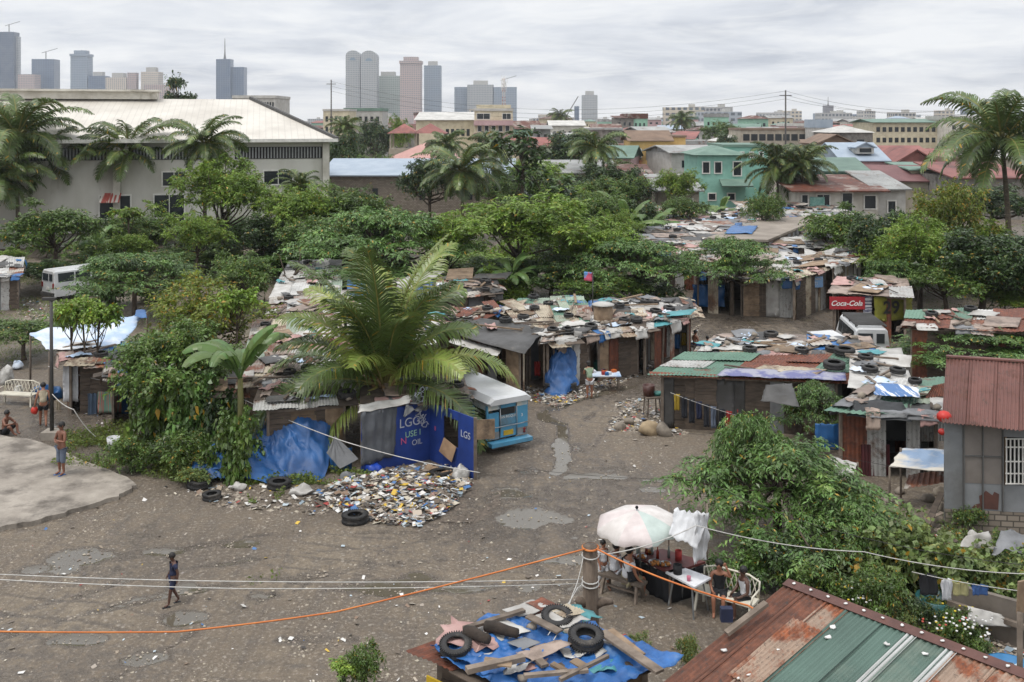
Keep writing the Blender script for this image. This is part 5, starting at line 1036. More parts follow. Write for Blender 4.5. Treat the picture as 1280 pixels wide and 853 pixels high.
def textobj(txt,name,loc,size,m,parent=None,rx=90,rz=0,ext=.004,off=None,shear=0):
    cu=bpy.data.curves.new(name,'FONT'); cu.body=txt; cu.size=size; cu.extrude=ext; cu.align_x='CENTER'; cu.align_y='CENTER'; cu.shear=shear
    if off: cu.offset=off
    o=bpy.data.objects.new('tmp',cu); me=baked(o)
    me.materials.clear(); me.materials.append(m); o=bpy.data.objects.new(name,me); C.objects.link(o); o.rotation_euler=(math.radians(rx),0,rz); o.location=Vector(loc)-(parent.location if parent else Vector()); o.parent=parent; return o
wp_=mat('white_paint','#dedcd8',None,3,.5); 
c=W(1017,353,57.); t=thing('banner','small blue banner with white lettering on the alley corner hut','banner',c,.35); mb=MB(); mb.box((0,0,0),(1.25,.05,.62)); mb.build('cloth_panel',bb,t,world=False)
for tx,z,s in (('MALIGAYANG',.17,.15),('BATI',-.08,.24)): o=textobj(tx,'lettering',(0,0,0),s,wp_,None); o.parent=t; o.location=(0,-.035,z)
# cola store
t,q=shack('small red fronted store hut at the alley mouth',[(1034,366,2.35),(1140,373,2.3),(1135,350,2.5),(1048,348,2.5)],4,2,['lino','pinkc','rz','zinc'],wp=['dply','rust','dply'],open_=(0,),extra=3,name='store_hut'); clutter(q,'the red fronted store hut',1,5,3,3)
redp=mat('cola_red','#a3222b','#8e1d25',1,.5); c=W(1059,379,49.6)
t=thing('cola_sign','red cola board with white script on the store hut','sign',c); mb=MB(); mb.box((0,0,0),(1.75,.05,.62)); mb.build('board',redp,t,world=False); o=textobj('Coca-Cola','lettering',(0,0,0),.36,wp_,None,shear=.35,off=.006); o.parent=t; o.location=(-.05,-.035,-.02)
c=W(1062,367,49.7); mb=MB(); mb.box((0,0,0),(2.0,.05,.25)); tag(mb.build('fascia_board',redp,origin=c),'narrow red strip above the cola board','board'); bpy.context.scene.collection.objects[-1].location=c
c=W(1117,386,49.5); t=thing('yellow_sign','dirty yellow sheet painted with 29 at the store hut','sign',c,.1); mb=MB(); mb.cloth([(-1.,0,-.62),(.95,0,-.55),(.95,0,.55),(-1.,0,.62)],10,8,.05,2,rag=.05); mb.build('sheet',mat('olive_yellow','#86842a','#57591f',1.6,.8,dirt='#3b3a22',dlo=.55),t,world=False); o=textobj('29','lettering',(0,0,0),.85,mat('black_paint','#1c1b18',None,3,.7),None,off=.02); o.parent=t; o.location=(-.15,-.09,.05)
hang('white',1079,1090,370,392,49.6,'tiled_panel','white panel with dark stripes beside the cola board','panel',m=mat('tile_stripe','#c9c9c8','#3b3f5c',4,.6,lo=.48,hi=.5,st=(.1,.1,3)))
# ---- slum field
fg=random.Random(3); Zr=60.5
while Zr<97:
    x=lerp(800,840,(Zr-60)/37) if Zr<75 else 790; dz=fg.uniform(3.6,4.6)
    xe=1045 if Zr<80 else 1010
    X0=(x-640)/F*Zr; X1=(xe-640)/F*Zr
    while X0<X1:
        wdt=fg.uniform(4,6.5); a=fg.uniform(-.12,.12); h=fg.uniform(2.0,2.6); px=640+F*(X0+wdt/2)/Zr
        near_alley = (px>985 and Zr<66) or (px<860 and Zr<62)
        if not near_alley:
            c=Vector((X0+wdt/2,Zr+dz/2,0)); M=Matrix.Rotation(a,3,'Z'); q=[c+M@Vector((sx_*wdt/2,sy_*dz*.5,h+.12*(sy_+fg.uniform(-.5,.5)))) for sx_,sy_ in ((-1,-1),(1,-1),(1,1),(-1,1))]
            t,q=shack('low tarpaulin roofed shack with tyres in the crowded field of roofs',q,3,2,['white','grey','zinc','lino','white','dark','rz','pinkc'],extra=3,group='tarpaulin roofed shacks in the field of roofs',ribs=6)
            clutter(q,'the crowded field of roofs',3 if Zr<80 else 4,4,1,2)
        X0+=wdt*.97
    Zr+=dz*.98
mb=MB(); 
cr=[U(880,298,2.8),U(960,300,2.8),U(1032,270,2.95),U(962,272,2.95)]; t=thing('concrete_roof','long flat weathered concrete roof slab in the field of roofs','shack',(sum(cr,Vector())/4).xy.to_3d()); mb.quad4(cr,.15); mb.build('roof',mat('roof_concrete','#8f867b','#756c62',.6,.9,.2),t); walls(t,[c-Vector((0,0,.1)) for c in cr],.3,['grey','dply'])
sheet_thing('blue',[(905,292,2.9),(940,292,2.9),(948,282,3.),(915,282,3.)],'blue_tarp','bright blue tarp patch on the field of roofs','tarp')
# left cluster
t,q=shack('brown board shack under the blue and white tarpaulin',[(74,456,1.95),(182,452,1.95),(180,428,2.1),(74,432,2.1)],4,2,['rz','dply','dark','blue'],wp=['ply','dply','rust'],open_=(0,),extra=2); clutter(q,'the board shack roof at the left',2,4,2,2)
ring=[U(62,440,2.15),U(150,432,2.15),U(184,390,2.55),U(38,417,2.35)]; t=thing('tarpaulin','large pale blue and white tarpaulin stretched over poles at the left','tarpaulin',(ring[0].x,ring[0].y,0)); mb=MB(); mb.cloth(ring,22,16,.16,.9,rag=.05,sag=.1); mb.build('sheet',PM['lblue'],t)
for p in ring: mb=MB(); mb.tube([(p.x,p.y,-.05),(p.x,p.y,p.z)],.04,6); mb.build('pole',plank_m,t)
sheet_thing('blue',[(168,396,2.66),(184,398,2.66),(182,388,2.7),(170,388,2.7)],'blue_tarp_corner','bright blue tarp scrap at the right tip of the pale tarpaulin','tarp')
shack('grey lean to hut at the far left edge behind the van',[(-30,346,2.0),(26,346,2.0),(30,324,2.3),(-30,322,2.3)],3,2,['zinc','rz','tan'],wp=['grey','dply','zinc'],extra=2)
t,q=shack('small hut with curtain door right of the board shack',[(128,470,1.9),(232,464,1.85),(228,440,2.0),(134,446,2.0)],4,1,['dark','tan','dply'],wp=['dply','pinkc','ply'],open_=(0,),extra=2)
shack('low hut half hidden under the leafy mound',[(228,500,1.7),(312,496,1.7),(305,468,1.9),(230,470,1.9)],3,2,['dark','dply','rz'],extra=1)
# ---- blue graffiti shed
bl=mat('blue_plywood','#1d3c86','#16306f',1.4,.6,.25,dirt='#142a58',dlo=.57); c0=U(537,575); e1=U(592,600); e0=U(452,596)
t=thing('graffiti_shed','roofless blue plywood shed with white graffiti and a window hole','shed',c0)
def vwall(a,b,z0,z1a,z1b,m,name,off=0,th=.04,u0=0,u1=1):
    p=lerp(a,b,u0);e=lerp(a,b,u1); d=(b-a).normalized(); n=Vector((d.y,-d.x,0))*off; mb=MB(); mb.quad4([Vector((p.x,p.y,z0))+n,Vector((e.x,e.y,z0))+n,Vector((e.x,e.y,lerp(z1a,z1b,u1)))+n,Vector((p.x,p.y,lerp(z1a,z1b,u0)))+n],th); return mb.build(name,m,t)
vwall(e0,c0,0,1.95,1.88,bl,'wall'); 
vwall(c0,e1,0,1.88,1.88,bl,'wall',0,.04,0,.32); vwall(c0,e1,0,.75,.75,bl,'wall',.0,.04,.322,.66); vwall(c0,e1,1.62,1.88,1.88,bl,'wall',.0,.04,.322,.66); vwall(c0,e1,0,1.88,1.88,bl,'wall',0,.04,.662,1)
d=(e1-c0).normalized()
mb=MB(); mb.bar(e1+Vector((0.05,0,-.05)),e1+Vector((.05,0,1.9)),.1,.1,up=(0,1,0)); mb.build('post',plank_m,t); mb=MB(); mb.bar(e0+Vector((0,.1,-.05)),e0+Vector((0,.1,1.98)),.1,.1,up=(0,1,0)); mb.build('post',plank_m,t)
a=e1+Vector((.1,-.08,1.25)); mb=MB(); mb.quad4([a,a+Vector((.55,.1,0)),a+Vector((.55,.1,.6)),a+Vector((0,0,.6))],.03); mb.build('board',PM['ply'],t)
mb=MB(); mb.quad4([lerp(c0,e1,.3)+Vector((-.1,-.12,.5)),lerp(c0,e1,.55)+Vector((-.05,-.12,.3)),lerp(c0,e1,.62)+Vector((0,-.1,.8)),lerp(c0,e1,.34)+Vector((0,-.1,.95))],.02); mb.build('cardboard',mat('cardboard','#a08468','#8a7058',3,.9),t)
a1=math.atan2((c0-e0).y,(c0-e0).x); a2=math.atan2((e1-c0).y,(e1-c0).x); gw=mat('graffiti_white','#adb2bd',None,3,.6); gp_=mat('graffiti_pink','#c05a86',None,3,.6); gg=mat('graffiti_green','#8fb8a0',None,3,.6)
def graf(txt,u,z,s,m,a,b,an): 
    p=lerp(a,b,u); n=Vector((math.sin(an),-math.cos(an),0))*.03; o=textobj(txt,'graffiti',p+n+Vector((0,0,z)),s,m,t,rz=an)
graf('LGGY',.74,1.36,.40,gw,e0,c0,a1); graf('USE I',.74,.98,.27,gg,e0,c0,a1); graf('OIL',.80,.68,.25,gw,e0,c0,a1); graf('LGS',.84,1.28,.3,gw,c0,e1,a2); graf('N',.60,.8,.3,gp_,e0,c0,a1); graf('ll',.15,1.1,.2,gp_,c0,e1,a2)
for k in range(9):
    p=lerp(e0,c0,.9-.03*(k%4))+Vector((math.sin(a1),-math.cos(a1),0))*.045; mb=MB(); P=[p+Vector((.16*math.cos(k+i*.9)*(1-i*.04),0.,.0))+Vector((0,0,1.2+.14*k+.1*math.sin(i*1.3+k))) for i in range(12)]; mb.tube(P,.012,4); mb.build('graffiti',gw,t)
fg_=mat('shed_grey_tarp','#55585d','#44474b',1.6,.6,.4)
q_=[e0+Vector((0,-.12,.35)),lerp(e0,c0,.48)+Vector((0,-.12,.45)),lerp(e0,c0,.52)+Vector((0,-.1,1.98)),e0+Vector((0,-.1,2.0))]; mb=MB(); mb.cloth(q_,18,12,.06,2.5,fold=.05,nf=4,rag=.05); tag(mb.build('grey_tarp',fg_,origin=q_[0]),'dark grey tarp draped over the left wall of the blue shed','tarp')
sheet_thing('white',[e0+Vector((-.1,-.2,2.02)),lerp(e0,c0,.7)+Vector((0,-.2,2.0)),lerp(e0,c0,.72)+Vector((0,.35,2.1)),e0+Vector((-.1,.3,2.1))],'pale_roof_strip','whitish strip of sheeting along the top of the blue shed','sheet')
q_=[lerp(e0,c0,.62)+Vector((0,-.3,1.72)),lerp(e0,c0,1.)+Vector((0,-.3,1.8)),lerp(e0,c0,.98)+Vector((0,.5,2.05)),lerp(e0,c0,.66)+Vector((0,.5,2.1))]; sheet_thing('grey',q_,'crumpled_tarp','crumpled grey tarp bundled on the corner of the blue shed','tarp',amp=.2,freq=3)
# blue tents
z=31.3
tent=mat('worn_blue_tarp','#285a92','#1b4170',1.3,.55,.5,dirt='#5a7691',dlo=.60)
mound('large crumpled blue tarp tent beside the creeper covered mound',[(250,600),(300,607),(350,606),(404,602),(414,585),(405,562),(360,548),(300,552),(262,575)],[(384,568,1.7,2.3),(330,582,.7,1.6),(404,580,.9,1.2),(300,590,.75,1.6)],tent,seed=3,cr=.2)
mound('small blue tarp end poking from the creepers at the left',[(238,598),(262,606),(292,604),(300,592),(270,580),(246,586)],[(270,592,.75,1.2)],tent,seed=8)
hang('blue',412,440,560,592,31.2,'blue_tarp','blue tarp scrap between the tent and the grey tarp','tarp',fold=.05)
mb=MB(); mb.drape(W(418,545,31.2),[W(408,566,31),W(425,586,30.9),W(448,574,31)],5,8,.08,.1,z0=-1); tag(mb.build('grey_rag',PM['grey'],origin=W(418,545,31.2)),'grey rag hung over the right end of the blue tent','tarp')
# covered bundle near central row
c=U(700,487); t=thing('covered_cart','blue tarp wrapped around a tall cart at the edge of the central row','cart',c)
mound('x',[(680,492),(700,497),(722,489),(720,478),(702,471),(684,476)],[(705,481,1.95,.95),(698,484,1.3,1.1),(712,482,1.0,1.1),(690,484,.8,.9)],tent,'tarp_cover',seed=5,cr=.14,parent=t)
mb=MB(); mb.box(c+Vector((0,0,.2)),(1.3,.9,.3)); mb.build('base',PM['dark'],t)
mb=MB(); [mb.lathe([(.14,-.04),(.16,-.04),(.16,.04),(.14,.04)],14,c+Vector((s*.55,-.48,.16)),Matrix.Rotation(1.57,3,'X'),close=True) for s in(-1,1)]; mb.build('wheel',rub,t)
# grey cloth
sheet_thing('grey',[W(716,470,41.2),W(732,452,42.6),W(745,424,42.6),W(718,412,41.4)],'grey_cloth','pale grey cloth hanging from the central row between posts','cloth',fold=.1,amp=.1,m=PM['white'])
# foreground hut
a=U(515,815,2.25); b=U(668,763,2.4); c=U(843,833,2.35); d=a+c-b
t,q=shack('junk covered foreground hut under a crumpled bright blue tarp',[a,d,c,b],3,2,['rust','dply'],wp=['ply','dply','ply'],extra=0,ribs=9); QH=q
mb=MB(); s0=lerp(a,d,.13)+Vector((-.02,-.06,1.2-2.25+.2)); ex=(d-a).normalized(); mb.quad4([s0+Vector((0,-.05,-.8)),s0+ex*.42+Vector((0,-.05,-.8)),s0+ex*.42+Vector((0,-.05,.65)),s0+Vector((0,-.05,.65))],.03); mb.build('yellow_board',mat('yellow_board','#b99a1f','#a0831c',2,.6),t)
ft=mat('foreground_blue_tarp','#2f68a8','#234f85',2,.5,.5,dirt='#5b7fa6',dlo=.6)
def ql(q,u0,u1,v0,v1,z): return [bil(q,u0,v0)+Vector((0,0,z)),bil(q,u1,v0)+Vector((0,0,z)),bil(q,u1,v1)+Vector((0,0,z)),bil(q,u0,v1)+Vector((0,0,z))]
for (u0,u1,v0,v1,zz,l) in ((.25,1.04,-.02,1.03,.13,'bright blue tarp over the right half of the foreground hut'),(.12,.6,.02,.5,.19,'bright blue tarp bunched in the middle of the foreground hut'),(.02,.30,.45,.80,.17,'blue tarp fold at the back edge of the foreground hut')):
    mb=MB(); mb.cloth(ql(q,u0,u1,v0,v1,zz),50,50,.10,3.2,rag=.05,seed=u0*9); tag(mb.build('blue_tarp',ft,origin=bil(q,u0,v0)),l,'tarp')
for k,u0,u1,v0,v1,zz,l in (('white',.12,.32,.38,.62,.22,'dirty white board lying beside the logs on the foreground hut'),('white',.0,.14,.72,.98,.2,'faded printed sheet at the back of the foreground hut'),('lino',.02,.2,.90,1.04,.2,'rust red metal sheet under the tyre by the wooden post'),('lino',.5,.62,.3,.62,.25,'worn red and grey lino piece draped in the middle of the foreground hut'),('white',.2,.42,.78,1.0,.24,'checked white cloth behind the front tyre of the foreground hut'),('grey',.38,.5,.36,.5,.28,'grey crumpled plastic in the middle of the foreground hut'),('tan',.22,.36,.88,1.04,.27,'tan sheet at the back edge of the foreground hut')):
    mb=MB(); sheet(mb,k,ql(q,u0,u1,v0,v1,zz),6,12); tag(mb.build('roof_scrap',PM[k] if l[0:4]!='rust' else PM['rust'],origin=bil(q,u0,v0)),l,'scrap sheet')
for x,y,s,l,g in ((570,813,.82,'tyre at the rusty left corner of the foreground hut',.16),(696,784,.84,'tyre beside the wooden post with ropes tied through it',.24),(732,811,.9,'tyre lying on the blue tarp in front of the wooden post',.26)): tyre(U(x,y,2.42)+Vector((0,0,g-.16)),'large black '+l,s,(rr(-.06,.06),rr(-.25,-.1),1),near=True)
logm=mat('burnt_log','#3e342c','#2a241f',5,.95,.8)
for x0,y0,x1,y1,l in ((607,783,647,792,'short dark log right of the white board'),(582,789,611,800,'short dark log left of the white board')): mb=MB(); p=U(x0,y0,2.62);e=U(x1,y1,2.62); mb.tube([p,lerp(p,e,.3)+Vector((0,0,.02)),lerp(p,e,.7),e],[.09,.1,.085,.075],9); tag(mb.build('log',logm,origin=p),l+' on the foreground hut','log')
pl=[(752,790,825,840,.17,.04,'long grey split plank at the right of the foreground hut'),(760,788,800,820,.22,.02,'broad bleached board at the right of the foreground hut'),(583,838,655,822,.12,.08,'thick dark beam across the front of the foreground hut'),(655,845,735,838,.08,.05,'pale cracked slat at the bottom middle of the foreground hut'),(690,830,712,842,.1,.04,'brown plank end left of the front tyre'),(660,770,700,790,.15,.03,'grey plank along the back edge of the foreground hut'),(580,786,655,763,.10,.05,'weathered beam along the far left edge of the foreground hut'),(700,850,760,820,.06,.05,'thin pale stick on the blue tarp in front'),(605,826,640,830,.2,.02,'flat brown board on the rusty corner'),(716,825,735,836,.16,.02,'square ply offcut near the front tyre')]
for x0,y0,x1,y1,w_,h_,l in pl: mb=MB(); mb.bar(U(x0,y0,2.64),U(x1,y1,2.62),w_,h_); tag(mb.build('plank',R.choice([plank_m,PM['ply']]),origin=U(x0,y0,2.6)),l,'plank')
clutter(q,'the foreground hut roof',0,4,6,9)
# foreground rusty roof
r1=U(988,728,3.9); r2=U(1310,852,3.9); e0_=U(822,862,3.2); dn_=e0_-r1; Lr=(r2-r1)
t=thing('rusty_roof_house','foreground house with long corrugated roof, rusty left and green right','house',(r1.x,r1.y-1,0))
rsm=rusty('old_rust','#74503e','#643c2a','#42291f',.62,1.3,ov=.1); rs2=rusty('pale_rust','#a08a78','#8a4f30','#5a3424',.5,1.8,ov=.1); gsm=mat('green_sheet_clean','#52695f','#465a51',.8,.6,.15,dirt='#6b7468',dlo=.55); wsm=mat('whitewash','#b9bab8','#a1a19e',1.4,.6)
ux=lambda px:((px-640)/F*1.0)
def ridge_t(px):  # fraction along ridge seen at pixel px
    k=(px-640)/F; return (k*r1.y-r1.x)/(Lr.x-k*Lr.y)
stops=[(988,rsm,0),(1012,rsm,.01),(1040,rs2,0),(1066,gsm,.012),(1108,gsm,.0),(1143,wsm,.018),(1152,gsm,.004),(1192,wsm,.018),(1202,rs2,0),(1250,rs2,.01),(1310,None,0)]
for i in range(len(stops)-1):
    u0=ridge_t(stops[i][0]); u1=ridge_t(stops[i+1][0]); w_=(u1-u0)*Lr.length; z=Vector((0,0,stops[i][2])); ov_=.02/Lr.length
    p0=r1+Lr*(u0-ov_)+z; p1=r1+Lr*(u1+ov_)+z; mb=MB(); mb.corr([p0+dn_,p1+dn_,p1,p0],max(2,round(w_/.085)),.014,6,.004,6,.012); mb.build('roof_sheet',stops[i][1],t)
p0=r1+Lr*ridge_t(1030)+dn_*.25+Vector((0,0,.035)); p1=r1+Lr*ridge_t(1066)+dn_*.25+Vector((0,0,.035)); mb=MB(); mb.corr([p0+dn_*.5,p1+dn_*.5,p1,p0],7,.014,6,.004,4,.02); mb.build('patch_sheet',rs2,t)
nR=Lr.cross(dn_).normalized(); nR=nR if nR.z>0 else -nR
mb=MB(); mb.quad4([r1-Lr*.01+dn_*.05+nR*.035,r2+dn_*.05+nR*.035,r2-dn_*.005+nR*.045,r1-Lr*.01-dn_*.005+nR*.045][::1],.006); bk_=-dn_.normalized(); bk_.z=-.5; mb.quad4([r1-dn_*.005+nR*.045,r2-dn_*.005+nR*.045,r2+bk_*.16,r1+bk_*.16],.006); mb.build('ridge_cap',mat('ridge_brown','#5f3f37','#4c322c',3,.7,.3),t)
mb=MB()
for k in range(13): mb.ball(r1+Lr*(k+.4)/13+dn_*.02+nR*.055,.028,8,(1,1,.5),.4)
mb.build('cap_bolts',wp_,t)
for (a,b) in ((r1+Vector((.15,-.25,0)),r1+Vector((.15,-.25,0))+dn_*.92),(r1+Vector((.15,-.25,0)),r2+Vector((-.1,-.1,0)))):
    mb=MB(); mb.quad4([(a.x,a.y,0),(b.x,b.y,0),(b.x,b.y,b.z-.12),(a.x,a.y,a.z-.12)],.08); mb.build('wall',PM['dply'],t)
mb=MB(); mb.bar(U(908,792,3.62),U(958,754,3.92),.1,.05); tag(mb.build('loose_plank',plank_m,origin=U(908,792,3.6)),'grey plank lying up the rusty slope of the foreground roof','plank')
for k in range(16):
    u,v=rr(.03,.9),rr(.1,.9); p=r1+Lr*u+dn_*v+nR*.03; mb=MB(); mb.ball(p,rr(.02,.045),7,(1.3,1,.4),.6); tag(mb.build('pale_crumb',wp_,origin=p),'small pale crumb of cement on the foreground corrugated roof','crumb','cement crumbs on the corrugated roof')
# ---------------------------------------------------------------- vehicles
vwhite=mat('van_white','#c6c7c7','#b3b4b4',.8,.35,dirt='#8f8a82',dlo=.62); chrome=mat('chrome','#a3a6a8','#7e8284',2,.3,metal=.7); jblue=mat('jeep_blue','#5394b5','#4585a6',.8,.4,dirt='#5c7480',dlo=.52); lred=glass('tail_red','#7a1414',.3); yel=mat('plate_yellow','#c9a52c',None,3,.5)
def wheel(t,x,y,r=.31):
    b=MB(); b.lathe([(r*.6,-.09),(r*.95,-.1),(r,-.05),(r,.05),(r*.95,.1),(r*.6,.09)],18,(x,y,r),Matrix.Rotation(math.pi/2,3,'Y'),close=True); w_=b.build('wheel',rub,t,world=False)
    b=MB(); b.lathe([(.001,-.05),(r*.6,-.07),(r*.6,.07),(.001,.05)],14,(x,y,r),Matrix.Rotation(math.pi/2,3,'Y')); b.build('rim',chrome,w_,world=False)
def shell(t,name,m,secs,close=True):
    """body from cross sections [(y,[(x,z)...])] front to back"""
    mb=MB(); n=len(secs[0][1]); 
    for y,p in secs: mb.v+=[(x,y,z) for x,z in p]
    fs=[(i*n+k,i*n+(k+1)%n,(i+1)*n+(k+1)%n,(i+1)*n+k) for i in range(len(secs)-1) for k in range(n)]+[tuple(range(n))[::-1],tuple((len(secs)-1)*n+k for k in range(n))]
    mb.f+=fs; mb.m+=[0]*len(fs); mb.sm+=[False]*len(fs); return mb.build(name,m,t,world=False)
def prof(w_,z0,zw,zt,tw): return [(-w_,z0),(w_,z0),(w_*1.0,z0+.15),(w_,zw),(tw,zt-.1),(tw-.1,zt),(-tw+.1,zt),(-tw,zt-.1),(-w_,zw),(-w_*1.0,z0+.15)]
def van(label,loc,rz,rack=False):
    t=thing('van',label,'van',loc,rz); W2=.78
    shell(t,'body',vwhite,[(0,prof(W2-.04,.32,1.05,1.8,.66)),(.06,prof(W2,.28,1.08,1.86,.68)),(3.1,prof(W2,.28,1.08,1.88,.68)),(3.55,prof(W2,.28,1.05,1.55,.62)),(3.8,prof(W2-.02,.3,.9,1.1,.62)),(3.95,prof(W2-.08,.34,.75,.9,.6))])
    b=MB(); b.box((-.28,-.012,1.43),(.62,.04,.42)); b.build('rear_window',dk,t,world=False); b=MB(); b.box((.36,-.012,1.43),(.34,.04,.42)); b.build('rear_window',dk,t,world=False)
    for s in (-1,1):
        for y0,y1 in ((.25,1.25),(1.35,2.3),(2.42,3.1)):
            b=MB(); x0,x1=s*(W2-.015),s*(.70-.0); b.quad4([(x0,y0,1.15),(x0,y1,1.15),(x1,y1,1.68),(x1,y0,1.68)],.02,n=Vector((s,0,.15)).normalized()); b.v=[(v[0]+s*.025,v[1],v[2]) for v in b.v]; b.build('side_window',dk,t,world=False)
        wheel(t,s*.68,.75); wheel(t,s*.68,3.1)
        b=MB(); b.box((s*.66,-.02,.95),(.12,.05,.3)); b.build('tail_light',lred,t,world=False)
        b=MB(); b.box((s*.5,3.97,.72),(.25,.06,.15)); b.build('headlight',frm,t,world=False)
    b=MB(); b.box((0,-.06,.42),(1.5,.14,.2)); b.build('bumper',PM['dark'],t,world=False); b=MB(); b.box((0,-.02,.75),(.34,.03,.16)); b.build('number_plate',frm,t,world=False)
    b=MB(); b.quad4([(-.55,3.40,1.2),(.55,3.40,1.2),(.5,3.2,1.62),(-.5,3.2,1.62)],.02); b.v=[(v[0],v[1]+.25,v[2]) for v in b.v]; b.build('windscreen',dk,t,world=False)
    if rack:
        b=MB()
        for k in range(13): b.box((0,.2+k*.22,1.99),(1.3,.07,.04))
        for s in (-1,1): b.box((s*.62,1.5,1.96),(.05,2.9,.05)); [b.box((s*.62,y,1.91),(.05,.05,.1)) for y in (.3,1.5,2.7)]
        b.build('roof_rack',PM['dark'],t,world=False)
    return t
van('white van parked by trees behind the pale tarpaulin, seen from its rear corner',U(60,376),math.radians(-38))
van('white van with a dark slatted roof rack beside the red fronted store hut',U(1090,464),math.radians(-6),True)
c=U(1043,466); t=thing('tricycle','small sidecar tricycle with white, blue and yellow canopy left of the racked van','tricycle',c,.3)
b=MB(); b.box((0,.4,.6),(1.1,1.2,.7)); b.build('sidecar',mat('tri_blue','#34507f','#2b4470',2,.4),t,world=False); b=MB(); b.quad4([(-.65,-.3,1.45),(.65,-.3,1.45),(.65,1.1,1.6),(-.65,1.1,1.6)],.06); b.build('canopy',vwhite,t,world=False)
b=MB(); b.box((-.56,-.25,1.2),(.05,.05,.6)); b.box((.56,-.25,1.2),(.05,.05,.6)); b.box((-.56,1.,1.25),(.05,.05,.7)); b.box((.56,1.,1.25),(.05,.05,.7)); b.build('canopy_frame',chrome,t,world=False); b=MB(); b.box((0,-.32,1.32),(1.2,.04,.22)); b.build('yellow_strip',yel,t,world=False); wheel(t,-.6,.4,.27); wheel(t,.6,.4,.27)
# jeepney
t=thing('jeepney','light blue jeepney with white roof parked behind the graffiti shed','jeepney',U(634,562),math.radians(33),sc=.90); W2=.86
shell(t,'roof',vwhite,[(-.25,[(-.86,1.78),(.86,1.78),(.9,1.86),(.7,1.98),(-.7,1.98),(-.9,1.86)]),(-.1,[(-.92,1.76),(.92,1.76),(.96,1.86),(.72,2.05),(-.72,2.05),(-.96,1.86)]),(4.0,[(-.92,1.76),(.92,1.76),(.96,1.86),(.72,2.06),(-.72,2.06),(-.96,1.86)]),(4.3,[(-.86,1.74),(.86,1.74),(.9,1.8),(.7,1.92),(-.7,1.92),(-.9,1.8)])])
for s in (-1,1):
    b=MB(); b.box((s*W2,2.,.78),(.06,4.,.62)); b.build('side_panel',jblue,t,world=False); b=MB(); b.box((s*(W2+.01),2.,.92),(.07,3.9,.12)); b.box((s*(W2+.01),2.,.6),(.07,3.9,.05)); b.build('side_trim',chrome,t,world=False)
    for y in (.03,1.0,2.0,3.0,3.98): b=MB(); b.box((s*W2,y,1.42),(.06,.1,.7)); b.build('window_post',jblue,t,world=False)
    b=MB(); b.box((s*(W2+.005),2.,1.66),(.05,3.9,.22)); b.build('side_header',mat('jeep_cream','#c9c4b4','#8fa9b5',2,.4),t,world=False)
    b=MB(); b.box((s*.62,-.02,1.25),(.52,.06,1.0)) if s>0 else b.box((s*.62,-.02,1.1),(.46,.06,.7)); b.build('rear_panel',jblue,t,world=False)
    b=MB(); b.box((s*.62,-.06,.62),(.44,.05,.26)); b.build('light_panel',chrome,t,world=False)
    for z in (.58,.68): b=MB(); b.lathe([(.001,-.02),(.05,-.02),(.05,.02),(.001,.02)],10,(s*.7,-.09,z),Matrix.Rotation(math.pi/2,3,'X')); b.build('tail_light',lred,t,world=False)
    b=MB(); b.tube([(s*.36,-.08,.5),(s*.36,-.12,1.0),(s*.36,-.08,1.7)],.018,6); b.build('grab_rail',chrome,t,world=False)
    wheel(t,s*.74,1.0,.36); wheel(t,s*.74,4.2,.36)
    b=MB(); b.box((s*.6,-.02,1.66),(.5,.07,.2)); b.build('rear_sign',mat('jeep_cream','#c9c4b4'),t,world=False)
    b=MB(); b.box((s*.45,2.,.72),(.4,3.8,.1)); b.build('seat',PM['dply'],t,world=False)
b=MB(); b.box((0,2.,.5),(1.66,4.,.08)); b.build('floor_pan',PM['dark'],t,world=False); b=MB(); b.box((0,-.02,1.68),(.72,.06,.2)); b.build('rear_header',jblue,t,world=False); b=MB(); b.box((0,3.98,1.0),(1.7,.06,1.1)); b.build('cab_bulkhead',dkf,t,world=False)
b=MB(); b.box((0,-.2,.36),(1.78,.36,.14)); b.build('rear_step',jblue,t,world=False); b=MB(); b.box((0,-.2,.27),(1.7,.3,.05)); b.build('step_underside',PM['dark'],t,world=False)
b=MB(); b.box((0,-.05,.72),(.7,.05,.42)); b.build('tailboard',jblue,t,world=False); b=MB(); b.box((.0,-.085,.66),(.42,.02,.18)); b.build('number_plate',yel,t,world=False); b=MB(); b.tube([(-.85,-.15,.95),(-.45,-.2,.95),(.45,-.2,.95),(.85,-.15,.95)],.02,6); b.build('rear_rail',chrome,t,world=False)
b=MB(); b.box((.0,-.03,1.15),(.7,.03,.4)); b.build('door_panel',jblue,t,world=False); b=MB(); b.box((0,-.05,1.45),(.6,.03,.24)); b.build('rear_window',dk,t,world=False)
o=textobj('SAN ROQUE','lettering',(0,0,0),.13,wp_,None); o.parent=t; o.location=(0,-.052,1.24); o=textobj('3','lettering',(0,0,0),.16,wp_,None); o.parent=t; o.location=(.62,-.055,1.2)
shell(t,'bonnet',jblue,[(4.0,[(-.7,.5),(.7,.5),(.7,1.1),(.5,1.25),(-.5,1.25),(-.7,1.1)]),(5.1,[(-.5,.5),(.5,.5),(.5,1.0),(.35,1.1),(-.35,1.1),(-.5,1.0)])])
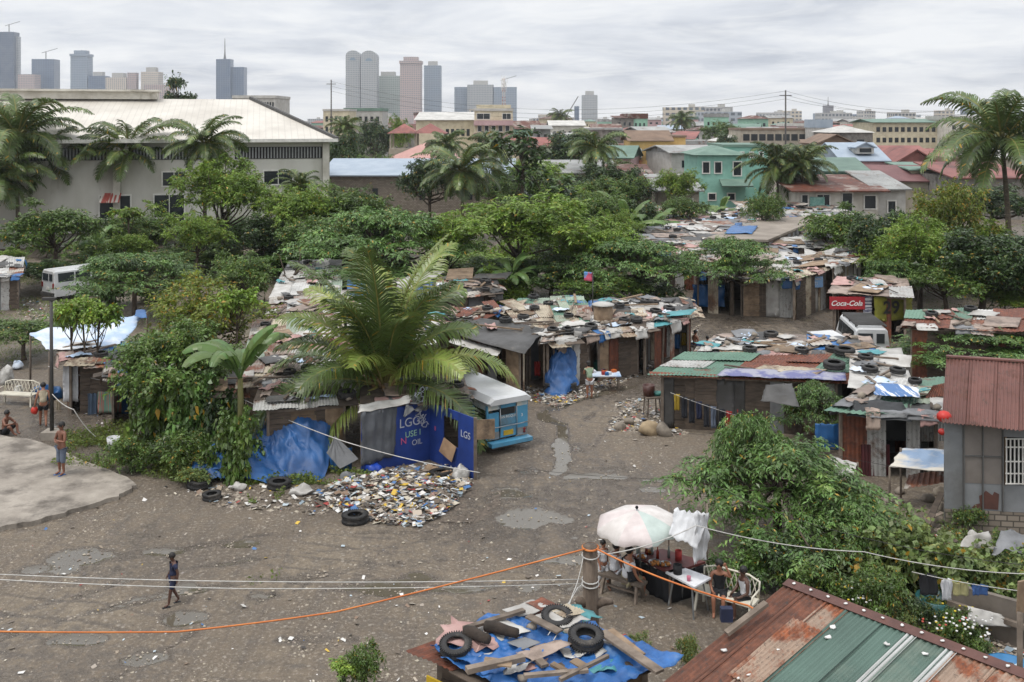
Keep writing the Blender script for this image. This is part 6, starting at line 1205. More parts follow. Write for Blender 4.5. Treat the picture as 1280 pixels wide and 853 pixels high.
# ---------------------------------------------------------------- people
skinm=[mat('skin_brown','#7d5340','#6b4636',3,.55),mat('skin_dark','#553a2e','#4a3228',3,.55),mat('skin_tan','#94664f','#835843',3,.55)]; hairm=mat('black_hair','#1b1715','#12100f',9,.6,.4)
CM={'navy':mat('cloth_navy','#232a47','#1c2239',4,.85,.2),'black':mat('cloth_black','#1d1e22','#141518',4,.85,.2),'white':mat('cloth_white','#cfd0d2','#b3b4b7',4,.85,.2),'greyblue':mat('cloth_greyblue','#5f6877','#505968',4,.85,.2),'mint':mat('cloth_mint','#93a58c','#7c8f77',4,.85,.2),'khaki':mat('cloth_khaki','#8c8468','#776f56',4,.85),'red':mat('cloth_red','#9c2f2b','#822623',4,.8),'blue':mat('cloth_blue','#3a5a8c','#2e4a78',4,.85),'beige':mat('cloth_beige','#b0a58f','#978c77',4,.85),'brown':mat('cloth_brown','#5f4a3c','#4b3a2f',4,.85)}
def skinmesh(chains,sub=2):
    """chains: list of (verts{name:(co,r)},edges) -> mesh via Skin + Subsurf"""
    bm=bmesh.new(); L=bm.verts.layers.skin.verify()
    for vs,es in chains:
        d={}
        for i,(k,(co_,r)) in enumerate(vs.items()):
            v=bm.verts.new(co_); r=r if hasattr(r,'__len__') else (r,r); v[L].radius=r; v[L].use_root=(i==0); d[k]=v
        for a,b in es: bm.edges.new((d[a],d[b]))
    me=bpy.data.meshes.new('s'); bm.to_mesh(me); bm.free(); o=bpy.data.objects.new('s',me)
    m=o.modifiers.new('k','SKIN'); m.use_smooth_shade=True; m.branch_smoothing=.4; s=o.modifiers.new('u','SUBSURF'); s.levels=sub; s.render_levels=sub
    return baked(o)
STAND=dict(pel=(0,0,.53),spi=(0,0,.62),che=(0,.005,.72),ub=(0,0,.785),nk=(0,.0,.835),hl=(0,.012,.87),hm=(0,.012,.925),ht=(0,.0,.968),
 shL=(-.098,0,.79),elL=(-.125,-.015,.63),wrL=(-.135,.02,.50),haL=(-.135,.03,.455),shR=(.098,0,.79),elR=(.125,-.015,.63),wrR=(.135,.02,.50),haR=(.135,.03,.455),
 hiL=(-.052,0,.49),knL=(-.058,.015,.275),anL=(-.06,-.005,.045),toL=(-.068,.085,.018),hiR=(.052,0,.49),knR=(.058,.015,.275),anR=(.06,-.005,.045),toR=(.068,.085,.018))
RAD=dict(pel=.078,spi=.066,che=.078,ub=.062,nk=.03,hl=.037,hm=.052,ht=.036,shL=.036,elL=.025,wrL=.017,haL=.019,shR=.036,elR=.025,wrR=.017,haR=.019,hiL=.056,knL=.036,anL=.022,toL=.019,hiR=.056,knR=.036,anR=.022,toR=.019)
ED=[('pel','spi'),('spi','che'),('che','ub'),('ub','nk'),('nk','hl'),('hl','hm'),('hm','ht')]+[e for s in 'LR' for e in (('ub','sh'+s),('sh'+s,'el'+s),('el'+s,'wr'+s),('wr'+s,'ha'+s),('pel','hi'+s),('hi'+s,'kn'+s),('kn'+s,'an'+s),('an'+s,'to'+s))]
def person(label,loc,rz,Hh,pose={},skin=0,top=None,bottom=('black',.75),hair=True,shoes=None,slv=.45,extra=None,build=1.,lookturn=0):
    J=dict(STAND); J.update(pose); J={k:Vector(v)*Hh for k,v in J.items()}; t=thing('person',label,'person',loc,rz)
    vs={k:(J[k],RAD[k]*Hh*(build if k in('pel','spi','che') else 1)) for k in ['pel']+[k for k in STAND if k!='pel']}; me=skinmesh([(vs,ED)]); bm=bmesh.new(); bm.from_mesh(me)
    def addmb(mb):
        off=len(bm.verts); nv=[bm.verts.new(v) for v in mb.v]
        for f in mb.f:
            try: bm.faces.new([nv[i] for i in f]).smooth=True
            except ValueError: pass
    mb=MB(); hd=(J['ht']-J['hl']).normalized(); fw=Matrix.Rotation(lookturn,3,'Z')@Vector((0,1,0)); fw=(fw-hd*fw.dot(hd)).normalized(); sd_=fw.cross(hd); hm=J['hm']
    mb.tube([hm+fw*.048*Hh+hd*.008*Hh,hm+fw*.066*Hh-hd*.016*Hh],[.006*Hh,.011*Hh],6)
    for s in (-1,1): mb.ball(hm+sd_*s*.052*Hh-hd*.004*Hh,.013*Hh,6,(.5,1,1.3))
    for s in 'LR':
        h=J['ha'+s]; d=(h-J['wr'+s]).normalized(); x=d.cross(Vector((0,1,0))); x=x.normalized() if x.length>.1 else Vector((1,0,0)); y=d.cross(x)
        for k in range(4):
            b=h+x*(k-1.5)*.0095*Hh; L=(.036,.041,.038,.03)[k]*Hh; mb.tube([b,b+d*L*.55,b+d*L*.9+y*L*.35],[.0052*Hh,.005*Hh,.0035*Hh],5)
        sg=1 if s=='L' else -1; mb.tube([J['wr'+s].lerp(h,.5),h+x*sg*-.024*Hh+d*.004*Hh,h+x*sg*-.027*Hh+d*.024*Hh],[.007*Hh,.006*Hh,.004*Hh],5)
    addmb(mb); bm.to_mesh(me); bm.free(); me.materials.clear(); me.materials.append(skinm[skin]); me.name='body'; o=bpy.data.objects.new('body',me); C.objects.link(o); o.parent=t
    for s in (-1,1): mb=MB(); mb.ball(hm+fw*.047*Hh+sd_*s*.02*Hh+hd*.006*Hh,.0065*Hh,6); e=mb.build('eye',CM['black'],o,world=False)
    mb=MB(); mb.box(hm+fw*.049*Hh-hd*.034*Hh,(.022*Hh,.006*Hh,.005*Hh)); mb.build('mouth',mat('lips','#5a2f2a',None,3,.5),o,world=False)
    def cl(keys,rad,edges,m,name):
        r=skinmesh([({k:(v,rad[k]) for k,v in keys.items()},edges)]); r.materials.clear(); r.materials.append(CM[m]); r.name=name; q=bpy.data.objects.new(name,r); C.objects.link(q); q.parent=t
    if top:
        ks={'che':J['che'],'spi':J['spi'],'pel':J['pel'].lerp(J['spi'],.1),'ub':J['ub']-Vector((0,0,.005))*Hh}; rd={'che':.088*Hh*build,'spi':.082*Hh*build,'pel':.088*Hh*build,'ub':.066*Hh}; es=[('che','spi'),('spi','pel'),('che','ub')]
        for s in 'LR':
            ks['sh'+s]=J['sh'+s]; ks['x'+s]=J['sh'+s].lerp(J['el'+s],slv); rd['sh'+s]=.043*Hh; rd['x'+s]=.040*Hh; es+=[('ub','sh'+s)]+([('sh'+s,'x'+s)] if slv>.1 else [])
            if slv<=.1: del ks['x'+s],rd['x'+s]
        cl(ks,rd,es,top,'shirt')
    if bottom:
        m,ln=bottom; ks={'pel':J['pel'].lerp(J['spi'],.15)};rd={'pel':.084*Hh*build};es=[]
        for s in 'LR':
            ks['hi'+s]=J['hi'+s]; rd['hi'+s]=.065*Hh; es.append(('pel','hi'+s)); p='hi'+s
            if ln<=1: ks['k'+s]=J['hi'+s].lerp(J['kn'+s],ln); rd['k'+s]=.058*Hh; es.append((p,'k'+s))
            else: ks['k'+s]=J['kn'+s]; rd['k'+s]=.052*Hh; es.append((p,'k'+s)); ks['a'+s]=J['kn'+s].lerp(J['an'+s],ln-1); rd['a'+s]=.048*Hh; es.append(('k'+s,'a'+s))
        cl(ks,rd,es,m,'trousers' if ln>1.5 else 'shorts')
    if hair:
        mb=MB(); c=hm+hd*.018*Hh-fw*.014*Hh; mb.ball(c,.062*Hh,12,(1,1.02,.98),.12)
        if hair=='long': mb.ball(hm-fw*.04*Hh-hd*.03*Hh,.045*Hh,10,(1,.8,1.2)); 
        mb.build('hair',hairm,o,world=False)
    if shoes:
        for s in 'LR':
            a=J['an'+s];b=J['to'+s]; mb=MB(); d=(b-a); d.z=0; d.normalize(); z=min(a.z-.04*Hh,b.z-.017*Hh); p0=Vector((a.x,a.y,z))-d*.03*Hh; p1=Vector((b.x,b.y,z))+d*.03*Hh; mb.bar(p0,p1,.055*Hh,.012*Hh); mb.build('slipper',CM[shoes],t,world=False)
    return t
walk=dict(knL=(-.055,.07,.28),anL=(-.058,.10,.05),toL=(-.06,.185,.02),knR=(.055,.0,.275),anR=(.058,-.11,.06),toR=(.06,-.04,.018),elL=(-.13,-.05,.64),wrL=(-.14,-.04,.51),haL=(-.14,-.03,.465),elR=(.13,.01,.635),wrR=(.135,.08,.52),haR=(.135,.1,.475))
person('boy in navy shirt and shorts walking alone across the muddy yard',U(217,756),math.radians(120),1.2,dict(walk,hl=(0,.03,.865),hm=(0,.04,.918),ht=(0,.035,.962)),1,'navy',('navy',.85),shoes='black',slv=.6)
person('shirtless man with folded arms and grey blue shorts standing on the slab',U(77,593,.13),math.radians(150),1.62,dict(elL=(-.14,.04,.64),wrL=(-.02,.10,.66),haL=(.03,.10,.67),elR=(.14,.04,.64),wrR=(.02,.115,.635),haR=(-.03,.12,.64),hm=(0,.015,.925)),0,None,('greyblue',1.25),shoes='blue')
person('bare chested figure in black shorts walking away with a red bag',U(54,534),math.radians(25),1.6,dict(walk,che=(0,.03,.72),ub=(0,.045,.78),nk=(0,.06,.83),hl=(0,.085,.86),hm=(0,.1,.905),ht=(0,.1,.95),shL=(-.098,.045,.785),shR=(.098,.045,.785),elL=(-.14,.02,.64),wrL=(-.17,.03,.52),haL=(-.175,.04,.475)),2,'beige',('black',.6),slv=.05)
p=U(46,534); mb=MB(); mb.ball(p+Vector((-.1,.05,.58)),.13,10,(1,.8,1.1),.2); mb.tube([p+Vector((-.1,.05,.7)),p+Vector((-.08,.05,.78))],.015,5); tag(mb.build('carrier_bag',mat('red_plastic','#c8382b','#b02c22',3,.4),origin=p+Vector((-.1,.05,.6))),'small bright red plastic bag held by the walking figure','bag')
sitg=dict(pel=(0,0,.075),spi=(0,-.01,.165),che=(0,.01,.265),ub=(0,.03,.33),nk=(0,.045,.38),hl=(0,.06,.41),hm=(0,.065,.462),ht=(0,.055,.505),shL=(-.098,.03,.335),shR=(.098,.03,.335),elL=(-.15,.12,.24),wrL=(-.08,.2,.26),haL=(-.03,.22,.26),elR=(.15,.12,.24),wrR=(.08,.2,.25),haR=(.04,.23,.25),hiL=(-.055,.03,.065),hiR=(.055,.03,.065),knL=(-.12,.2,.22),knR=(.12,.2,.22),anL=(-.06,.27,.04),toL=(-.05,.34,.018),anR=(.06,.27,.04),toR=(.05,.34,.018))
person('bare chested person squatting on the ground at the left edge',U(6,543),math.radians(-100),1.6,sitg,0,None,('black',.9))
person('woman in pale green top and light shorts by the central row, seen from behind',U(737,499),math.radians(15),1.5,dict(che=(0,.04,.72),ub=(0,.06,.78),nk=(0,.08,.83),hl=(0,.1,.86),hm=(0,.11,.91),ht=(0,.11,.955),shL=(-.098,.06,.785),shR=(.098,.06,.785),elL=(-.12,.1,.66),wrL=(-.08,.2,.62),haL=(-.06,.24,.61),elR=(.12,.1,.66),wrR=(.08,.2,.62),haR=(.06,.24,.61)),2,'mint',('white',.6),'long',slv=.3)
sitc=dict(pel=(0,0,.29),spi=(0,.0,.375),che=(0,.02,.475),ub=(0,.03,.54),nk=(0,.035,.59),hl=(0,.05,.625),hm=(0,.052,.68),ht=(0,.04,.723),shL=(-.098,.03,.545),shR=(.098,.03,.545),elL=(-.13,.05,.40),wrL=(-.09,.17,.34),haL=(-.07,.21,.335),elR=(.13,.05,.40),wrR=(.09,.17,.34),haR=(.07,.21,.335),hiL=(-.055,.03,.27),hiR=(.055,.03,.27),knL=(-.07,.24,.285),knR=(.07,.24,.285),anL=(-.065,.23,.05),toL=(-.065,.31,.02),anR=(.065,.23,.05),toR=(.065,.31,.02))
def stool(loc,h,label,rz=0,w_=.34):
    t=thing('stool',label,'stool',loc,rz); b=MB(); b.box((0,0,h-.02),(w_,w_,.04)); b.build('seat',plank_m,t,world=False)
    for a in (-1,1):
        for c in (-1,1): b=MB(); b.bar((a*w_*.42,c*w_*.42,0),(a*w_*.36,c*w_*.36,h-.04),.04,.04,up=(0,1,0)); b.build('leg',plank_m,t,world=False)
    return t
for x,y,rz,tp,bt,l,sk in ((868,442,-60,None,('blue',.9),'bare backed person sitting outside the end shack of the central row',2),(884,446,-20,'red',('black',.8),'small person in a red top sitting near the laundry shack roof',0),(858,440,40,'navy',('black',.9),'person in dark clothes sitting against the end shack wall',1)):
    c=U(x,y); stool(c,.4,'low wooden stool under the '+l.split(' sitting')[0],math.radians(rz)); person(l,c+Vector((0,0,-.02)),math.radians(rz),1.5 if tp!='red' else 1.3,sitc,sk,tp,bt)
person('distant person in brown shirt standing in the alley by the blue banner',U(1033,372),math.radians(170),1.6,{},0,'brown',('khaki',.9))
# ---------------------------------------------------------------- snack stall
person('child in white shirt standing behind the wooden post by the bench',U(754,736),math.radians(-150),1.15,walk,2,'white',('white',1.4),slv=.5)
bz=.44; c=U(782,748); rzb=math.radians(-35)
t=thing('wooden_bench','rough wooden bench at the snack stall under the man with a satchel','bench',U(778,745),rzb); b=MB(); b.box((0,0,bz-.03),(1.15,.3,.06)); b.build('seat',plank_m,t,world=False)
for a in (-1,1):
    for s in (-1,1): b=MB(); b.bar((a*.45,s*.2,0),(a*.42,s*.09,bz-.06),.09,.05,up=(1,0,0)); b.build('leg',plank_m,t,world=False)
b=MB(); b.bar((-.44,0,.16),(.44,0,.16),.05,.04); b.build('stretcher',plank_m,t,world=False)
c=U(784,748); man=person('man in white tee with black satchel strap seated on the wooden bench',c+Vector((0,0,-.02)),math.radians(-65),1.62,dict(sitc,haR=(.16,.14,.28),wrR=(.15,.10,.31)),2,'white',('khaki',.9),slv=.55,shoes='blue')
mb=MB(); mb.tube([(-.12,.17,.9),(-.02,.16,.78),(.12,.13,.62)],.022,5); mb.tube([(-.12,-.06,.9),(0,-.09,.78),(.14,-.03,.62)],.022,5); mb.tube([(-.12,.17,.9),(-.13,.06,.955),(-.12,-.06,.9)],.022,5); mb.box((.17,.05,.58),(.09,.24,.2)); tag(mb.build('satchel',CM['black'],man,world=False))
person('second seated customer in white leaning over the stall beyond the man with satchel',U(768,738),math.radians(-60),1.5,sitc,0,'white',('white',.8))
sb=thing('snack_table','long stall table with maroon top and black skirt under the parasol','table',U(826,738))
def PT(px,py,h=.76): return U(px,py,h)
tq=[PT(789,693),PT(838,716),PT(882,702),PT(828,686)]
mb=MB(); mb.quad4(tq,.05); mb.build('tabletop',mat('maroon_top','#5f2a28','#4a211f',3,.6),sb)
mb=MB(); a,b2=tq[0],tq[1]; mb.cloth([Vector((a.x,a.y+.02,.03)),Vector((b2.x,b2.y+.02,.03)),b2-Vector((0,-.02,.05)),a-Vector((0,-.02,.05))],14,6,.04,3,fold=.04); mb.build('skirt',CM['black'],sb); a,b2=tq[1],tq[2]
mb=MB(); mb.cloth([Vector((a.x,a.y+.03,.03)),Vector((b2.x,b2.y,.03)),b2-Vector((0,0,.05)),a-Vector((0,-.03,.05))],10,6,.04,3,fold=.04); mb.build('skirt',CM['black'],sb)
for p in tq: mb=MB(); mb.bar((p.x*.999,p.y+.03,0),(p.x*.999,p.y+.03,.71),.05,.05,up=(0,1,0)); mb.build('leg',plank_m,sb)
q2=[PT(832,715),PT(868,734),PT(889,722),PT(851,708)]; t2=thing('white_table','small white plastic table at the right end of the stall','table',U(860,750)); mb=MB(); mb.quad4(q2,.04); mb.build('tabletop',CM['white'],t2)
c4=sum(q2,Vector())/4
for p in q2: p=lerp(p,c4,.12); mb=MB(); mb.bar((p.x,p.y,0),(lerp(p,c4,.3).x,lerp(p,c4,.3).y,.72),.035,.035,up=(0,1,0)); mb.build('leg',chrome,t2)
def bottle(loc,m,label,h=.26,r=.035): mb=MB(); mb.lathe([(.001,0),(r,0),(r,h*.6),(r*.4,h*.78),(r*.4,h),(.001,h)],10,loc); tag(mb.build('bottle',m,origin=loc),label,'bottle')
def jar(loc,r,h,m,name,label,cat,flare=1.2): mb=MB(); mb.lathe([(.001,0),(r,0),(r*flare,h),(r*flare*.9,h),(r*.9,.02),(.001,.02)],16,loc); return tag(mb.build(name,m,origin=loc),label,cat)
gl=glass('sauce_red','#7d2a1c',.2); gl2=glass('bottle_clear','#7f8a86',.15)
for x,y,m,l in ((808,695,gl,'red sauce bottle at the umbrella pole'),(815,693,gl2,'clear bottle beside the red sauce bottle'),(822,698,gl,'red sauce bottle in the middle of the stall table'),(836,697,gl2,'clear bottle near the white hanging cloth'),(797,693,gl2,'clear bottle at the left end of the stall table')): bottle(PT(x,y,.765),m,l)
jar(PT(847,717,.765),.1,.2,CM['black'],'pot','black cooking pot on the white table','pot',1.05); jar(PT(861,726,.765),.04,.1,mat('pink_cup','#c06a82',None,3,.4),'cup','pink plastic cup on the white table','cup'); jar(PT(848,700,.765),.08,.22,CM['red'],'tub','red lidded tub beside the black pot','tub',1.)
for x,y,r,l in ((802,697,.12,'round tray of fried snacks at the left of the stall'),(818,704,.13,'round tray of fried snacks in the middle of the stall'),(832,706,.12,'round tray of snacks nearest the black pot'),(812,690,.1,'small tray of snacks behind the bottles')): jar(PT(x,y,.765),r,.04,chrome,'tray',l,'tray',1.1); mb=MB(); [mb.ball(PT(x,y,.80)+Vector((rr(-r,r)*.7,rr(-r,r)*.7,rr(0,.03))),.035,6) for _ in range(14)]; tag(mb.build('snacks',mat('fried','#a9712f','#7d4c1f',9,.6),origin=PT(x,y,.8)),'heap of golden fried snacks in the '+l.split(' tray ')[-1].replace('of fried snacks','tray').replace('of snacks','tray'),'snacks',kind='stuff')
# parasol
c=Vector((U(803,742).x,U(803,742).y,0)); t=thing('parasol','faded pink, white and green parasol over the snack stall','parasol',c); za=1.98
mb=MB(); mb.tube([(0,0,0),(0,0,za+.05)],.02,8); mb.build('pole',chrome,t,world=False); mb=MB(); mb.lathe([(.001,0),(.2,0),(.18,.08),(.03,.12),(.001,.12)],14,(0,0,0)); mb.build('base',stone_m,t,world=False)
pm=[mat('parasol_white','#c9c4c0','#b5afaa',3,.7),mat('parasol_pink','#c9bfbc','#b8adaa',3,.7),mat('parasol_green','#b0bbb5','#a0aba5',3,.7)]
order=[0,1,0,1,0,1,2,0]; Rp=.98
for k in range(8):
    a0,a1_=k*math.pi/4+.2,(k+1)*math.pi/4+.2; mb=MB(); mb.smooth=True; vs=[];n=5;m_=6
    for i in range(n+1):
        tt=i/n
        for j in range(m_+1):
            a=lerp(a0,a1_,j/m_); chord=1-.07*tt*math.sin(math.pi*j/m_); vs.append((math.cos(a)*Rp*tt*chord,math.sin(a)*Rp*tt*chord,za-.30*tt**1.7))
    for j in range(m_+1): a=lerp(a0,a1_,j/m_); chord=1-.07*math.sin(math.pi*j/m_); vs.append((math.cos(a)*Rp*chord*1.005,math.sin(a)*Rp*chord*1.005,za-.30-.11-.03*math.sin(3*math.pi*j/m_)))
    mb.add(vs,[(i*(m_+1)+j,(i+1)*(m_+1)+j,(i+1)*(m_+1)+j+1,i*(m_+1)+j+1) for i in range(n+1) for j in range(m_)]); mb.build('panel',pm[order[k]],t,world=False)
    mb=MB(); mb.tube([(0,0,za-.02),(math.cos(a0)*Rp*.5,math.sin(a0)*Rp*.5,za-.30*.5**1.7-.02),(math.cos(a0)*Rp*.98,math.sin(a0)*Rp*.98,za-.32)],.008,4); mb.build('rib',chrome,t,world=False)
mb=MB(); mb.ball((0,0,za+.07),.04,8); mb.build('finial',CM['black'],t,world=False); t.rotation_euler=(math.radians(3),math.radians(-4),0)
# hanging white cloth on a frame
t=thing('cloth_screen','white cloth draped over a stick frame right of the parasol','cloth screen',U(862,735)); a=W(838,637,23.6);b2=W(880,640,23.4)
for x in (836,884): p=U(x,733); mb=MB(); mb.tube([(p.x,p.y,-.03),(p.x,p.y,1.95)],.02,6); mb.build('stick',plank_m,t)
q=[W(836,668,22.3),W(872,686,22.0),W(886,641,22.4),W(844,636,22.8)]; mb=MB(); mb.cloth(q,14,14,.12,2,fold=.06,rag=.08); mb.build('cloth',mat('sheer_white','#c9cacb','#b2b3b5',3,.8,.2),t)
q=[W(866,705,22.2),W(884,700,22.3),W(886,641,22.4),W(868,642,22.2)]; mb=MB(); mb.cloth(q,8,14,.1,2,fold=.08,nf=2,rag=.1); mb.build('cloth',MC['sheer_white'],t)
def lattice_bench(label,loc,rz,w_=1.25):
    t=thing('plastic_bench',label,'bench',loc,rz); m=mat('cream_plastic','#cfcabb','#bcb6a5',3,.5)
    b=MB(); b.box((0,0,.42),(w_,.45,.04)); b.build('seat',m,t,world=False)
    for a in (-1,1):
        for s in (-1,1): b=MB(); b.bar((a*(w_/2-.02),s*.24,0),(a*(w_/2-.06),s*.18,.4),.05,.05,up=(0,1,0)); b.build('leg',m,t,world=False)
        b=MB(); b.tube([(a*(w_/2-.03),.2,.44),(a*(w_/2),.18,.62),(a*w_/2,-.2,.64),(a*(w_/2-.02),-.24,.44)],.022,6); b.build('armrest',m,t,world=False)
    b=MB(); n=9
    b.tube([(-w_/2+.03,-.24,.44),(-w_/2+.02,-.3,.78),(-w_*.3,-.32,.86),(w_*.3,-.32,.86),(w_/2-.02,-.3,.78),(w_/2-.03,-.24,.44)],.025,6)
    for k in range(n):
        x0=-w_/2+.06+k*(w_-.12)/n; x1=x0+(w_-.12)/n*1.0; b.bar((x0,-.245,.46),(x1,-.315,.84),.02,.015); b.bar((x1,-.25,.46),(x0,-.32,.84),.02,.015)
    b.build('backrest',m,t,world=False); return t
lattice_bench('cream lattice bench with the two women beside the stall',U(908,768),math.radians(145),1.35)
sit2=dict(sitc); 
person('woman in black sleeveless top on the lattice bench with raised hand',U(897,764)+Vector((.05,.05,0)),math.radians(165),1.55,dict(sitc,elL=(-.17,.06,.52),wrL=(-.11,.07,.64),haL=(-.09,.06,.68)),2,'black',('black',.9),'long',slv=.05)
person('dark skinned person in white vest at the right end of the lattice bench',U(928,774)+Vector((.1,.12,0)),math.radians(110),1.5,dict(sitc),1,'white',('black',.9),slv=.05)
mb=MB(); p=U(908,775,.44); mb.box(p+Vector((0,0,.12)),(.25,.16,.28)); tag(mb.build('handbag',CM['navy'],origin=p),'dark blue bag between the two seated on the lattice bench','bag')
lattice_bench('cream lattice bench with bags at the far left edge',U(22,506),math.radians(170),1.5)
# wooden post
c=Vector((W(738,700,18.5).x,18.5,0)); t=thing('wooden_post','thick weathered wooden post with broken branch stubs and tied ropes','post',c)
hp_=11-(682-150)*18.5/F; lm=mat('post_wood','#6f6256','#4c4138',7,.95,.9,st=(1,1,.25)); mb=MB(); mb.tube([(0,0,-.1),(.0,0,.8),(.01,0,1.8),(-.01,0,hp_)],[.19,.17,.15,.135],10); mb.build('trunk',lm,t,world=False)
mb=MB(); mb.tube([(0,0,2.05),(-.2,-.05,2.12),(-.26,-.05,2.16)],[.1,.08,.06],7); mb.build('branch_stub',lm,t,world=False); mb=MB(); mb.tube([(0,0,2.0),(.22,-.03,2.1),(.42,-.02,2.1)],[.11,.08,.05],7); mb.build('branch_stub',lm,t,world=False)
ropem=mat('rope_white','#c4c2bd','#a9a7a2',9,.8); orm=mat('rope_orange','#c77a3c','#b5602a',2,.6)
for z in (2.42,2.5,2.95): mb=MB(); mb.lathe([(.15,-.012),(.17,0),(.15,.012)],14,(0,0,z),Matrix.Rotation(.15,3,'X')); mb.build('rope_loop',ropem,t,world=False)
mb=MB(); mb.lathe([(.14,-.02),(.17,0),(.14,.02)],14,(0,0,hp_-.03),Matrix.Rotation(.1,3,'X')); mb.build('rope_loop',orm,t,world=False)
pt=lambda z,dx=0,dy=0: c+Vector((dx,dy,z))
# ropes and wires
wire([W(-80,788,17.),W(220,790,17.6),W(420,765,18.),pt(hp_-.02,-.1,-.1)],.016,orm,'orange cable sagging across the yard to the wooden post','rope','rope',14,.02)
wire([pt(hp_-.02,.1,-.1),W(830,724,17.2),W(935,757,15.9),U(1000,790,3.7)],.016,orm,'orange cable running from the wooden post down to the rusty roof','rope','rope',14,.02)
wire([W(-80,714,17.5),W(300,727,17.9),pt(2.5,-.16)],.009,ropem,'upper white line stretched across the yard to the wooden post','rope','rope',14,.03)
wire([W(-80,720,17.3),W(300,736,17.9),pt(2.42,-.16)],.009,ropem,'lower white line stretched across the yard to the wooden post','rope','rope',14,.03)
wire([pt(2.5,-.14,-.1),W(722,735,18.),U(685,794,2.6)],.008,ropem,'thin white rope from the post down through the left tyre','rope','rope',8,.02)
wire([pt(2.95,-.14,-.1),W(716,742,17.9),U(692,800,2.6)],.008,ropem,'slack white rope looped from high on the post to the tyre','rope','rope',8,.08)
wire([pt(2.9,.1,.1),W(870,657,19),W(1080,690,19.5),W(1300,718,20)],.010,ropem,'pale wire running right over the leafy tree and creepers','wire','wire',12,.1)
wire([W(880,600,23),W(1050,665,22.5),W(1300,708,22)],.007,wm_,'thin dark wire above the creepers at the right','wire','wire',12,.1)
wire([W(160,436,37),W(290,492,34.),W(430,552,30),W(600,591,28.6)],.014,ropem,'whitish cable slanting down over the banana plant and blue shed','wire','wire',12,.08)
wire([W(650,585,28),W(900,600,26),W(1010,560,27),W(1180,590,26)],.006,wm_,'thin dark wire crossing from the yard to the zinc house','wire','wire',12,.1)
# lamp post at left
c=U(65,548); hpz=11-(374-150)*c.y/F; t=thing('power_pole','slender dark pole with tilted cap standing by the shacks at left','power pole',c); mb=MB(); mb.tube([(0,0,-.05),(-.03,0,hpz)],[.075,.055],8); mb.build('pole',wm_,t,world=False); mb=MB(); mb.box((-.1,0,hpz),(.45,.12,.1)); mb.build('crossarm',wm_,t,world=False); mb=MB(); mb.box((0,0,.12),(.55,.55,.3)); mb.build('footing',conc,t,world=False)
wire([W(63,490,c.y),W(92,512,c.y-.5),U(122,548,.05)],.015,ropem,'thick pale guy cable from the slender pole to the ground','cable','cable',10,.1)
wire([W(455,280,62),W(455,374,62)],.04,wm_,'thin grey pole poking out of the green canopy','thin_pole','pole',4,0)
# ---------------------------------------------------------------- laundry and small things
jn=mat('denim_dark','#23262f','#1a1c22',3,.85,.3); stp=mat('striped_towel','#5f8a7a','#a36a5f',3.,.85,lo=.42,hi=.58,st=(9,.3,.3)); yl=mat('yellow_cloth','#a88f2e','#8f7824',3,.85)
k_=dict(fold=.05,nf=2,amp=.03,n=8)
Zl=35.05; x=843
for i,(m,l,h) in enumerate(((yl,'small mustard cloth at the left end of the laundry line',20),(jn,'first pair of black trousers on the laundry line, next to the mustard cloth',27),(jn,'black trousers hanging second from the left on the laundry line',30),(CM['navy'],'navy shorts in the middle of the laundry line',22),(jn,'black trousers right of the navy shorts on the laundry line',29),(CM['greyblue'],'grey trousers on the laundry line of the long shack',27),(jn,'black trousers just left of the red shirt',30),(CM['red'],'red shirt at the right end of the laundry line of the long shack',24))):
    y0=493+(x-843)*.33; hang('dark',x,x+7.2,y0,y0+h,Zl-(x-843)*.0045,'hanging_clothes',l,'laundry',m=m,**k_); x+=9.2
wire([W(838,491,Zl),W(922,520,Zl-.36)],.008,ropem,'laundry line on the front of the long grey board shack','clothes_line','clothes line',8,.03)
hang('dark',920,934,512,531,35.3,'hanging_clothes','bright red cloth hanging behind the leafy tree','laundry',m=CM['red'],**k_); hang('dark',932,941,518,532,35.,'hanging_clothes','small yellow cloth hanging behind the leafy tree','laundry',m=yl,**k_)
Zr_=20.9
for x0,x1,y0,y1,m,l in ((1150,1172,718,744,CM['black'],'black shirts at the left end of the garden laundry line'),(1176,1189,724,750,CM['white'],'white and grey striped towel on the garden laundry line'),(1192,1212,728,745,mat('pale_khaki','#a5a074','#8f8a60',3,.85),'khaki towel on the garden laundry line'),(1215,1234,731,744,CM['blue'],'blue cloth at the right end of the garden laundry line')): hang('dark',x0,x1,y0,y1,Zr_,'hanging_clothes',l,'laundry',m=m,**k_)
wire([W(1140,715,Zr_),W(1285,740,Zr_)],.009,ropem,'line for washing behind the flower pots at the right','clothes_line','clothes line',8,.04)
Zl=38.
for x0,x1,y0,y1,m,l,z in ((122,152,490,516,stp,'striped green and red towel on the rail at left','a'),(110,121,492,536,mat('denim_blue','#4a5a6d','#3d4b5c',3,.85),'blue grey jeans hanging left of the striped towel','b'),(152,160,486,518,PM['blue'],'narrow blue cloth right of the striped towel','c'),(79,98,458,502,CM['white'],'large white garment hanging from the shack at left','d'),(164,172,490,520,PM['pinkc'],'dusty pink cloth beside the leafy mound','e'),(176,186,490,520,CM['white'],'white patterned cloth beside the leafy mound','f'),(186,193,492,522,CM['red'],'red cloth beside the leafy mound','g'),(70,76,500,514,CM['beige'],'beige rag low on the slender pole','h')): hang('dark',x0,x1,y0,y1,37.2+.1*(ord(z)-97),'hanging_clothes',l,'laundry',m=m,**k_)
wire([W(60,458,37.4),W(200,488,37.4)],.01,ropem,'clothes line on the left shacks','clothes_line','clothes line',8,.1)
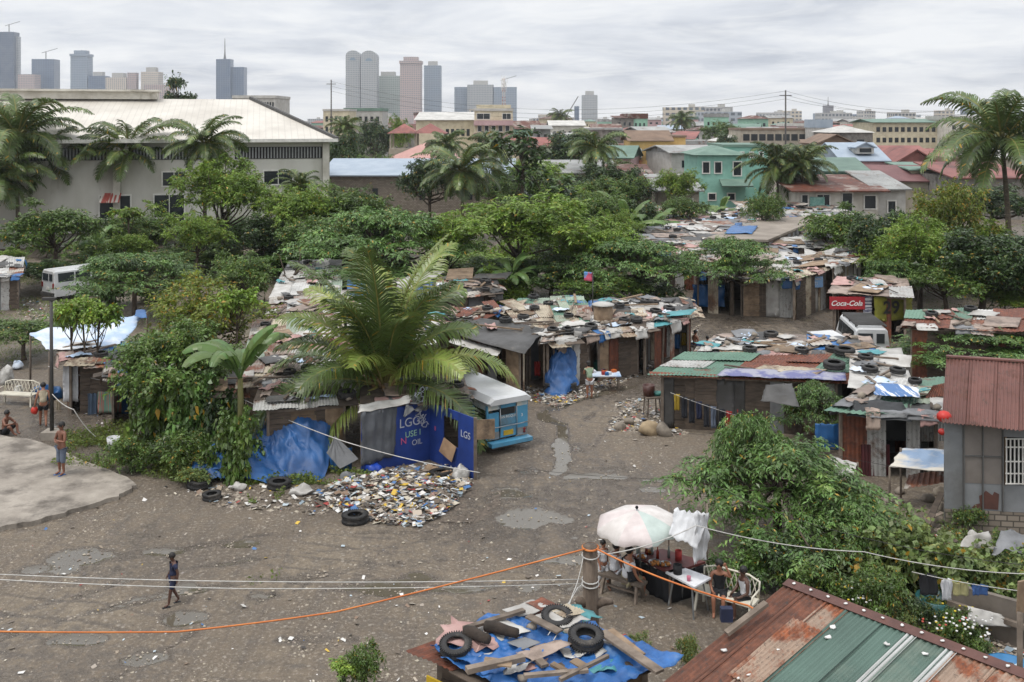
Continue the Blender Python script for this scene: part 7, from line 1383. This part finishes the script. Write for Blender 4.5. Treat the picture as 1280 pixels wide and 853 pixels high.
def sack(px,py,w_,h,label,m=None,d=None,name='sack'):
    p=U(px,py); r=w_*p.y/F/2; hh=h*p.y/F; mb=MB(); mb.ball(p+Vector((0,0,hh*.38)),1,16,(r,r*.85,hh*.5),.0); 
    for i,v in enumerate(mb.v): q=noise.noise_vector(Vector(v)*(1.1/r))*.55*r+noise.noise_vector(Vector(v)*(3/r))*.2*r; mb.v[i]=(v[0]+q.x,v[1]+q.y,max(p.z-.01,v[2]+q.z))
    tag(mb.build(name,m or mat('sack_white','#b9b7b2','#8f8c86',7,.7,.5),origin=p),label,name.replace('_',' '))
for a in ((8,480,18,26,'tall white sack at the far left edge',None),(24,492,14,12,'white bag on the far left bench',None),(60,498,34,18,'heap of dark blue tarp beside the slender pole',PM['blue']),(22,462,12,14,'light blue bundle above the white sack',PM['lblue']),(298,612,16,9,'white plastic bag near the loose tyre',None),(436,601,18,12,'grey plastic sheet ball below the blue tent',PM['grey']),(378,618,26,10,'crumpled clear plastic sheet on the weeds',PM['white']),(466,594,20,17,'deep blue bag at the foot of the grey tarp',mat('royal_blue','#1f45a8','#173a8c',3,.4)),(575,600,20,23,'white and red woven sack against the shed post',None),(547,629,12,9,'bright yellow bag on top of the rubbish heap',mat('bright_yellow','#c9b32c',None,3,.5)),(530,634,9,6,'small yellow bag on the rubbish heap',MC['bright_yellow']),(440,632,14,9,'white bag in the rubbish left of the heap',None),(500,618,20,8,'white paper bundle on the heap',None),(522,650,16,6,'flattened white carton at the near edge of the heap',None),(480,636,15,8,'pinkish white bag in the heap',PM['pinkc']),(540,592,18,12,'grey brown sack inside the shed corner',PM['ply']),(560,600,16,12,'cardboard box remains under the window hole',MC['cardboard']),(510,640,13,7,'pale blue bag low on the heap',PM['lblue']),(1222,688,34,22,'grey white cloth bundle below the zinc house',None),(1262,690,30,20,'grey tarp heap right of the white bundle',PM['grey'])):
    sack(*a[:5],m=a[5])
for x,y,s,l in ((249,609,1.15,'black tyre in front of the creepers near the slab'),(265,624,.85,'thin old tyre lying left of the white plastic bag'),(349,610,1.1,'tyre half in the weeds below the blue tent'),(444,653,1.15,'worn tyre at the near edge of the rubbish heap'),(552,598,1.15,'tyre inside the corner of the blue shed')): tyre(U(x,y)+Vector((0,0,.02)),l,s,(rr(-.08,.08),rr(-.08,.08),1),near=True)
def rock(px,py,s,label,m=stone_m):
    p=U(px,py); mb=MB(); mb.ball(p+Vector((0,0,s*.28)),s,12,(.6,.45,.42),.35); tag(mb.build('boulder',m,origin=p),label,'boulder')
rock(811,543,.62,'tan boulder left of the laundry shack corner',mat('tan_stone','#9c8a6e','#7d6d56',3,.9,.5)); rock(831,545,.6,'grey rounded boulder at the laundry shack corner'); rock(775,537,.4,'small grey rock near the gutter side rubble'); rock(786,530,.3,'smallest rock in front of the laundry shack')
c=U(815,520); stool(c,.75,'rough wooden stand holding the brown bucket by the laundry shack',.2,.6); jar(c+Vector((-.12,0,.75)),.2,.4,mat('brown_plastic','#4f2f28','#3f2520',3,.5),'bucket','dark brown bucket on the wooden stand','bucket',1.15); jar(c+Vector((.22,.05,.75)),.14,.12,mat('teal_plastic','#3f7f78',None,3,.4),'basin','small teal basin beside the brown bucket','basin',1.3)
jar(U(751,470),.28,.62,mat('teal_bin','#2f6e62','#28594f',3,.45),'bin','teal plastic bin by the central shack row','bin',1.2); jar(U(771,452),.22,.35,CM['white'],'bucket','white bucket on the ground near the teal bin','bucket',1.1); jar(U(142,560),.0001+.19,.36,CM['white'],'bucket','white bucket with rubbish below the striped towel','bucket',1.15)
jar(U(1169,770),.36,.42,mat('teal_basin','#2c5f60','#244c4e',3,.45),'basin','large dark teal basin under the washing','basin',1.15); jar(U(1262,842),.4,.16,mat('blue_basin','#2f73a3',None,3,.4),'basin','blue basin at the lower right corner','basin',1.2); jar(U(1275,785),.3,.3,MC['blue_basin'],'tub','blue tub at the right edge','tub',1.15)
t=thing('low_table','low table with orange and blue packets beside the woman in pale green','table',U(757,487)); 
c=U(757,487); mb=MB(); mb.box(c+Vector((0,0,.62)),(1.2,.7,.05)); mb.build('tabletop',PM['lblue'],t)
for a in (-1,1):
    for b in (-1,1): mb=MB(); mb.box(c+Vector((a*.52,b*.28,.3)),(.05,.05,.59)); mb.build('leg',plank_m,t)
for i in range(7): mb=MB(); p=c+Vector((rr(-.5,.4),rr(-.25,.25),.7)); mb.box(p,(.2,.15,.1),rr(0,3)); tag(mb.build('packet',[mat('orange_pack','#c0622a',None,3,.5),PM['blue'],CM['white'],CM['red']][i%4],origin=p),'small coloured packet on the low table','packet','packets on the low table')
for px_,py_ in ((680,487),(694,485),(655,478),(828,462),(862,440)): 
    p=U(px_,py_); mb=MB(); mb.bar(p-Vector((0,0,.05)),p+Vector((rr(-.1,.1),rr(-.1,.1),1.9)),.08,.08,up=(0,1,0)); tag(mb.build('prop_pole',plank_m,origin=p),'rough pole propping the eave of the central shack row','pole','poles along the central shack row')
for x0,x1,y0,y1,z,m,l in ((668,676,452,470,41.5,CM['red'],'red and orange clothes hanging in the shade of the central row'),(702,716,424,436,42.5,CM['red'],'red shirt on the central row line'),(757,772,430,446,44.5,CM['greyblue'],'grey cloth on the front of the scrap roofed shack'),(776,790,424,440,45,PM['ply'],'brown cloth drying by the scrap roofed shack'),(838,850,418,436,46.5,PM['blue'],'blue clothes hanging from the end shack'),(852,858,416,432,46.5,yl,'mustard cloth hanging from the end shack')): hang('dark',x0,x1,y0,y1,z,'hanging_clothes',l,'laundry',m=m,**k_)
t=thing('water_tank','small round wooden tank with pale lid on the central roofs','water tank',U(754,398,2.3)); mb=MB(); mb.lathe([(.42,-.1),(.43,.6),(.4,.6)],14,(0,0,0)); mb.build('drum',PM['ply'],t,world=False); mb=MB(); mb.lathe([(.001,.7),(.3,.69),(.5,.62),(.5,.58),(.001,.58)],14,(0,0,0)); mb.build('lid',PM['white'],t,world=False)
t=thing('flag','small pink and blue flag on a pole above the central roofs','flag',U(741,388,2.35)); mb=MB(); mb.tube([(0,0,-.3),(0,0,1.75)],.025,5); mb.build('pole',wm_,t,world=False); mb=MB(); mb.cloth([(-.02,0,1.3),(-.4,0,1.35),(-.4,0,1.75),(-.02,0,1.72)],6,6,.04,3,fold=.03); mb.build('cloth_flag',mat('flag_cloth','#5f8fc0','#c0506a',2,.7,lo=.48,hi=.52),t,world=False)
for p,l in ((U(1024,525,1.6),'red paper lantern left'),): pass
for px_,py_,s in ((1180,521,.34),(1178,540,.2)):
    mb=MB(); p=W(px_,py_,27.0); mb.ball(p,s*.6,10,(1,.9,.8)); tag(mb.build('red_lantern',mat('lantern_red','#b3261c','#8f1c15',3,.5),origin=p),('large' if s>.3 else 'small')+' red hanging ornament at the corner of the zinc house','ornament')

bag_m=[MC['sack_white'],PM['white'],PM['grey'],PM['lblue'],PM['pinkc'],MC['cardboard'],CM['beige'],PM['dark']]
for k in range(44):
    while True:
        x,y=rr(365,590),rr(585,655)
        if inpoly((x,y),pile): break
    sack(x,y,rr(6,19),rr(3,8),'crumpled discarded bag lying in the rubbish heap before the blue shed',m=bag_m[k%8],name='rubbish_bag'); bpy.context.scene.collection.objects[-1]['group']='discarded bags in the rubbish heap'; bpy.context.scene.collection.objects[-1].location.z+=.2*math.exp(-((x-490)/60)**2-((y-620)/20)**2)
# boulders and rubble below the zinc house
for k in range(30):
    x,y=rr(1060,1180),rr(615,690); rock_s=rr(.2,.5); p=U(x,y); mb=MB(); mb.ball(p+Vector((0,0,rock_s*.2)),rock_s,9,(.7,.6,.45),.4); tag(mb.build('rubble_stone',stone_m,origin=p),'grey broken stone in the rubble left of the zinc house','stone','broken stones left of the zinc house')
for k in range(16):
    x,y=rr(1050,1180),rr(620,700); p=U(x,y,.3); a=rr(0,3); L=rr(.5,1.1); mb=MB(); mb.bar(p-Vector((math.cos(a)*L,math.sin(a)*L,.2)),p+Vector((math.cos(a)*L,math.sin(a)*L,rr(0,.4))),rr(.06,.2),.03); tag(mb.build('loose_plank',R.choice([plank_m,PM['dply']]),origin=p),'grey plank in the rubble left of the zinc house','plank','planks in the rubble left of the zinc house')
for i,(pts,k,l) in enumerate((([(1040,742,.12),(1074,752,.12),(1070,730,.55),(1044,724,.55)],'white','white board leaning among the shrubs at the right'),([(1088,752,.12),(1112,756,.12),(1110,738,.5),(1090,734,.5)],'tan','beige board beside the leaning white board'),([(1196,684,1.),(1240,688,.9),(1236,664,1.3),(1208,670,1.2)],'white','grey white tarp sheet under the zinc house'),([(1206,780,.5),(1262,784,.4),(1250,768,.6),(1210,758,.8)],'white','torn white cloth lying behind the flower pots'),([(1240,692,1.1),(1300,690,1.1),(1300,662,1.4),(1250,668,1.3)],'grey','grey tarpaulin at the right edge below the zinc house'))): sheet_thing(k,pts,'scrap_sheet',l,'sheet',amp=.15,freq=2)
t=thing('mud_wall','low grey mud and board wall behind the washing at the right','wall',U(1250,790)); 
a=U(1195,790)+Vector((0,.3,0)); b=U(1310,835)+Vector((0,.6,0)); mb=MB(); mb.quad4([a,b,b+Vector((0,0,.95)),a+Vector((0,0,.9))],.12); mb.build('wall',mat('mud_wall_grey','#6f675e','#574f47',1.4,.9,.5),t); mb=MB(); mb.bar(a+Vector((-.1,-.12,.55)),b+Vector((0,-.12,.5)),.1,.1); mb.build('rail',plank_m,t)
a=W(1273,765,17.5);b=W(1290,720,17.5); t=thing('brown_screen','brown ply board on a post at the right edge','board',(a.x,a.y,0)); mb=MB(); mb.quad4([W(1272,768,17.5),W(1300,762,17.6),W(1300,722,17.6),W(1274,728,17.5)],.04); mb.build('board',PM['ply'],t); mb=MB(); mb.tube([(a.x,17.45,0),(a.x,17.45,2.4)],.05,7); mb.build('post',plank_m,t)
for k,(x,y) in enumerate(((570,606),(600,588))): pass

# ---------------------------------------------------------------- trees by place
def T(kind,px,yb,yt,wpx,label,lm=None,name='tree',cat='tree',group=None,dx=0):
    c=U(px,yb); h=11-(yt-150)*c.y/F; return tree(kind,c,max(.4,h),wpx*c.y/F,label,name,cat,group,lm)
# left side
T('mid',70,352,252,125,'round green tree hanging over the white van'); T('fresh',278,338,190,130,'tall bright green tree in front of the warehouse'); T('fresh',248,352,262,80,'small bright tree below the tall one by the warehouse')
T('flat',168,398,312,165,'wide flat topped tree right of the white van'); T('mid',305,392,316,80,'compact dark green tree beside the back roofs'); T('olive',250,462,343,165,'yellowish bushy tree behind the leafy mound')
T('fresh',372,340,226,110,'light green tree at the end of the warehouse'); T('mid',440,335,224,105,'leafy tree before the unfinished block shed'); T('broad',330,345,262,90,'dark green tree left of the block shed corner'); T('mid',400,352,262,110,'medium green tree in the belt before the block shed')
T('flat',478,376,256,215,'wide spreading canopy above the tall palm fronds'); T('fresh',560,372,262,110,'bright tree between the spreading canopy and the biggest crown'); T('fresh',648,378,236,190,'biggest yellow green crown in the central tree belt'); T('fresh',742,376,272,120,'yellow green tree sloping right of the biggest crown')
T('flat',795,388,296,160,'flat layered tree above the end of the central shack row'); T('broad',690,384,318,105,'dark rounded tree just behind the water tank'); T('mid',625,386,330,70,'small bush tree by the banana clump behind the row')
T('broad',537,290,188,75,'dark dense tree beside the palm above the belt'); T('pole',655,305,150,62,'tall thin large leaved sapling above the biggest crown'); T('pole',700,310,205,56,'shorter large leaved sapling right of the tall one'); T('broad',722,235,160,95,'dense dark tree right of the office block'); T('mid',905,200,148,48,'olive green round tree left of the brown frame building')
T('broad',470,215,146,50,'dark tree clump before the pale flat roofed building'); T('fresh',500,222,143,34,'bright small tree next to the dark clump'); T('broad',430,245,160,55,'dark tree behind the warehouse corner'); T('mid',455,255,188,60,'tree behind the blue roofed shed')
T('flat',915,394,294,145,'broad flat layered tree over the alley stall hut'); T('mid',850,305,240,60,'green tree before the beige house'); T('broad',795,320,246,70,'dark tree among the bananas at centre right'); T('mid',745,320,232,75,'leafy tree left of the banana clump'); T('fresh',770,340,258,60,'slender light green tree in the banana clump')
T('mid',955,320,232,50,'narrow tree beneath the twin palms')
for i in range(16):
    z=fr_.uniform(98,128); x=fr_.uniform(610,880); h=fr_.uniform(4.,6.8); c=W(x,0,z); tree(['broad','mid','fresh','mid'][i%4],Vector((c.x,z,0)),h,fr_.uniform(5,8),'tree among the low tan houses behind the banana clump','tree','tree','trees among the low tan houses')
# right leafy mass
T('mid',1050,350,256,105,'rounded tree before the rusty roofed house'); T('broad',1105,368,256,95,'dark tree right of the rounded one below the white shed'); T('olive',1185,352,214,110,'yellowing tree left of the big leaning palm'); T('fresh',1150,392,268,120,'light green tree in the leafy mass at right'); T('broad',1225,402,280,150,'large leaved dense tree in the leafy mass at right'); T('broad',1290,408,284,140,'dense tree cut by the right edge'); T('mid',1180,404,320,120,'green tree at the foot of the leafy mass'); T('flat',1112,398,318,80,'small flat tree over the store hut'); T('mid',1060,362,300,70,'low green tree behind the alley bend')
T('broad',1240,300,228,110,'dark tree under the leaning palm'); 
T('flat',1225,478,408,190,'pale layered tree behind the zinc house roof'); T('flat',1160,470,428,110,'smaller layered tree left of the zinc house roof')
# near right
big=T('layer',972,686,545,300,'big drooping leafy tree behind the snack stall'); T('layer',935,672,500,135,'upper branch tree rising above the big drooping one'); T('layer',1022,556,474,105,'small round leafy tree before the laundry shack')
T('layer',1045,705,600,190,'low spreading tree right of the big drooping one')
T('bush',930,735,655,120,'dark low shrub left at the foot of the big drooping tree',L_layer,'shrub','shrub'); T('bush',985,748,668,120,'dark shrub at the foot of the big drooping tree',L_dark,'shrub','shrub'); T('bush',1025,765,690,110,'green shrub just behind the rusty roof peak',None,'shrub','shrub'); T('bush',1105,790,702,100,'rounded leafy shrub with pale flowers behind the ridge',None,'shrub','shrub'); T('bush',1060,775,712,80,'shrub with small yellow flowers near the rusty ridge',L_mid,'shrub','shrub')
for x,yb,yt,w_,l in ((1090,735,640,150,'yellowing creeper over the rubble, the leftmost on the trellis'),(1160,745,655,150,'creeper with broad leaves in the middle of the trellis'),(1225,755,675,130,'creeper right of the middle trellis above the washing'),(1280,760,680,120,'creeper at the right edge of the trellis'),(1130,720,636,110,'creeper at the back of the trellis')):
    c=U(x,yb); c.z=0; T('vine',x,yb,yt,w_,l,None,'creeper','creeper')
for x,yb,yt,w_,l,k in ((1190,800,748,70,'white flowered potted shrub among the pots',L_mid),(1150,790,742,60,'spiky leaved plant left of the white flowered shrub',L_dark),(1215,815,770,60,'flowering shrub with white blossoms at the ridge end',L_mid),(1130,795,755,50,'yellowish crop plant beside the ridge',L_vine),(1245,700,660,50,'weed growing under the zinc house',None),(1205,665,628,60,'weed at the foot of the zinc house wall',None)):
    T('bush',x,yb,yt,w_,l,k,'shrub','shrub')
fw_=mat('blossom_white','#d9d8d4',None,3,.6); fy=mat('blossom_yellow','#c9b12c',None,3,.6); fr2=mat('blossom_red','#b34a3a',None,3,.6)
for nm,m,cs,n in (('white_blossoms',fw_,((1190,775),(1215,785),(1090,742)),70),('yellow_blossoms',fy,((1058,738),(1195,766)),14),('red_blossoms',fr2,((1180,786),),7)):
    mb=MB()
    for cx_,cy_ in cs:
        for _ in range(n//len(cs)): mb.ball(U(cx_+rr(-28,28),cy_+rr(-14,12),.75),.03,6,(1,1,.6))
    tag(mb.build(nm,m),nm.replace('_',' ')+' scattered over the potted shrubs','flowers',kind='stuff')
# leafy mound and creepers at left centre
T('broad',215,545,394,150,'dense leafy mound of climbing vines over the left shacks',L_mid); T('vine',292,598,500,85,'creeper covered stump left of the blue tent',L_mid,'creeper','creeper'); T('vine',205,556,440,120,'dense creeper wall filling the front of the leafy mound',L_mid,'creeper','creeper'); T('vine',245,562,452,100,'creeper growing up the right side of the leafy mound',L_layer,'creeper','creeper'); T('bush',165,590,535,90,'low weeds left of the mound',None,'shrub','shrub'); T('bush',225,592,530,100,'weedy shrub at the foot of the mound',None,'shrub','shrub'); T('vine',270,560,470,90,'dark leaved shrub between mound and banana plant',L_dark,'creeper','creeper'); T('vine',345,545,480,90,'creeper behind the blue tent',L_mid,'creeper','creeper')
T('bush',250,600,560,90,'low creeping bush in front of the stump',L_vine,'shrub','shrub'); T('mid',30,450,395,110,'small scrubby tree at the left edge')
for i,(x,yt) in enumerate(((88,362),(103,360),(124,368))): T('papaya',x,508+i*3,yt,66,['leftmost','middle','rightmost'][i]+' of three slender papaya trunks by the board shack',None,'papaya_tree','tree')
T('papaya',160,330,252,50,'slender papaya tree before the warehouse balcony',None,'papaya_tree','tree'); T('papaya',296,480,352,70,'papaya tree with yellowing leaves behind the banana plant',None,'papaya_tree','tree')
T('bush',455,876,800,72,'small light green plant at the bottom edge',L_mid,'plant','plant'); T('papaya',428,880,822,50,'cassava like plant at the bottom edge',L_fresh,'plant','plant'); T('bush',858,840,785,42,'small flowering weed beside the rusty roof',L_vine,'plant','plant'); T('bush',797,812,786,40,'weed behind the right end of the foreground hut',L_vine,'plant','plant')
T('bush',700,408,372,50,'low weeds behind the roofs of the central row',None,'shrub','shrub'); T('umbrellafar',222,222,88,72,'lone layered tree rising over the warehouse ridge')
# underbrush so the belt reads as one thicket
ub=random.Random(9)
for i in range(64):
    z=ub.uniform(56,90); a,b=((330,870) if z<78 else (380,900)); x=ub.uniform(a,b) if i%3 else ub.uniform(130,420)
    if 330<x<440 and z<66: z=ub.uniform(68,88)
    c=W(x,0,z); tree('bush' if i%2 else 'mid',Vector((c.x,z,0)),ub.uniform(1.8,3.8),ub.uniform(3.5,6.5),'dense undergrowth shrub filling the central tree belt','shrub','shrub','undergrowth shrubs of the central tree belt',ub.choice([L_mid,L_dark,L_fresh,L_layer]))
for i in range(26):
    z=ub.uniform(52,80); x=ub.uniform(1060,1290); 
    if x<1140 and z<57: continue
    c=W(x,0,z); tree('bush' if i%2 else 'mid',Vector((c.x,z,0)),ub.uniform(1.8,4.2),ub.uniform(3.5,6.),'dense undergrowth shrub in the leafy mass at right','shrub','shrub','undergrowth shrubs of the leafy mass at right',ub.choice([L_mid,L_dark,L_fresh]))
for i in range(14):
    z=ub.uniform(62,88); x=ub.uniform(-20,330); c=W(x,0,z); tree('bush' if i%2 else 'mid',Vector((c.x,z,0)),ub.uniform(1.6,3.4),ub.uniform(3,5.5),'undergrowth shrub in front of the warehouse','shrub','shrub','undergrowth shrubs before the warehouse',ub.choice([L_mid,L_dark,L_fresh]))
for i,(x,z) in enumerate(((1420,56),(1360,68),(1430,75),(1380,82))): c=W(x,0,z); tree(['broad','mid','fresh'][i%3],Vector((c.x,z,0)),5.5,7,'leafy tree just beyond the right edge of the shacks','tree','tree','trees beyond the right edge')
# palms
def PAL(px,yb,yc,spx,label,var=0,lean=0,Z=None,r=.16):
    c=U(px,yb); 
    h=11-(yc-150)*c.y/F; palm(c,h,spx*c.y/F,label,(lean*c.y/F,0),var=var,r=r)
PAL(22,312,172,84,'tall coconut palm at the left edge'); PAL(60,306,205,72,'coconut palm just right of the tallest left one',1); PAL(-10,318,225,70,'coconut palm half cut by the left edge',1); PAL(162,306,192,68,'coconut palm before the warehouse wall',1,-2); PAL(256,330,180,54,'slim coconut palm behind the tall bright tree',0); PAL(375,320,232,32,'small thin palm at the warehouse corner',1)
PAL(578,300,215,55,'full coconut palm above the belt beside the dark tree',0); PAL(618,270,186,36,'palm in front of the office block',1); PAL(745,262,186,38,'palm before the bare concrete house',0); PAL(60+912,280,212,52,'left one of the twin palms by the teal house',0); PAL(1003,282,206,44,'right one of the twin palms by the teal house',1); PAL(1262,325,178,100,'large coconut palm leaning at the right edge',0,-10,r=.22)
PAL(432,232,160,24,'small palm beside the cream building',1); PAL(558,262,182,30,'short palm behind the full coconut palm',1); PAL(700,190,146,16,'distant palm on the horizon right of centre',0); PAL(852,190,152,20,'dark bushy palm behind the yellow house',0); PAL(1085,195,160,16,'distant palm before the school building',1)
for i in range(42):
    z=fr_.uniform(140,620); x=fr_.uniform(380,1290); h=fr_.uniform(4.,9.5); c=W(x,0,z); tree('far',Vector((c.x,z,0)),h,fr_.uniform(5,10),'hazy green tree standing between the far houses','tree','tree','trees between the far houses')
# central tall palm with separate fronds
c=Vector((W(480,0,33.6).x,33.6,0)); t=thing('coconut_palm','great young coconut palm with arching fronds behind the graffiti shed','palm tree',c); rng=np.random.default_rng(5)
mb=MB(); mb.tube([(0,0,-.1),(0,0,.6),(.05,0,1.5),(.05,0,2.2)],[.34,.28,.24,.2],10); mb.build('trunk',palmbark,t,world=False)
mb=MB(); 
for k in range(9): a=k*2.4; mb.tube([(0,0,1.1+k*.1),(math.cos(a)*.3,math.sin(a)*.3,1.7+k*.08),(math.cos(a)*.5,math.sin(a)*.5,2.1+k*.05)],[.09,.07,.05],6)
mb.build('frond_bases',mat('dry_sheath','#7d6545','#5c4830',5,.9,.5),t,world=False)
N_=34
for i in range(N_):
    f=i/(N_-1); az=i*2.399+rng.normal()*.15; el=1.5*(1-f)**.8-.22*f; L=lerp(5.3,4.7,f)*rng.uniform(.92,1.08)
    if abs(math.sin(az))>.8 and f>.4: L*=.85
    if .18<f<.62: L*=.82; el+=.12
    if math.sin(az)<-.8 and f>.5: continue
    q,pts=frond_quads(rng,az,el,L,.75+1.15*f+rng.random()*.2,92,1.2,.058,.62+.3*f,(math.cos(az)*.1,math.sin(az)*.1,2.1))
    o=npmesh('frond',q,L_pale if i%3==0 else L_palm,t); mb=MB(); mb.tube([tuple(x) for x in pts[::3]],[.05*(1-k/9.5) for k in range(len(pts[::3]))],5); mb.build('rib',M_rach,o,world=False)
# bananas
c=U(300,572); bn=banana(c,2.25,2.3,'banana plant with broad pale leaves beside the leafy mound',8,2)
bn.scale=(1.15,)*3
c=U(640,388); banana(c,2.0,2.2,'banana plant behind the dark wooden shack',11,9)
for k,(x,y,s) in enumerate(((730,322,1.2),(752,318,1.1),(785,330,1.3),(808,326,1.1),(715,308,1.1),(824,312,1.),(775,306,1.2),(700,300,1.),(900,296,1.),(888,300,.9))): banana_copy(U(x,y),s*1.15,'dark leaved banana plant in the clump at centre right','banana plants of the clump at centre right',k%2)
banana_copy(U(738,400),.5,'tiny banana shoot beside the flag pole','small banana plants',0); banana_copy(U(120,340),1.1,'banana plant below the van side tree','small banana plants',1)
# dead branch
mb=MB(); p=U(346,396); 
mb.tube([p,p+Vector((.3,0,1.6)),p+Vector((1.3,0,2.7)),p+Vector((2.2,.1,3.1))],[.1,.09,.06,.02],6); mb.tube([p+Vector((.6,0,1.9)),p+Vector((.3,.1,2.8)),p+Vector((.1,.1,3.5))],[.05,.035,.01],5); mb.tube([p+Vector((1.,0,2.4)),p+Vector((1.3,.1,3.3)),p+Vector((1.2,.1,3.9))],[.05,.03,.01],5); tag(mb.build('dead_branch',bark,origin=p),'bare grey dead branch arching over the back roofs','branch')
# ground cover
def GP(*l): 
    o=[]
    for x,y,rx,ry in l: c=U(x,y); o.append((c.x,c.y,rx*c.y/F,max(.3,(U(x,y-ry).y-U(x,y+ry).y)/2)))
    return o
grasspatch('weeds',GP((180,568,110,22),(250,590,70,14),(140,545,60,14)),15000,'weeds and grass along the edge of the slab',.3)
grasspatch('tufts',GP((330,622,22,8),(410,600,55,9),(440,606,28,8),(320,600,30,8)),7000,'grass tufts below the blue tent',.28)
grasspatch('meadow',GP((40,385,60,14),(40,430,60,22),(20,350,60,10),(120,420,30,10)),9000,'thin grass behind the left shacks',.3,leafy=.1)
grasspatch('undergrowth',GP((640,385,110,9),(560,392,60,8),(770,388,60,6),(400,350,120,14),(250,400,90,20),(200,345,160,18),(330,560,60,20)),14000,'undergrowth beneath the tree belt',.9,L_mid,.8)
grasspatch('ground_plants',GP((1140,720,120,40),(1230,700,60,30),(1180,790,70,20),(1060,750,60,20)),16000,'leafy undergrowth in the plot at the right',.4,L_vine,.8)
grasspatch('alley_weeds',GP((1180,400,110,14),(1200,360,100,20),(960,300,40,6),(1090,345,70,10)),7000,'undergrowth under the leafy mass at right',.9,L_mid,.8)
grasspatch('yard_weeds',GP((318,728,10,5),(345,722,8,4),(740,360,20,4)),500,'small weeds growing from a puddle in the yard',.2)
grasspatch('trellis_leaves',[(U(1165,690,1.2).x,U(1165,690,1.2).y,2.6,1.1)],100,'few leaves on the trellis',.3,L_vine,.9)
# ---------------------------------------------------------------- haze
hm_=bpy.data.materials.new('haze'); hm_.use_nodes=True; nt=hm_.node_tree; nt.nodes.clear(); o=nt.nodes.new('ShaderNodeOutputMaterial'); v=nt.nodes.new('ShaderNodeVolumePrincipled'); v.inputs['Color'].default_value=(.86,.91,.98,1); v.inputs['Density'].default_value=.00016; v.inputs['Anisotropy'].default_value=.2; nt.links.new(v.outputs[0],o.inputs['Volume'])
HAZE=True
if HAZE:
    mb=MB(); mb.box((0,1180,150),(3600,2560,304)); o=mb.build('haze',hm_); tag(o,'thin pale blue air haze over the city','haze',kind='stuff')
